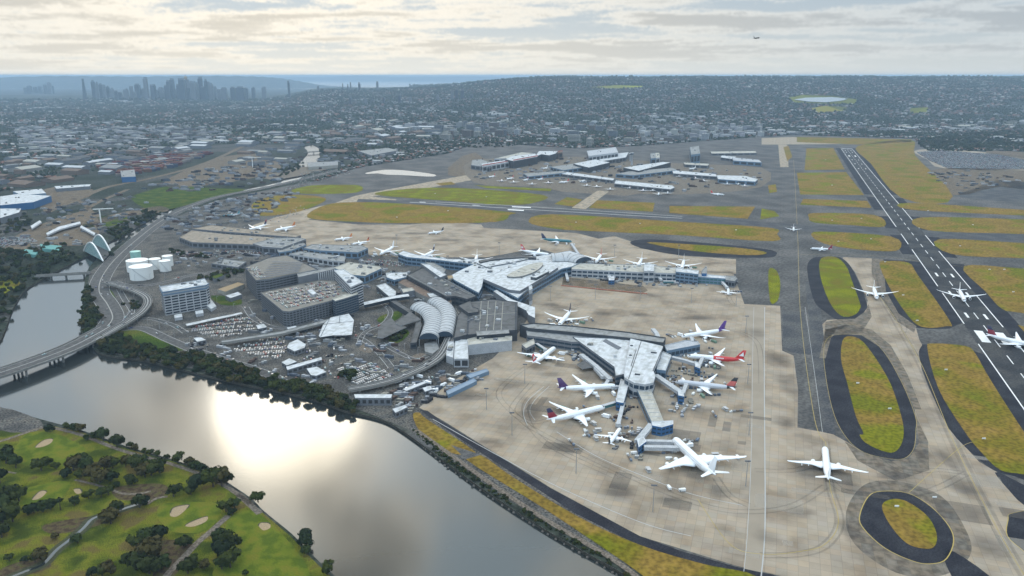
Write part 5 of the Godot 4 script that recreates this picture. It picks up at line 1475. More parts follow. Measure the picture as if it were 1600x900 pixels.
func viaduct(called: String, px: String, w: float, h0: float, h1: float, label: String, piers: int, from := 0.0, w1 := -1.0) -> PackedVector2Array:
	var line := curve(pts(px, (h0 + h1) / 2), 8)
	var root := base(called, Vector3(line[0].x, 0, line[0].y), label, "bridge" if from < 0 else "viaduct")
	var n := line.size()
	var deck := st0()
	var side := st0()
	var rails := [st0(), st0()]
	for i in n - 1:
		var q := []
		for e in [i, i + 1]:
			var t := float(e) / (n - 1)
			var h: float = lerpf(h0, h1, t)
			var ww: float = lerpf(w, w if w1 < 0 else w1, t)
			var d := (line[mini(e + 1, n - 1)] - line[maxi(e - 1, 0)]).normalized().orthogonal() * ww / 2
			q.append([Vector3(line[e].x + d.x, h, line[e].y + d.y), Vector3(line[e].x - d.x, h, line[e].y - d.y), Vector3(d.x, 0, d.y).normalized()])
		quad(deck, q[0][0], q[1][0], q[1][1], q[0][1], Vector3.UP)
		var down := Vector3(0, -1.8, 0)
		quad(side, q[0][0] + down, q[1][0] + down, q[1][1] + down, q[0][1] + down, Vector3.DOWN)
		for k in [0, 1]:
			var o: Vector3 = q[0][2] * (1 if k == 0 else -1)
			quad(side, q[0][k], q[1][k], q[1][k] + down, q[0][k] + down, o)
			bar(rails[k], q[0][k] + Vector3(0, .5, 0), q[1][k] + Vector3(0, .5, 0), 0.5, 1.0)
	world_part("deck", deck, mt("road_raised"), root)
	world_part("girder", side, mt("concrete_wall"), root)
	for k in 2: world_part("parapet", rails[k], mt("concrete_wall"), root)
	for p in piers:
		var t := (p + 0.5) / piers * (n - 1)
		var i := int(t)
		var c := line[i].lerp(line[mini(i + 1, n - 1)], t - i)
		var d := (line[mini(i + 1, n - 1)] - line[i]).normalized().orthogonal()
		var h: float = lerpf(h0, h1, t / (n - 1)) - 1.8
		var s := st0()
		for e in ([-0.38, -0.12, 0.12, 0.38] if w > 20 else [-0.2, 0.2]):
			bar(s, Vector3(c.x + d.x * w * e, from, c.y + d.y * w * e), Vector3(c.x + d.x * w * e, h, c.y + d.y * w * e), 1.6, 1.6)
		bar(s, Vector3(c.x - d.x * w * .45, h - .6, c.y - d.y * w * .45), Vector3(c.x + d.x * w * .45, h - .6, c.y + d.y * w * .45), 1.9, 1.2)
		world_part("pier", s, mt("concrete_wall"), root)
	if w > 9:
		for o in [-w / 2 + 2.0, -0.2, 0.4, w / 2 - 2.0]:
			var l := offset_line(line, o)
			var s := st0()
			for i in n - 1:
				var ha := lerpf(h0, h1, float(i) / (n - 1)) + 0.05
				var hb := lerpf(h0, h1, float(i + 1) / (n - 1)) + 0.05
				var dd := (l[i + 1] - l[i]).normalized().orthogonal() * 0.25
				quad(s, Vector3(l[i].x + dd.x, ha, l[i].y + dd.y), Vector3(l[i + 1].x + dd.x, hb, l[i + 1].y + dd.y), Vector3(l[i + 1].x - dd.x, hb, l[i + 1].y - dd.y), Vector3(l[i].x - dd.x, ha, l[i].y - dd.y), Vector3.UP)
			world_part("lane_line", s, mt("grey_paint"), root)
	return line

func road_cars(line: PackedVector2Array, y0: float, y1: float, count: int, spread: float, label: String) -> void:
	for i in count:
		var t := rng.randf() * (line.size() - 1.01)
		var k := int(t)
		var d := (line[k + 1] - line[k]).normalized()
		var off := rng.randf_range(-spread, spread)
		var part: String = ["at the start", "in the first third", "about halfway", "in the last third", "near the end"][int(t / (line.size() - 1) * 4.99)]
		var p := line[k].lerp(line[k + 1], t - k) + d.orthogonal() * off
		car_at(p, lerpf(y0, y1, t / (line.size() - 1)), atan2(-d.x, -d.y) + (PI if off > 0 else 0.0), "car, %s of those %s %s" % [ordinal(i), part, label.replace("along the ", "of the ").replace("over the ", "of the ").replace("on the ", "of the ").replace("on ", "of the ")], "cars driving " + label)

func roads() -> void:
	var rr := (mats["road"] as StandardMaterial3D).duplicate()
	rr.uv1_triplanar = true; rr.uv1_world_triplanar = true; rr.uv2_triplanar = true; rr.uv2_world_triplanar = true
	mats["road_raised"] = rr
	plain("concrete_wall_flat", lin(.26, .25, .23), 0.9)
	var hw := road("highway", "150,528 166,512 176,496 168,476 155,455 160,432 180,405 212,376 248,348 284,328 340,308 420,292 480,278 560,258 660,238 720,226", 30, 0.3, "wide riverside highway curving past the tanks toward the city", 22)
	road_cars(hw, 0.35, 0.35, 34, 11.0, "along the riverside highway")
	for w in [["178,440 200,446 230,446 262,440 300,430 340,424", 12, "road passing between the tanks and the grid fronted office block"], ["186,452 196,470 206,486 196,498 178,510", 9, "slip road inside the interchange loop"], ["190,515 225,514 262,530 300,546 345,561 390,575 430,590 452,606", 15, "divided road along the river tree belt"], ["206,500 234,498 270,508 290,520", 9, "short road at the grid fronted office block's foot"], ["440,548 480,538 520,530 560,528 585,545 600,560 612,575", 9, "pale looping road round the packed white car lot"], ["596,536 625,552 650,562 668,556", 8, "short road below the barrel roofs"], ["384,480 400,500 440,513 500,500", 10, "road round the foot of the car park"], ["590,470 610,486 600,505 570,520 560,540", 8, "road winding by the triangular canopies"], ["610,425 650,446 690,470 715,490", 8, "lower forecourt road before the departures hall"], ["290,395 340,398 400,402 420,395", 9, "road before the cargo sheds"]]:
		var l := road("road", w[0], w[1], 0.26, w[2])
		road_cars(l, 0.3, 0.3, 5, 3.0, "on the " + " ".join(String(w[2]).replace("the ", "").split(" ").slice(0, 5)))
	for w in [["0,332 60,322 120,310 170,292 230,280 300,262 345,245 385,226", 22, "wide new road works leading toward the city"], ["70,390 110,345 150,318 200,296", 14, "pale road works strip near the arched bridge"], ["0,398 60,372 120,352 175,345", 9, "temporary road by the left hand works"], ["90,300 130,318 150,345 150,372", 10, "road works branch to the arched bridge"], ["460,240 470,215 500,190 520,172", 12, "road along the canal's far reach"], ["200,262 300,225 380,205 440,190", 12, "city road beyond the container yard"], ["560,258 700,225 860,205 1000,195 1200,190", 14, "boundary road beyond the hangars"]]:
		road("road", w[0], w[1], 0.3, w[2], -1.0, "dirt" if String(w[2]).contains("works") else "road", false)
	# bridges
	var b := viaduct("highway_bridge", "-120,620 -40,594 0,583 60,562 110,542 150,521 172,508", 27, 9, 6, "grey highway bridge over the river on paired piers", 6, -4.0, 30)
	road_cars(b, 8.9, 6.0, 6, 10.0, "over the highway bridge")
	b = viaduct("highway_viaduct", "150,530 178,514 202,500 222,486 231,473 228,463 214,455 196,449 178,444 162,441", 11, 7, 8, "looping elevated ramp at the river interchange", 8)
	road_cars(b, 7, 8, 5, 2.5, "on the looping ramp")
	b = viaduct("elevated_road", "545,606 580,600 614,592 645,580 670,568 688,555 700,535 708,515 712,498 706,484", 11, 5, 8, "curved elevated road sweeping round the barrel roofs", 9)
	road_cars(b, 5, 8, 5, 3.0, "on the curved elevated road")
	viaduct("service_bridge", "55,431 90,429 140,426", 9, 4, 4, "low flat bridge over the upper river", 4, -4.0)
	viaduct("canal_bridge", "250,333 262,335 275,338 292,341", 7, 5, 5, "white flat bridge over the canal", 2, -4.0)
	viaduct("canal_bridge", "475,238 490,237 503,236", 12, 5, 5, "small road bridge over the far canal bend", 1, -4.0)
	var root := base("arch_bridge", g(150, 397), "twin white arched bridge with teal netting over the canal", "arch bridge")
	var dk := st0()
	var e := [g(131, 392, 4), g(161, 408, 4), g(173, 394, 4), g(144, 380, 4)]
	quad(dk, e[0], e[1], e[2], e[3], Vector3.UP)
	world_part("deck", dk, mt("road_raised"), root)
	for w in [[e[0], e[1]], [e[3], e[2]]]:
		var s := st0()
		var net := st0()
		var hang := st0()
		for i in 16:
			var a: Vector3 = (w[0] as Vector3).lerp(w[1], i / 16.0) + Vector3(0, sin(PI * i / 16.0) * 24, 0)
			var c: Vector3 = (w[0] as Vector3).lerp(w[1], (i + 1) / 16.0) + Vector3(0, sin(PI * (i + 1) / 16.0) * 24, 0)
			bar(s, a, c, 2.0, 2.0)
			quad(net, a, c, Vector3(c.x, 4, c.z), Vector3(a.x, 4, a.z), Vector3(-.3, 0, 1))
			hang = st0()
			bar(hang, a, Vector3(a.x, 4, a.z), 0.4, 0.4)
			if i > 0: world_part("hanger", hang, mt("arch_white"), root)
		world_part("arch", s, mt("arch_white"), root)
		world_part("netting", net, plain("teal_net", lin(.09, .2, .2), 0.9), root)
	# works west of the canal
	for w in [["dirt", "60,300 110,290 150,300 100,322 70,332", "orange brown cutting beside the road works"], ["dirt", "140,345 200,330 250,322 262,330 200,338 150,352", "sandy yard above the canal trees"], ["dirt", "0,385 60,352 130,330 160,340 140,380 90,384 50,392", "bare earth works beside the arched bridge"], ["meadow", "205,310 232,298 270,290 330,294 384,296 340,308 285,322 240,330", "dark green meadow beside the canal"], ["meadow", "130,350 160,338 200,340 180,352 140,356", "green mound among the works"], ["green_grass", "0,432 20,436 32,443 14,455 0,460", "green field corner by the upper river"], ["meadow", "160,455 172,452 182,470 178,482 168,474", "grass triangle inside the interchange"], ["meadow", "182,520 205,512 235,524 278,540 285,548 240,548 200,540 185,532", "grassy verge below the interchange"], ["meadow", "330,462 372,466 376,476 345,476", "lawn right of the grid fronted office block"], ["meadow", "595,494 622,486 628,494 606,506 590,502", "planted garden between canopies"], ["worn_concrete", "410,275 470,262 520,255 520,262 440,280", "grey yards between canal and highway"], ["dirt", "330,250 400,240 440,262 360,285 250,290", "pale rail yards beyond the meadow"], ["path", "560,545 575,535 585,540 578,552", "sandy building site in the forecourt"], ["meadow", "600,520 622,512 640,520 622,536 606,532", "shaded garden in front of the station canopies"], ["path", "640,560 656,552 668,556 652,568", "pale plaza below the barrel roofs"], ["landside", "0,637 62,657 56,674 0,672", "grey car park at the golf course corner"], ["worn_concrete", "740,250 900,245 1060,255 1190,262 1190,292 1060,304 950,299 830,291 740,285", "grey stands round the domestic terminals"], ["dirt", "1450,268 1520,262 1640,268 1640,300 1560,292 1490,305", "bare earth works right of the far runway"], ["cross_runway", "1560,282 1640,290 1640,316 1500,308 1530,292", "grey tarmac corner by the earth works"], ["lane_concrete", "1428,236 1470,233 1560,240 1640,256 1640,266 1480,264 1450,250", "huge storage lot beyond the runway's end"], ["meadow", "320,198 380,190 440,196 480,200 430,208 340,208", "dark grassy hill among the factories"], ["dirt", "1540,236 1600,238 1640,246 1570,252", "ochre clearing among dark trees"]]:
		sheet("yard" if w[0] in ["dirt", "worn_concrete", "path", "shoulder", "landside", "cross_runway", "lane_concrete"] else "grass_patch", rounded(pts(w[1]), 3), 0.22, w[0], self, w[2])
	var spots := pts("1346,342 1361,374 1546,422 1583,457 1433,502 1478,579 1411,462 1383,410 1569,422 1537,687 1401,793 1460,779 1500,385 1300,345 1310,378 1150,360 1000,350 900,348 700,330 620,340 680,303 760,308 1290,250 1300,290 1450,330 1520,352 1390,640 1340,600")
	for i in spots.size():
		var r := base("airfield_sign", Vector3(spots[i].x, 0.3, spots[i].y), "small white airfield sign board, %s of those set out on the grass islands" % ordinal(i), "sign", "white signs on the grass islands")
		var s := st0()
		box(s, Vector3(0, 1.0, 0), Vector3(3.2, 1.2, 0.5))
		obj("board", s, mt("paint"), r)
		for x in [-1.1, 1.1]:
			s = st0()
			box(s, Vector3(x, 0.25, 0), Vector3(0.2, 0.6, 0.2))
			obj("foot", s, mt("metal"), r)
	# cranes at the works
	for w in [[158, 348, 30.0, "white tower crane standing in the road works"], [395, 262, 34.0, "pale tower crane by the rail yards"]]:
		var c := g(w[0], w[1])
		var r := base("tower_crane", c, w[3], "crane")
		var s := st0()
		bar(s, Vector3.ZERO, Vector3(0, w[2], 0), 2.0, 2.0)
		obj("mast", s, mt("arch_white"), r)
		s = st0()
		bar(s, Vector3(-14, w[2], 0), Vector3(34, w[2] + 3, 6), 1.6, 1.6)
		obj("jib", s, mt("arch_white"), r)
	for w in [["72,364 92,354 125,346 126,349 94,358 74,367", "white launching girder lying across the works, the longer one"], ["127,352 149,364 147,367 125,355", "white launching girder lying toward the arched bridge"], ["48,353 62,344 65,347 50,357", "cream girder beside the left works"]]:
		bldg("girder", w[1], "girder", w[0], 7, "pale_wall", "white_roof", {"from": 4.0, "lip": 0.0})
	for w in [["62,381 96,384 92,391 66,388", "teal netted shed roof at the arched bridge"], ["38,389 60,392 56,398 36,396", "mint netted roof beside the scrap lot"]]:
		var mm := plain("mint_net", lin(.1, .27, .25), 0.9)
		bldg("shed", w[1], "shed", w[0], 6, "mint_net", "mint_net", {"lip": 0.0})

# ---------------------------------------------------------------- plants
var crowns := []
var crown_mats := []

func make_crown(sd: int, wide: float, tall: float, blobs: int) -> ArrayMesh:
	var r := RandomNumberGenerator.new()
	r.seed = sd
	var s := st0()
	for b in blobs:
		var a := r.randf() * TAU
		var away := 0.0 if b == 0 else r.randf_range(0.35, 0.72)
		var c := Vector3(cos(a) * away * wide, tall * (0.55 if b == 0 else r.randf_range(0.36, 0.72)), sin(a) * away * wide)
		var rad := wide * (0.58 if b == 0 else r.randf_range(0.28, 0.46))
		var core := SphereMesh.new()
		for i in 6:                                    # solid inside
			for j in 3:
				var q := []
				for e in [[0, 0], [1, 0], [1, 1], [0, 1]]:
					var th: float = TAU * (i + e[0]) / 6.0
					var ph: float = PI * (j + e[1]) / 3.0
					q.append(c + Vector3(sin(ph) * cos(th), cos(ph) * 0.85, sin(ph) * sin(th)) * rad * 0.78)
				quad(s, q[0], q[1], q[2], q[3], (q[0] + q[2]) / 2 - c)
		for i in int(34 * rad / wide * 2.2):
			var d := Vector3(r.randf_range(-1, 1), r.randf_range(-0.75, 1), r.randf_range(-1, 1)).normalized()
			var p := c + d * rad * r.randf_range(0.8, 1.12) * Vector3(1, 0.88, 1)
			var u := d.cross(Vector3(r.randf_range(-1, 1), r.randf_range(-1, 1), r.randf_range(-1, 1))).normalized()
			var v := (d.cross(u) + d * r.randf_range(-0.5, 0.5)).normalized()
			var z := wide * r.randf_range(0.09, 0.19)
			quad(s, p - u * z - v * z * .6, p + u * z * .8 - v * z, p + u * z + v * z * .7, p - u * z * .6 + v * z, d)
	return done(s)

func make_tree(i: int) -> Node3D:
	var o := Node3D.new()
	add(o, "tree")
	put("crown", crowns[i], crown_mats[i % crown_mats.size()], o)
	var s := st0(true)
	lathe(s, Vector3.ZERO, Vector3(0.05, 1, 0.03).normalized(), PackedVector2Array([Vector2(0, 0.42), Vector2(2.2, 0.28), Vector2(5.2, 0.12)]), 7)
	bar(s, Vector3(0, 1.9, 0), Vector3(1.6, 4.6, 0.7), 0.22, 0.22)
	bar(s, Vector3(0, 2.3, 0), Vector3(-1.3, 4.9, -0.9), 0.2, 0.2)
	obj("trunk", s, mt("trunk"), o)
	return o

var tree_kinds := []

func tree_at(p: Vector2, y: float, wide: float, label: String, group: String, kind := -1) -> void:
	var i := kind if kind >= 0 else rng.randi() % 5
	var o: Node3D = tree_kinds[i].duplicate()
	add(o, "tree")
	var k := wide / 5.0
	o.position = Vector3(p.x, y, p.y)
	o.rotation.y = rng.randf() * TAU
	o.scale = Vector3(k, k * rng.randf_range(0.85, 1.15), k)
	tag(o, label, "tree", group)

func prepare_cars() -> void:
	for c in [[.52, .52, .52], [.3, .43, .44], [.02, .02, .022], [.03, .06, .2], [.32, .03, .03], [.13, .13, .14]]:
		cars.append(make_car(plain("car_paint%d" % cars.size(), lin(c[0], c[1], c[2]), 0.3)))

func prepare_plants() -> void:
	for i in 6: crowns.append(make_crown(100 + i, 5.0 if i < 5 else 2.6, 8.5 if i < 5 else 11.0, 8 if i < 5 else 5))
	for c in [[.028, .036, .012], [.042, .052, .014], [.021, .03, .015], [.06, .052, .02], [.032, .045, .016]]:
		var q := noise_tex(200 + crown_mats.size(), 0.05, [[0.3, lin(c[0] * .65, c[1] * .65, c[2] * .65)], [0.55, lin(c[0], c[1], c[2])], [0.8, lin(c[0] * 1.7, c[1] * 1.6, c[2] * 1.3)]], 128, 3)
		crown_mats.append(patchy("leaf%d" % crown_mats.size(), q, 5.0, 0.9))
		crown_mats[-1].backlight_enabled = true
		crown_mats[-1].backlight = Color(0.25, 0.3, 0.12)
	for i in 6:
		var t := make_tree(i)
		tree_kinds.append(t)
		remove_child(t)

func golf() -> void:
	sheet("golf_course_grass", pts("-260,672 0,673 40,672 80,665 130,676 197,701 267,720 333,744 360,761 391,782 410,801 454,838 490,876 516,900 538,935 -260,935"), 0.1, "fairway", self, "green and yellow fairways of the golf course")
	for w in [["40,680 80,676 115,690 135,705 120,730 60,730 20,716", "smooth green fairway near the river path"], ["20,772 90,752 110,760 80,790 40,800", "smooth green round the pair of bunkers"], ["250,790 330,785 345,800 320,830 262,828", "smooth green round the two long bunkers"], ["360,808 400,800 450,845 482,890 470,915 340,915 345,860", "bright lawn in the golf course's pointed corner"]]:
		sheet("putting_green", rounded(pts(w[0])), 0.14, "lawn", self, w[1])
	for w in [["180,762 250,756 262,770 230,782 185,780", "brown bare ground below the central trees"], ["70,820 150,806 175,812 130,828 80,834", "dry bare ground along the stream"], ["0,890 60,872 80,885 40,900 0,915", "dry pale grass at the lower left"], ["248,850 290,846 300,860 268,905 240,915", "brown bare ground among the lower trees"]]:
		sheet("bare_ground", rounded(pts(w[0])), 0.13, "bare_earth", self, w[1])
	for w in [["55,699 68,688 82,686 80,692 68,698", "slanting sand bunker near the river path"], ["50,780 62,768 73,768 67,776 57,781", "sand bunker between the dark trees"], ["115,765 125,764 128,770 120,772", "small sand bunker above a lone tree"], ["266,802 272,793 295,789 290,797 277,807 267,807", "upper of two sand bunkers side by side"], ["289,822 300,815 323,807 322,815 303,823", "lower of two sand bunkers side by side"], ["404,822 408,817 421,818 422,825 412,829", "round sand bunker on the bright corner lawn"]]:
		var root := base("sand_bunker", Vector3.ZERO, w[1], "sand bunker", "", "structure")
		var p := rounded(pts(w[0]))
		sheet("sand", p, 0.2, "sand", root)
		sheet("lip", ribbon(p.slice(0, p.size() / 2), 0.9), 0.26, "bank", root)
	for w in [["-60,704 0,690 60,670 83,669 130,681 190,704 267,725 330,748 362,766 392,788", 4.0, "pale gravel path along the golf course's river edge"], ["357,806 330,830 310,847 290,868 266,893 250,915", 5.0, "gravel path running down through the golf course"], ["117,750 147,757 170,764 190,771 213,772 236,768", 2.5, "thin path below the central trees"], ["0,735 25,740", 2.0, "thin path at the golf course's edge"], ["230,788 245,779 262,776", 3.0, "short pale track between trees"], ["372,772 392,790 406,803", 5.0, "broad end of the river path"]]:
		sheet("path", ribbon(curve(pts(w[0])), w[1]), 0.24, "path", self, w[2])
	var stream := curve(pts("10,905 40,893 67,882 88,860 107,845 130,826 143,812 158,806 178,800 200,793 216,788 234,782"))
	sheet("stream_bank", ribbon(stream, 9.0), 0.16, "bank_flat", self, "dark overgrown bank of the stream")
	sheet("stream", ribbon(stream, 2.6), 0.2, "water", self, "glinting narrow stream through the golf course")
	var clumps := {
		"line by the golf river path": "235,225,25 315,214,22 345,219,25 380,224,25 405,264,18 450,258,25 485,268,35 550,298,35 610,300,18 640,312,18 675,327,15 705,334,18 740,342,18 785,354,14 835,373,33 880,388,28 915,398,30 950,413,25 985,424,20",
		"golf course's left corner clump": "30,373,45 75,393,35 20,348,35 195,405,38 230,378,22 265,400,20 0,465,40 40,545,45 90,550,40 20,595,50 60,645,50 15,665,45 160,605,35 200,598,38 240,588,30 130,615,30 -30,700,45 10,720,40",
		"big central golf course clump": "345,405,45 390,384,40 415,405,40 375,446,25 300,442,30 455,446,45 490,404,35 530,394,35 470,462,45 520,456,35 590,386,28 640,406,40 670,396,40 710,428,45 750,418,36 680,436,40 545,486,18 620,470,30",
		"row beside the golf stream": "415,538,28 350,570,28 475,531,28 510,521,28 520,655,48 545,612,38 655,580,38 690,566,28 260,722,20 365,746,32 205,828,38 165,836,24 115,838,20 45,830,20",
		"group by the pointed golf corner": "815,528,36 910,498,45 895,518,30 1000,482,50 1040,480,48 1060,464,35 1060,600,36 1100,580,33 1090,615,22 1210,556,32 1430,772,40 1420,730,35 1440,800,30 1535,895,38",
		"dense lower golf course clump": "640,770,40 690,748,45 740,730,45 680,840,58 730,812,58 640,870,55 700,890,58 760,868,48 865,768,38 910,838,26 880,888,45 520,890,40 480,900,35 430,898,28 1030,740,45 1090,772,45 1060,812,50 1080,860,50 1040,868,40 1150,898,18 960,868,28"}
	for name in clumps:
		var list := []
		for w in String(clumps[name]).split(" "):
			var v := w.split(",")
			list.append(Vector3(float(v[0]) / 3, 600 + float(v[1]) / 3, float(v[2]) / 3))
		list.sort_custom(func(a, b): return a.x < b.x)
		for i in list.size():
			var q: Vector3 = list[i]
			var scale := 0.965 * (q.y - LEVEL) / EYE
			tree_at(f2(g(q.x, q.y)), 0.1, q.z / scale * 1.12, "%s tree, %s from the left in the %s" % ["broad dark" if q.z > 11 else "small dark", ordinal(i), name], "trees of the golf course")
	tree_at(f2(g(95, 797)), 0.1, 6.5, "slim upright cypress like tree above the golf course stream", "", 5)

func belt(poly: String, count: int, lo: float, hi: float, name: String, alone: int, col := Color(1, 1, 1)) -> void:
	var p := pts(poly)
	var c0 := p[0]; var c1 := p[0]
	for v in p:
		c0 = c0.min(v); c1 = c1.max(v)
	var got := []
	var guard := 0
	while got.size() < count and guard < count * 60:
		guard += 1
		var q := Vector2(rng.randf_range(c0.x, c1.x), rng.randf_range(c0.y, c1.y))
		if Geometry2D.is_point_in_polygon(q, p): got.append(q)
	got.sort_custom(func(a, b): return a.y > b.y)
	var singles := got.slice(0, alone)
	singles.sort_custom(func(a, b): return a.x < b.x)
	for i in singles.size():
		tree_at(singles[i], -0.6, rng.randf_range(lo, hi), "dark tree, %s from the left in front of the %s" % [ordinal(i), name], "trees of the " + name)
	var sets := [[], [], [], [], []]
	for i in range(alone, got.size()):
		var k := rng.randf_range(lo, hi) / 5.0
		var t := Transform3D(Basis(Vector3.UP, rng.randf() * TAU).scaled(Vector3(k, k * rng.randf_range(0.8, 1.2), k)), Vector3(got[i].x, -0.8, got[i].y))
		var w := rng.randf_range(0.7, 1.25)
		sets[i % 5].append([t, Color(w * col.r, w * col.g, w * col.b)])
	var root := base("woodland", Vector3.ZERO, "dense dark tree mass of the " + name, "woodland", "", "stuff")
	for i in 5:
		if sets[i].is_empty(): continue
		var key := "leaf_mass%d" % i
		if not mats.has(key):
			var mm: StandardMaterial3D = crown_mats[i].duplicate()
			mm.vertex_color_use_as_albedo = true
			mats[key] = mm
		var o := multi("foliage", crowns[i], sets[i], "", "", mats[key], root)

func plants() -> void:
	belt("150,532 185,522 212,540 300,554 370,574 440,599 480,602 520,617 560,634 556,648 500,630 440,614 380,602 300,583 230,566 160,555", 330, 3.5, 6.5, "river tree belt", 40)
	belt("128,472 137,445 152,488 156,508 136,526 128,512", 60, 4, 6.5, "strip beside the upper river", 12)
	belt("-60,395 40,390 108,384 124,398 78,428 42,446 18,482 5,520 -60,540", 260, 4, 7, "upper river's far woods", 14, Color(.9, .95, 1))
	belt("168,362 230,330 256,334 216,354 180,380", 90, 4, 6, "tree belt along the canal", 8)
	belt("-20,340 40,330 52,358 0,374", 60, 4, 6, "wood beside the road works", 4)
	belt("642,670 648,672 700,712 780,770 860,822 960,880 1030,934 1020,938 955,884 855,826 770,772 690,717", 190, 0.9, 1.9, "hedge along the river wall", 30)
	belt("300,440 330,428 376,420 384,426 340,440", 40, 3, 5, "trees behind the office block", 8)
	belt("533,588 545,580 556,584 554,594 540,598", 14, 3.5, 5, "clump inside the white car lot", 6)
	belt("606,530 618,520 632,520 628,532 614,538", 16, 3, 4.5, "shaded station garden", 6)
	belt("300,566 330,572 345,566 322,560", 12, 2.5, 4, "divided road's verge", 4)
	belt("190,475 215,470 222,480 206,488", 16, 2.5, 4, "shrubs inside the ramp loop", 5)
	belt("262,388 300,398 330,400 330,404 290,403 260,394", 30, 2.5, 4, "trees along the cargo road", 5)
	belt("430,268 475,254 478,260 440,278", 50, 4, 6, "trees by the far canal", 0)
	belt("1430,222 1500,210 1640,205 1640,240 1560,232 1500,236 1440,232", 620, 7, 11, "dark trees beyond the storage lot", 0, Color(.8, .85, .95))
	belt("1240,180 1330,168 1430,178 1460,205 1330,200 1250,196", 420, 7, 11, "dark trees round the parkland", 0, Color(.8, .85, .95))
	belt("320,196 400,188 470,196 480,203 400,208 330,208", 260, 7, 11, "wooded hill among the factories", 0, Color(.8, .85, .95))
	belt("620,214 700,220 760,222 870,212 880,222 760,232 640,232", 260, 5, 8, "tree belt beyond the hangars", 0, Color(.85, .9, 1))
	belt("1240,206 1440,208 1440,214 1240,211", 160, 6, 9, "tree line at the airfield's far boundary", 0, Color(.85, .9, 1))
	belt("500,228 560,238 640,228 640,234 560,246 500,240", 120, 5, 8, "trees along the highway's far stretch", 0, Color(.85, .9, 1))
	# rocks of the wall and the small spit
	for i in 40:
		var t := (i + rng.randf() * 0.6) / 40.0
		var line := pts("642,678 690,720 770,776 855,830 955,888 1010,930")
		var k := minf(t * 5, 4.99)
		var c := line[int(k)].lerp(line[int(k) + 1], k - int(k))
		var s := st0()
		lathe(s, Vector3(0, -1, 0), Vector3.UP, PackedVector2Array([Vector2(0, 1.2), Vector2(rng.randf_range(.8, 1.6), rng.randf_range(.7, 1.2)), Vector2(rng.randf_range(1.9, 2.6), 0.1)]), 6)
		var o := obj("rock", s, mt("rock"))
		o.position = Vector3(c.x, -2.2, c.y)
		tag(o, "rock at the foot of the river wall, %s from the gate" % ordinal(i), "rock", "rocks of the river wall")

# ---------------------------------------------------------------- the city
func house_mesh(hip: bool) -> ArrayMesh:
	var s := st0()
	var w := 6.0
	var d := 4.8
	var e := 3.2
	var top := 5.6
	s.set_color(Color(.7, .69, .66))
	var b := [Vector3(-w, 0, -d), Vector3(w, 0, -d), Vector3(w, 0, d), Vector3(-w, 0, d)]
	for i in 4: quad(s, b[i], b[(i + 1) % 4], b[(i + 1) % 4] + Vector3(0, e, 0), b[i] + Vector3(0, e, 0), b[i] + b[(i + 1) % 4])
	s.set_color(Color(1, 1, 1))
	var k := w * (0.45 if hip else 1.0)
	var r0 := Vector3(-k, top, 0)
	var r1 := Vector3(k, top, 0)
	var f := []
	for v in b: f.append(Vector3(v.x * 1.06, e - .1, v.z * 1.08))
	quad(s, f[0], f[1], r1, r0, Vector3(0, 1, -1))
	quad(s, f[3], f[2], r1, r0, Vector3(0, 1, 1))
	tri(s, f[0], f[3], r0, Vector3(-1, .3, 0))
	tri(s, f[1], f[2], r1, Vector3(1, .3, 0))
	return done(s)

func block_mesh() -> ArrayMesh:       # flat roofed block with a stair head, 1 x 1 x 1
	var s := st0()
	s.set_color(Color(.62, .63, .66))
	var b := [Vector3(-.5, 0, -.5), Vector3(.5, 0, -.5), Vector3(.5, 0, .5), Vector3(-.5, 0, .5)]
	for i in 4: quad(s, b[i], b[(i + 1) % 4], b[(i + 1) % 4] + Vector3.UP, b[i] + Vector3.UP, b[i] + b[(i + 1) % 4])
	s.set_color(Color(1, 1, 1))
	quad(s, b[0] + Vector3.UP, b[1] + Vector3.UP, b[2] + Vector3.UP, b[3] + Vector3.UP, Vector3.UP)
	box(s, Vector3(.1, 1.05, 0), Vector3(.3, .12, .25))
	return done(s)

func low_tree() -> ArrayMesh:
	var s := st0()
	var r := RandomNumberGenerator.new()
	r.seed = 8
	for c in [Vector3(0, 4.4, 0), Vector3(2.4, 3.4, 1), Vector3(-1.6, 3.2, -2)]:
		var rad := 3.6 if c.x == 0 else 2.5
		var v := {}
		for i in 6:
			for j in 3:
				var q := []
				for e in [[0, 0], [1, 0], [1, 1], [0, 1]]:
					var key := Vector2i((i + e[0]) % 6, j + e[1])
					if key.y == 0 or key.y == 3: key.x = 0
					if not v.has(key): v[key] = r.randf_range(.75, 1.2)
					var th: float = TAU * key.x / 6.0
					var ph: float = PI * key.y / 3.0
					q.append(c + Vector3(sin(ph) * cos(th), cos(ph), sin(ph) * sin(th)) * rad * v[key])
				if j == 0: tri(s, q[0], q[2], q[3], (q[2] + q[3]) / 2 - c)
				elif j == 2: tri(s, q[0], q[1], q[2], (q[0] + q[1]) / 2 - c)
				else: quad(s, q[0], q[1], q[2], q[3], (q[0] + q[2]) / 2 - c)
	return done(s)

func occupy(c: Vector2, r: float) -> void:
	var n := int(ceil(r / 25.0))
	for i in range(-n, n + 1):
		for j in range(-n, n + 1):
			taken[Vector2i(int(floor(c.x / 25.0)) + i, int(floor(c.y / 25.0)) + j)] = true

func open_ground(c: Vector2) -> bool: return not taken.has(Vector2i(int(floor(c.x / 25.0)), int(floor(c.y / 25.0))))

func clear_of(c: Vector2, r: float) -> bool:
	for e in [Vector2.ZERO, Vector2(r, r), Vector2(-r, r), Vector2(r, -r), Vector2(-r, -r)]:
		if not open_ground(c + e) or Geometry2D.is_point_in_polygon(c + e, air_area) or Geometry2D.is_point_in_polygon(c + e, wet[0]): return false
	return true

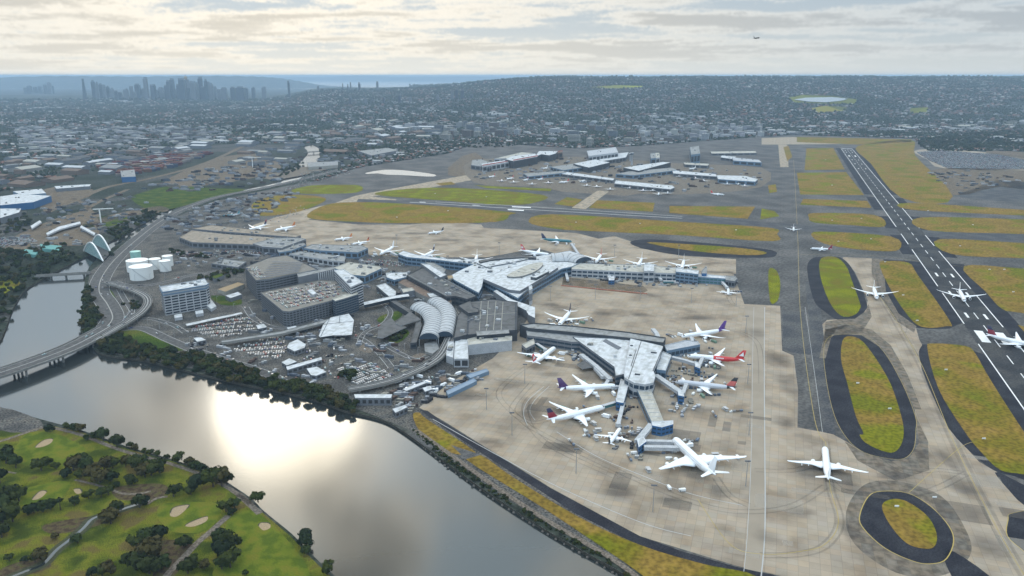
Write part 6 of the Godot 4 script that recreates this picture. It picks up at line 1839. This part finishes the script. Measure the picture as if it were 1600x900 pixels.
func scatter(zone: String, count: int, called: String, category: String, size: Array, tall: Array, tints: Array, where: String, gable: bool, floors := 0) -> void:
	var p := pts(zone)
	var c0 := p[0]; var c1 := p[0]
	for v in p:
		c0 = c0.min(v); c1 = c1.max(v)
	var made := []
	var guard := 0
	while made.size() < count and guard < count * 80:
		guard += 1
		var q := Vector2(rng.randf_range(c0.x, c1.x), rng.randf_range(c0.y, c1.y))
		var w := rng.randf_range(size[0], size[1])
		var d := w * rng.randf_range(0.4, 0.85)
		if not Geometry2D.is_point_in_polygon(q, p) or not clear_of(q, w * 0.42): continue
		occupy(q, w * 0.36)
		made.append([q, w, d, rng.randf_range(tall[0], tall[1])])
	made.sort_custom(func(a, b): return px_of(a[0].x, a[0].y).x < px_of(b[0].x, b[0].y).x)
	for i in made.size():
		var q: Vector2 = made[i][0]
		var tint: Array = tints[rng.randi() % tints.size()]
		var word: String = tint[0]
		var root := base(called, Vector3(q.x, 0, q.y), "%s %s, %s from the left %s" % [word, category, ordinal(i), where], category, "%ss %s" % [category, where])
		root.rotation.y = rng.randf_range(-0.1, 0.1) - AXIS + (PI / 2 if rng.randf() < 0.4 else 0.0)
		var w: float = made[i][1] / 2
		var d: float = made[i][2] / 2
		var h: float = made[i][3]
		var b := [Vector3(-w, 0, -d), Vector3(w, 0, -d), Vector3(w, 0, d), Vector3(-w, 0, d)]
		var s := st0()
		for k in 4: quad(s, b[k], b[(k + 1) % 4], b[(k + 1) % 4] + Vector3(0, h, 0), b[k] + Vector3(0, h, 0), b[k] + b[(k + 1) % 4])
		var rise := d * 0.22
		if gable:
			tri(s, b[0] + Vector3(0, h, 0), b[3] + Vector3(0, h, 0), Vector3(-w, h + rise, 0), Vector3.LEFT)
			tri(s, b[1] + Vector3(0, h, 0), b[2] + Vector3(0, h, 0), Vector3(w, h + rise, 0), Vector3.RIGHT)
		obj("wall", s, mt(tint[1]), root)
		s = st0()
		if gable:
			for z in [-1.0, 1.0]: quad(s, Vector3(-w - .6, h - .1, z * (d + .6)), Vector3(w + .6, h - .1, z * (d + .6)), Vector3(w + .6, h + rise, 0), Vector3(-w - .6, h + rise, 0), Vector3(0, 1, z * .3))
		else:
			quad(s, b[0] + Vector3(0, h, 0), b[1] + Vector3(0, h, 0), b[2] + Vector3(0, h, 0), b[3] + Vector3(0, h, 0), Vector3.UP)
			box(s, Vector3(w * .2, h + 1.2, d * .1), Vector3(w * .5, 2.4, d * .6))
		obj("roof", s, mt(tint[2]), root)
		for f in floors:
			for z in [-1.0, 1.0]:
				var band := put("window_band", box_mesh(snappedf(w * 1.84, 1.0), snappedf(h / floors * 0.45, 0.1), 0.4), mt("glass"), root)
				band.position = Vector3(0, h * (f + 0.55) / floors, z * d)
				if f == 0 or true:
					var end := put("window_band", box_mesh(0.4, snappedf(h / floors * 0.45, 0.1), snappedf(d * 1.7, 1.0)), mt("glass"), root)
					end.position = Vector3(z * w, h * (f + 0.55) / floors, 0)

func city() -> void:
	var sheds := [["white roofed", "grey_wall", "white_roof"], ["grey roofed", "grey_wall", "mid_roof"], ["cream roofed", "concrete_wall", "cream_roof"], ["dark roofed", "grey_wall", "grey_roof"], ["brown roofed", "brown_roof", "brown_roof"]]
	var flats := [["pale", "pale_wall", "white_roof"], ["grey", "grey_wall", "mid_roof"], ["cream", "cream_roof", "cream_roof"], ["brown", "brown_roof", "mid_roof"]]
	for w in [["0,307 30,303 80,306 52,316 0,321", "big white roofed warehouse with blue side at the left edge", 16.0, "blue_panel", "white_roof"], ["0,326 33,326 30,332 0,341", "white roofed warehouse below the blue sided one", 14.0, "grey_wall", "white_roof"], ["20,299 65,295 72,302 34,305", "teal walled warehouse behind the blue sided one", 14.0, "steel_blue", "white_roof"], ["188,267 210,265 212,276 190,277", "blue factory block beside the container yard", 16.0, "blue_panel", "mid_roof"], ["85,291 142,288 140,291 88,295", "long thin white warehouse by the road works", 9.0, "grey_wall", "white_roof"], ["480,254 528,252 528,258 482,261", "long cream shed with brown roof edge by the far canal", 10.0, "cream_roof", "mid_roof"], ["560,236 606,231 622,235 580,243", "broad grey shed before the hangars", 11.0, "grey_wall", "mid_roof"]]:
		bldg("warehouse", w[1], "warehouse", w[0], w[2], w[3], w[4], {"lip": 0.4, "units": 3})
		var c := centre(pts(w[0], w[2]))
		occupy(c, 70)
	for z in [["0,250 180,240 260,232 330,222 300,240 180,272 60,292 0,296", 52, "warehouse", "warehouse", [36, 90], [8, 14], sheds, "in the factory district left of the rail yards", true, 0],
		["480,225 520,190 640,180 720,205 640,222 560,240 500,240", 44, "warehouse", "warehouse", [45, 110], [8, 14], sheds, "between the far canal and the apartment rows", true, 0],
		["400,215 470,205 480,235 440,255 390,262 350,255", 24, "warehouse", "warehouse", [36, 80], [7, 12], sheds, "between rail yards and far canal", true, 0],
		["620,213 640,198 720,197 800,195 810,212 700,220", 34, "apartment_block", "apartment block", [32, 55], [24, 38], flats, "in the long pale rows beyond the hangars", false, 7],
		["810,215 870,200 960,205 1100,210 1190,205 1190,214 1000,226 900,228", 26, "office_building", "office building", [30, 60], [14, 34], flats, "beyond the domestic terminals", false, 5],
		["740,190 900,180 1000,184 1000,198 860,198 760,196", 30, "apartment_block", "apartment block", [30, 50], [18, 30], flats, "behind the long pale rows", false, 0],
		["1240,195 1330,190 1440,200 1430,208 1250,205", 16, "warehouse", "warehouse", [36, 70], [7, 11], sheds, "just beyond the airfield's far boundary", true, 0],
		["1480,180 1640,170 1640,205 1500,205", 26, "warehouse", "warehouse", [40, 80], [7, 12], sheds, "among the dark trees at the far right", true, 0]]:
		scatter(z[0], z[1], z[2], z[3], z[4], z[5], z[6], z[7], z[8], z[9])
	var mid := []
	for z in [["480,150 700,140 1000,160 1180,185 1180,205 900,196 640,186 480,178", 620, 12.0, 30.0], ["600,165 820,165 1000,185 800,194 620,190", 240, 16.0, 38.0], ["20,200 300,180 420,190 300,225 40,240", 260, 7.0, 14.0], ["620,186 760,182 900,190 800,200 640,200", 120, 20.0, 34.0], ["1000,196 1190,196 1190,213 1000,222", 90, 8.0, 26.0]]:
		var zp := pts(z[0])
		var lo := zp[0]; var hi := zp[0]
		for v in zp:
			lo = lo.min(v); hi = hi.max(v)
		var tries := 0
		var got := 0
		while got < z[1] and tries < 20000:
			tries += 1
			var q := Vector2(rng.randf_range(lo.x, hi.x), rng.randf_range(lo.y, hi.y))
			if q.y < -5000 or not Geometry2D.is_point_in_polygon(q, zp) or not clear_of(q, 14): continue
			var v: float = [.24, .34, .45, .5, .16, .3][rng.randi() % 6]
			var wid := rng.randf_range(18, 52)
			mid.append([Transform3D(Basis(Vector3.UP, -AXIS + (PI / 2 if rng.randf() < .5 else 0.0)).scaled(Vector3(wid, rng.randf_range(z[2], z[3]), rng.randf_range(13, 26))), Vector3(q.x, maxf(hill_height(q.x, q.y), 0.0) if q.y < -4500 else 0.0, q.y)), Color(v, v * rng.randf_range(.94, 1.0), v * rng.randf_range(.86, 1.0))])
			occupy(q, 13)
			got += 1
	# container yard
	var stack := []
	var yard := pts("150,262 210,250 300,236 330,240 270,262 190,276")
	while stack.size() < 420:
		var q := Vector2(rng.randf_range(-2400, -1100), rng.randf_range(-3300, -2200))
		if not Geometry2D.is_point_in_polygon(q, yard): continue
		var c: Color = [Color(.16, .055, .045), Color(.2, .1, .06), Color(.13, .045, .05), Color(.07, .09, .13), Color(.25, .22, .19)][rng.randi() % 5]
		stack.append([Transform3D(Basis(Vector3.UP, -AXIS + 0.6).scaled(Vector3(28, rng.randf_range(5, 11), 12)), Vector3(q.x, 0, q.y)), c])
		occupy(q, 12)
	var tinted := plain("tinted", Color.WHITE, 0.8)
	tinted.vertex_color_use_as_albedo = true
	tinted.metallic_specular = 0.14
	multi("containers", block_mesh(), stack, "stacks of red and brown shipping containers in the rail yard", "containers", tinted)
	multi("city_blocks", block_mesh(), mid, "pale blocks of flats and offices crowding the middle distance", "buildings", tinted)
	# skyline
	var tall := {"pale_tower": lin(.1, .105, .115), "dark_tower": lin(.03, .035, .045)}
	for k in tall: plain(k, tall[k], 0.4)
	var n := 0
	for w in ["128.5,122.7,4 143.6,125,6 149.5,127.5,4 155,130,5 160,132,5 166,134,5 172,137,6 178,140,5 184,143,5 192,139,5 195.5,137,4 202.5,133.6,5 212.7,130.5,9 226,120,6.5 237,131,8 249,135.5,8 257,132,5 261.5,125,6 267.5,122,7.5 276.7,131,6 283,121.6,10 293,124,5 300,126,9 306.6,128,4 311.8,120,7 320,123,5 324,127,5 328,129,7 333.5,134,6 340,138,6 348,135.5,9 362,134.6,8 374.6,134,14 383,137,6 394,135.5,6 410.7,135,7 241,140,7 270,138,9 290,135,8 255,143,9 315,134,8 222,138,7 206,142,7|10200", "450,125.7,3.5 496,133.5,4 534.7,129.7,1.6 542.6,130.4,2 547,128,2.5 560.6,128,4 589,126.8,4|9600", "43,133,7 52,135,6 60,134,6 68,131,5 75,128,6 80,133,3 36,136,4|14500", "706,140,5 713,137,5 722,138,6 623,146,5 683,147,5 763,142,4 790,144,5 640,150,4 820,147,4 736,146,5 598,150,4 862,150,4 570,152,5 545,150,4 900,152,4|7200"]:
		var half := String(w).split("|")
		var d := float(half[1])
		var items := half[0].split(" ")
		var ranked := []
		for it in items: ranked.append([float(it.split(",")[0]), float(it.split(",")[1]), float(it.split(",")[2])])
		ranked.sort_custom(func(a, b): return a[0] < b[0])
		for i in ranked.size():
			var x: float = (ranked[i][0] - 800) / 1264.0 * d
			var hgt: float = EYE - (ranked[i][1] - LEVEL) * d / 1264.0
			var ww: float = ranked[i][2] / 1264.0 * d * 0.86
			var dark: bool = rng.randf() < 0.5
			var z := -d - rng.randf_range(-300, 300) * (0.0 if n == 3 else 1.0)
			x *= -z / d
			var label := "%s city tower, %s from the left in the %s" % ["tallest square" if absf(ranked[i][0] - 226) < 1 else ("dark" if dark else "pale"), ordinal(i), ["hazy skyline's main cluster", "hazy row right of the main skyline", "faint far cluster left of the skyline", "scattered nearer towers below the hills"][n]]
			var root := base("skyscraper", Vector3(x, 0, z), label, "skyscraper", "towers of the hazy skyline")
			var deep := ww * rng.randf_range(0.6, 0.9)
			var s := st0()
			if i == 0 and n == 0:
				for f in 6:                            # a twisting, tapering tower
					var a := f * 0.09
					box(s, Vector3(0, hgt * (f + .5) / 6, 0), Vector3(ww * (1.5 - .13 * f), hgt / 6, deep * (1.5 - .13 * f)), Basis(Vector3.UP, a))
			else:
				box(s, Vector3(0, hgt * .46, 0), Vector3(ww, hgt * .92, deep))
			obj("shaft", s, mt("dark_tower" if dark else "pale_tower"), root)
			s = st0()
			if not (i == 0 and n == 0):
				box(s, Vector3(ww * rng.randf_range(-.1, .1), hgt * .96, 0), Vector3(ww * rng.randf_range(.5, .96), hgt * .08, deep * .8))
				obj("crown", s, mt("grey_wall"), root)
				for f in 0:
					var bnd := put("window_band", box_mesh(snappedf(ww * 1.01, 1.0) + 1.0, snappedf(hgt * .05, 1.0), snappedf(deep, 1.0) + 1.5), mt("glass"), root)
					bnd.position.y = hgt * (f + 1) / 8.2
		n += 1
	var tw := base("observation_tower", Vector3((289.7 - 800) / 1264 * 10000, 0, -10000), "slender needle tower with a golden drum top above the skyline", "observation tower")
	var s2 := st0(true)
	lathe(s2, Vector3.ZERO, Vector3.UP, PackedVector2Array([Vector2(0, 9), Vector2(270, 5)]), 10)
	obj("shaft", s2, mt("dark_tower"), tw)
	s2 = st0(true)
	lathe(s2, Vector3(0, 262, 0), Vector3.UP, PackedVector2Array([Vector2(0, 6), Vector2(14, 20), Vector2(34, 20), Vector2(44, 9)]), 14)
	obj("drum", s2, mt("sand"), tw)
	s2 = st0(true)
	lathe(s2, Vector3(0, 300, 0), Vector3.UP, PackedVector2Array([Vector2(0, 3), Vector2(38, 0.5)]), 8)
	obj("spire", s2, mt("dark_tower"), tw)
	suburbs()

func suburbs() -> void:
	var houses := [[], []]
	var blocks := []
	var trees := []
	var tones := [Color(.15, .08, .06), Color(.17, .09, .065), Color(.09, .088, .088), Color(.13, .125, .12), Color(.2, .195, .19), Color(.06, .058, .058), Color(.32, .31, .3), Color(.11, .075, .06)]
	var green := FastNoiseLite.new()
	green.seed = 31
	green.frequency = 0.0016
	green.fractal_octaves = 3
	var works := FastNoiseLite.new()
	works.seed = 44
	works.frequency = 0.0011
	var yards := pts("0,300 200,262 330,225 420,225 500,220 560,250 520,272 450,300 340,332 262,352 190,400 60,400 -60,430 -60,310")
	var lot := pts("1425,233 1470,230 1640,236 1640,330 1500,310 1440,262")
	for band in [[1350.0, 3200.0, 17.0, 13.0, 1.0], [3200.0, 5200.0, 20.0, 16.0, 1.15], [5200.0, 9200.0, 34.0, 27.0, 1.8], [9200.0, 13000.0, 60.0, 60.0, 2.8]]:
		var z: float = band[0]
		while z < band[1]:
			var x: float = -0.7 * z
			var cell_z := int(z / 420.0)
			while x < 0.7 * z:
				x += band[2] * rng.randf_range(0.85, 1.15)
				var cell := Vector2i(int(floor(x / 380.0)), cell_z)
				var turn := 0.5 * sin(cell.x * 12.9 + cell.y * 7.3)
				var q := Vector2(x, -z + rng.randf_range(-3, 3)).rotated(0.0)
				if not open_ground(q): continue
				if Geometry2D.is_point_in_polygon(q, air_area) or (z < 3400 and x < 0 and Geometry2D.is_point_in_polygon(q, wet[0])): continue
				if z > 1100 and z < 3800 and x < -100 and Geometry2D.is_point_in_polygon(q, yards): continue
				if x > 600 and z < 3400 and Geometry2D.is_point_in_polygon(q, lot): continue
				if z > 4300 and x > 300 and clearings.any(func(c): return Geometry2D.is_point_in_polygon(q, c)): continue
				var y := maxf(hill_height(q.x, q.y), 0.0) if z > 4500 else 0.0
				if z > 10400 and px_of(x, -z).x < 640: continue
				var gn := green.get_noise_2dv(q)
				var k: float = band[4]
				var along := fposmod(q.rotated(turn).x, 62.0)
				var street := along < 11.0 and k < 1.5
				if gn > 0.2 and rng.randf() < 0.85 or street and rng.randf() < 0.25 or (not street and rng.randf() < 0.52):
					var w := k * rng.randf_range(0.7, 1.35)
					var v := rng.randf_range(0.6, 1.3)
					trees.append([Transform3D(Basis(Vector3.UP, rng.randf() * TAU).scaled(Vector3(w, w * rng.randf_range(.7, 1.2), w)), Vector3(q.x + rng.randf_range(-6, 6), y - 0.5, q.y + rng.randf_range(-6, 6))), Color(.036 * v, .046 * v, .024 * v)])
				elif street: continue
				elif y < 90.0 and (works.get_noise_2dv(q) > 0.28 or rng.randf() < 0.03):
					if rng.randf() < 0.35:
						var wid := rng.randf_range(20, 50) * sqrt(minf(k, 1.8))
						var v := rng.randf_range(.1, .5) if rng.randf() < .75 else 0.6
						blocks.append([Transform3D(Basis(Vector3.UP, turn).scaled(Vector3(wid, rng.randf_range(6, 13), wid * rng.randf_range(.4, .8))), Vector3(q.x, y, q.y)), Color(v, v * .98, v * .95)])
						occupy(q, wid * .3)
				else:
					var sc := k * rng.randf_range(0.75, 1.2)
					var up := 1.9 if rng.randf() < 0.06 else 1.0
					houses[rng.randi() % 2].append([Transform3D(Basis(Vector3.UP, turn + (PI / 2 if rng.randf() < .5 else 0.0)).scaled(Vector3(sc, sc * up / sqrt(k), sc * 1.1)), Vector3(q.x, y, q.y)), tones[rng.randi() % tones.size()] * rng.randf_range(.8, 1.3)])
			z += band[3]
	var tinted := mt("tinted")
	multi("suburban_houses", house_mesh(true), houses[0], "countless small hip roofed houses of the suburbs", "houses", tinted)
	multi("suburban_houses", house_mesh(false), houses[1], "countless small gabled houses of the suburbs", "houses", tinted)
	multi("city_blocks", block_mesh(), blocks, "scattered flat roofed sheds of the far suburbs", "buildings", tinted)
	multi("suburban_trees", low_tree(), trees, "dark trees between the suburban houses", "trees", tinted)
	print("city: ", houses[0].size() + houses[1].size(), " houses ", blocks.size(), " blocks ", trees.size(), " trees")

func lots() -> void:
	var more := []
	more += fill_lot(pts("296,512 372,493 393,497 399,519 345,528 330,526 302,520"), 0.2, 0.25, 0.78, 2.9, 11.5, "office block lot", 62, 0)
	more += fill_lot(pts("356,545 440,524 450,546 434,561 400,558"), 0.2, 0.2, 0.8, 2.9, 11.5, "walkway lot", 62, 0)
	more += fill_lot(pts("524,577 556,573 575,566 617,589 590,600 556,602 540,594"), 0.2, 0.9, 0.85, 2.9, 8.5, "white car lot", 66, 0)
	more += fill_lot(pts("414,459 446,482 514,467 548,451 536,443 498,441", 20), 20.1, 0.62, 0.7, 3.0, 10.5, "sunlit car deck", 60)
	more += fill_lot(pts("386,420 402,436 416,434 402,418", 30), 30.1, 0.6, 0.7, 3.0, 7.0, "on the rear deck", 0)
	more += fill_lot(pts("262,393 300,394 340,398 340,402 290,402"), 0.3, 0.1, 0.6, 3.2, 7.0, "x", 0)
	more += fill_lot(pts("330,390 420,394 420,398 340,396"), 0.3, 0.1, 0.7, 3.2, 7.0, "x", 0)
	more += fill_lot(pts("575,405 620,408 640,415 600,418 570,414"), 0.3, 0.1, 0.5, 3.2, 8.0, "x", 0)
	more += fill_lot(pts("0,372 45,370 60,378 30,384 0,386"), 0.3, 0.1, 0.7, 3.2, 7.0, "x", 0, 0)
	more += fill_lot(pts("440,300 470,270 540,262 560,268 480,290"), 0.3, 0.1, 0.12, 3.4, 8.0, "x", 0, 0)
	more += fill_lot(pts("1432,238 1470,235 1560,242 1640,258 1640,265 1480,263 1452,251"), 0.4, 0.4, 0.75, 3.4, 8.0, "x", 0, 0)
	for z in ["300,525 400,575 480,596 470,600 380,580 300,545", "470,560 520,555 520,600 490,595", "585,455 612,468 640,486 600,480", "560,500 590,540 600,560 570,560", "470,530 560,505 556,530 500,545", "600,575 680,580 690,600 640,620", "410,345 470,322 480,328 430,350", "330,360 390,350 400,356 340,366", "650,445 700,475 690,480 640,450", "480,540 540,545 530,590 505,610 470,590"]:
		more += fill_lot(pts(z), 0.3, 0.3, 0.1, 3.5, 8.0, "x", 0)
	var sets := [[], [], [], [], [], []]
	for q in more:
		var k: int = [0, 0, 0, 0, 1, 1, 5, 2, 2, 3, 4][rng.randi() % 11]
		sets[k].append([Transform3D(Basis(Vector3.UP, q[1] + rng.randf_range(-.04, .04)), q[0]), Color.WHITE])
	var root := base("parked_car_mass", Vector3.ZERO, "hundreds more small parked cars of the decks and far lots", "cars", "", "stuff")
	for k in 6: multi("cars_of_one_colour", cars[k], sets[k], "", "", null, root)
	# the clutter of yards, forecourts and stands
	var odds := []
	for z in [["400,455 560,500 700,560 690,600 600,620 480,560 390,520", 170, 3.0, 9.0, 1.5, 4.0], ["240,340 400,302 470,300 400,345 330,355 270,372", 330, 4.0, 14.0, 2.0, 5.0], ["262,395 480,388 560,405 620,440 560,450 400,410 290,420", 260, 3.0, 10.0, 1.5, 4.0], ["330,262 520,240 560,252 480,278 330,300 200,300", 380, 6.0, 22.0, 2.5, 7.0], ["0,340 180,300 260,330 150,380 0,392", 240, 4.0, 14.0, 1.5, 5.0], ["560,405 700,440 800,470 770,475 640,470 570,430", 200, 3.0, 8.0, 1.5, 3.5], ["300,520 480,590 500,600 400,575 290,540", 40, 2.5, 6.0, 1.5, 3.0], ["590,610 690,590 760,575 720,605 640,640", 110, 3.0, 9.0, 1.5, 3.5], ["740,250 900,246 1060,262 1190,268 1190,284 1060,300 960,290 830,282 740,280", 420, 4.0, 16.0, 2.0, 6.0], ["890,432 1010,448 1140,446 1150,440 1000,432", 160, 2.0, 6.0, 1.2, 3.0], ["1440,270 1520,266 1600,280 1500,302", 150, 4.0, 16.0, 1.0, 4.0], ["880,545 960,600 970,660 940,690 1000,720 1010,690 990,640 990,610 900,540", 90, 1.5, 5.0, 1.2, 2.6], ["1030,560 1110,540 1130,590 1090,640 1050,650 1030,610", 120, 1.5, 5.0, 1.2, 2.6]]:
		var zp := pts(z[0])
		var lo := zp[0]; var hi := zp[0]
		for v in zp:
			lo = lo.min(v); hi = hi.max(v)
		var got := 0
		var tries := 0
		while got < z[1] * 0.55 and tries < 20000:
			tries += 1
			var q := Vector2(rng.randf_range(lo.x, hi.x), rng.randf_range(lo.y, hi.y))
			if not Geometry2D.is_point_in_polygon(q, zp) or Geometry2D.is_point_in_polygon(q, wet[0]): continue
			var c: Color = [Color(.4, .4, .39), Color(.5, .5, .5), Color(.2, .2, .2), Color(.06, .06, .065), Color(.26, .24, .2), Color(.13, .09, .075), Color(.12, .14, .17), Color(.3, .31, .33)][rng.randi() % 8]
			var n := 1 + rng.randi() % 4
			var turn := -AXIS + rng.randf_range(-.3, .3) + (PI / 2 if rng.randf() < .5 else 0.0)
			for k in n:
				var w := rng.randf_range(z[2], z[3]) * 0.8
				odds.append([Transform3D(Basis(Vector3.UP, turn).scaled(Vector3(w, rng.randf_range(z[4], z[5]), rng.randf_range(1.6, 3.2))), Vector3(q.x, 0.15, q.y) + Basis(Vector3.UP, turn) * Vector3(0, 0, k * 4.0)), c])
			got += 1
	multi("yard_equipment", block_mesh(), odds, "scattered trucks, crates and equipment of the yards and stands", "equipment", mt("tinted"))
	for i in 22:
		var c: Vector2 = pts("860,470 930,468 1000,470 1080,474 1150,478 1165,520 1168,600 1170,680 1165,760 820,600 760,640 800,680 900,740 1020,800 700,420 560,400 620,385 780,398 960,402 1060,402 450,380 380,345")[i]
		var r := base("floodlight_mast", Vector3(c.x, 0.2, c.y), "slim grey floodlight mast, %s of those standing along the aprons" % ordinal(i), "light mast", "floodlight masts of the aprons")
		var s := st0(true)
		lathe(s, Vector3.ZERO, Vector3.UP, PackedVector2Array([Vector2(0, .4), Vector2(22, .2)]), 6)
		obj("mast", s, mt("metal"), r)
		s = st0()
		box(s, Vector3(0, 22, 0), Vector3(4.5, 1.0, 0.8))
		obj("lamp_head", s, mt("grey_wall"), r)
	for i in 46:
		var line := pts("200,500 240,510 300,540 370,568 440,592 520,540 560,520 600,505 640,560 700,540 690,480 620,440 560,470 480,520 400,500 330,470 260,436 200,440 180,470")
		var t := i / 46.0 * (line.size() - 1.01)
		var c := line[int(t)].lerp(line[int(t) + 1], t - int(t))
		var r := base("street_lamp", Vector3(c.x, 0.2, c.y), "slim street lamp, %s along the forecourt roads" % ordinal(i), "street lamp", "street lamps of the forecourt roads")
		var s := st0()
		bar(s, Vector3.ZERO, Vector3(0, 10, 0), 0.22, 0.22)
		obj("pole", s, mt("metal"), r)
		s = st0()
		bar(s, Vector3(0, 10, 0), Vector3(2.6, 10.3, 0), 0.25, 0.2)
		obj("lamp_arm", s, mt("metal"), r)
	# depot buses and trucks along the river
	for i in 8:
		var c := f2(g(lerpf(560, 606, i / 7.0), 628 + i % 2))
		var o := make_van("coach", mt("grey_wall") if i % 2 else mt("steel_blue"), 11.5, 2.9, mt("grey_wall"))
		o.position = Vector3(c.x, 0.2, c.y)
		o.rotation.y = 0.4
		tag(o, "dark coach, %s from the left in the yard under the long white roof" % ORDINAL[i], "coach", "coaches in the riverside yard")
	for i in 10:
		var c := f2(g([622, 640, 655, 668, 678, 650, 692, 705, 716, 634][i], [598, 592, 590, 600, 612, 606, 604, 596, 586, 612][i]))
		var o := make_van("delivery_truck", mt("aircraft_white"), 9.0, 2.8, mt("paint"))
		o.position = Vector3(c.x, 0.2, c.y)
		o.rotation.y = rng.randf() * 3.0
		tag(o, "white truck, %s of those scattered round the blue ramps" % ORDINAL[i], "truck", "trucks by the blue ramps")

# ---------------------------------------------------------------- the scene
func _ready() -> void:
	rng.seed = 20
	var cam := Camera3D.new()
	add(cam, "camera")
	cam.position = Vector3(0, EYE, 0)
	cam.rotation.x = -pitch
	cam.fov = rad_to_deg(2.0 * atan(450.0 / FOCAL))
	cam.near = 1.0
	cam.far = 120000.0
	var sun_from := Vector3(sin(-0.3) * cos(0.405), sin(0.405), -cos(-0.3) * cos(0.405)).normalized()
	var sun := DirectionalLight3D.new()
	add(sun, "sun")
	sun.look_at_from_position(Vector3.ZERO, -sun_from)
	sun.light_color = Color(1.0, 0.94, 0.84)
	sun.light_energy = 0.05
	sun.light_angular_distance = 10.0
	sun.shadow_enabled = true
	var env := Environment.new()
	env.tonemap_mode = Environment.TONE_MAPPER_LINEAR
	env.tonemap_exposure = 1.32
	env.background_mode = Environment.BG_SKY
	env.sky = Sky.new()
	env.sky.sky_material = make_sky(sun_from)
	env.background_energy_multiplier = 1.0
	env.sdfgi_enabled = true
	env.ssao_enabled = true
	env.ssil_enabled = true
	env.fog_enabled = true
	env.fog_density = 0.00005
	env.fog_light_color = Color(0.78, 0.9, 1.0)
	var we := WorldEnvironment.new()
	we.environment = env
	we.name = "world_environment"
	add_child(we)
	materials()
	patchy("bank_flat", noise_tex(27, 0.03, [[0.3, lin(.03, .035, .02)], [0.7, lin(.075, .075, .045)]]), 20.0, 1.0, true)
	land()
	hills()
	airfield()
	prepare_plants()
	prepare_cars()
	roads()
	terminal()
	car_park_and_hotel()
	cargo_and_far()
	golf()
	city()
	plants()
	aircraft()
	lots()
	ground_vehicles()
	for t in tree_kinds: t.free()
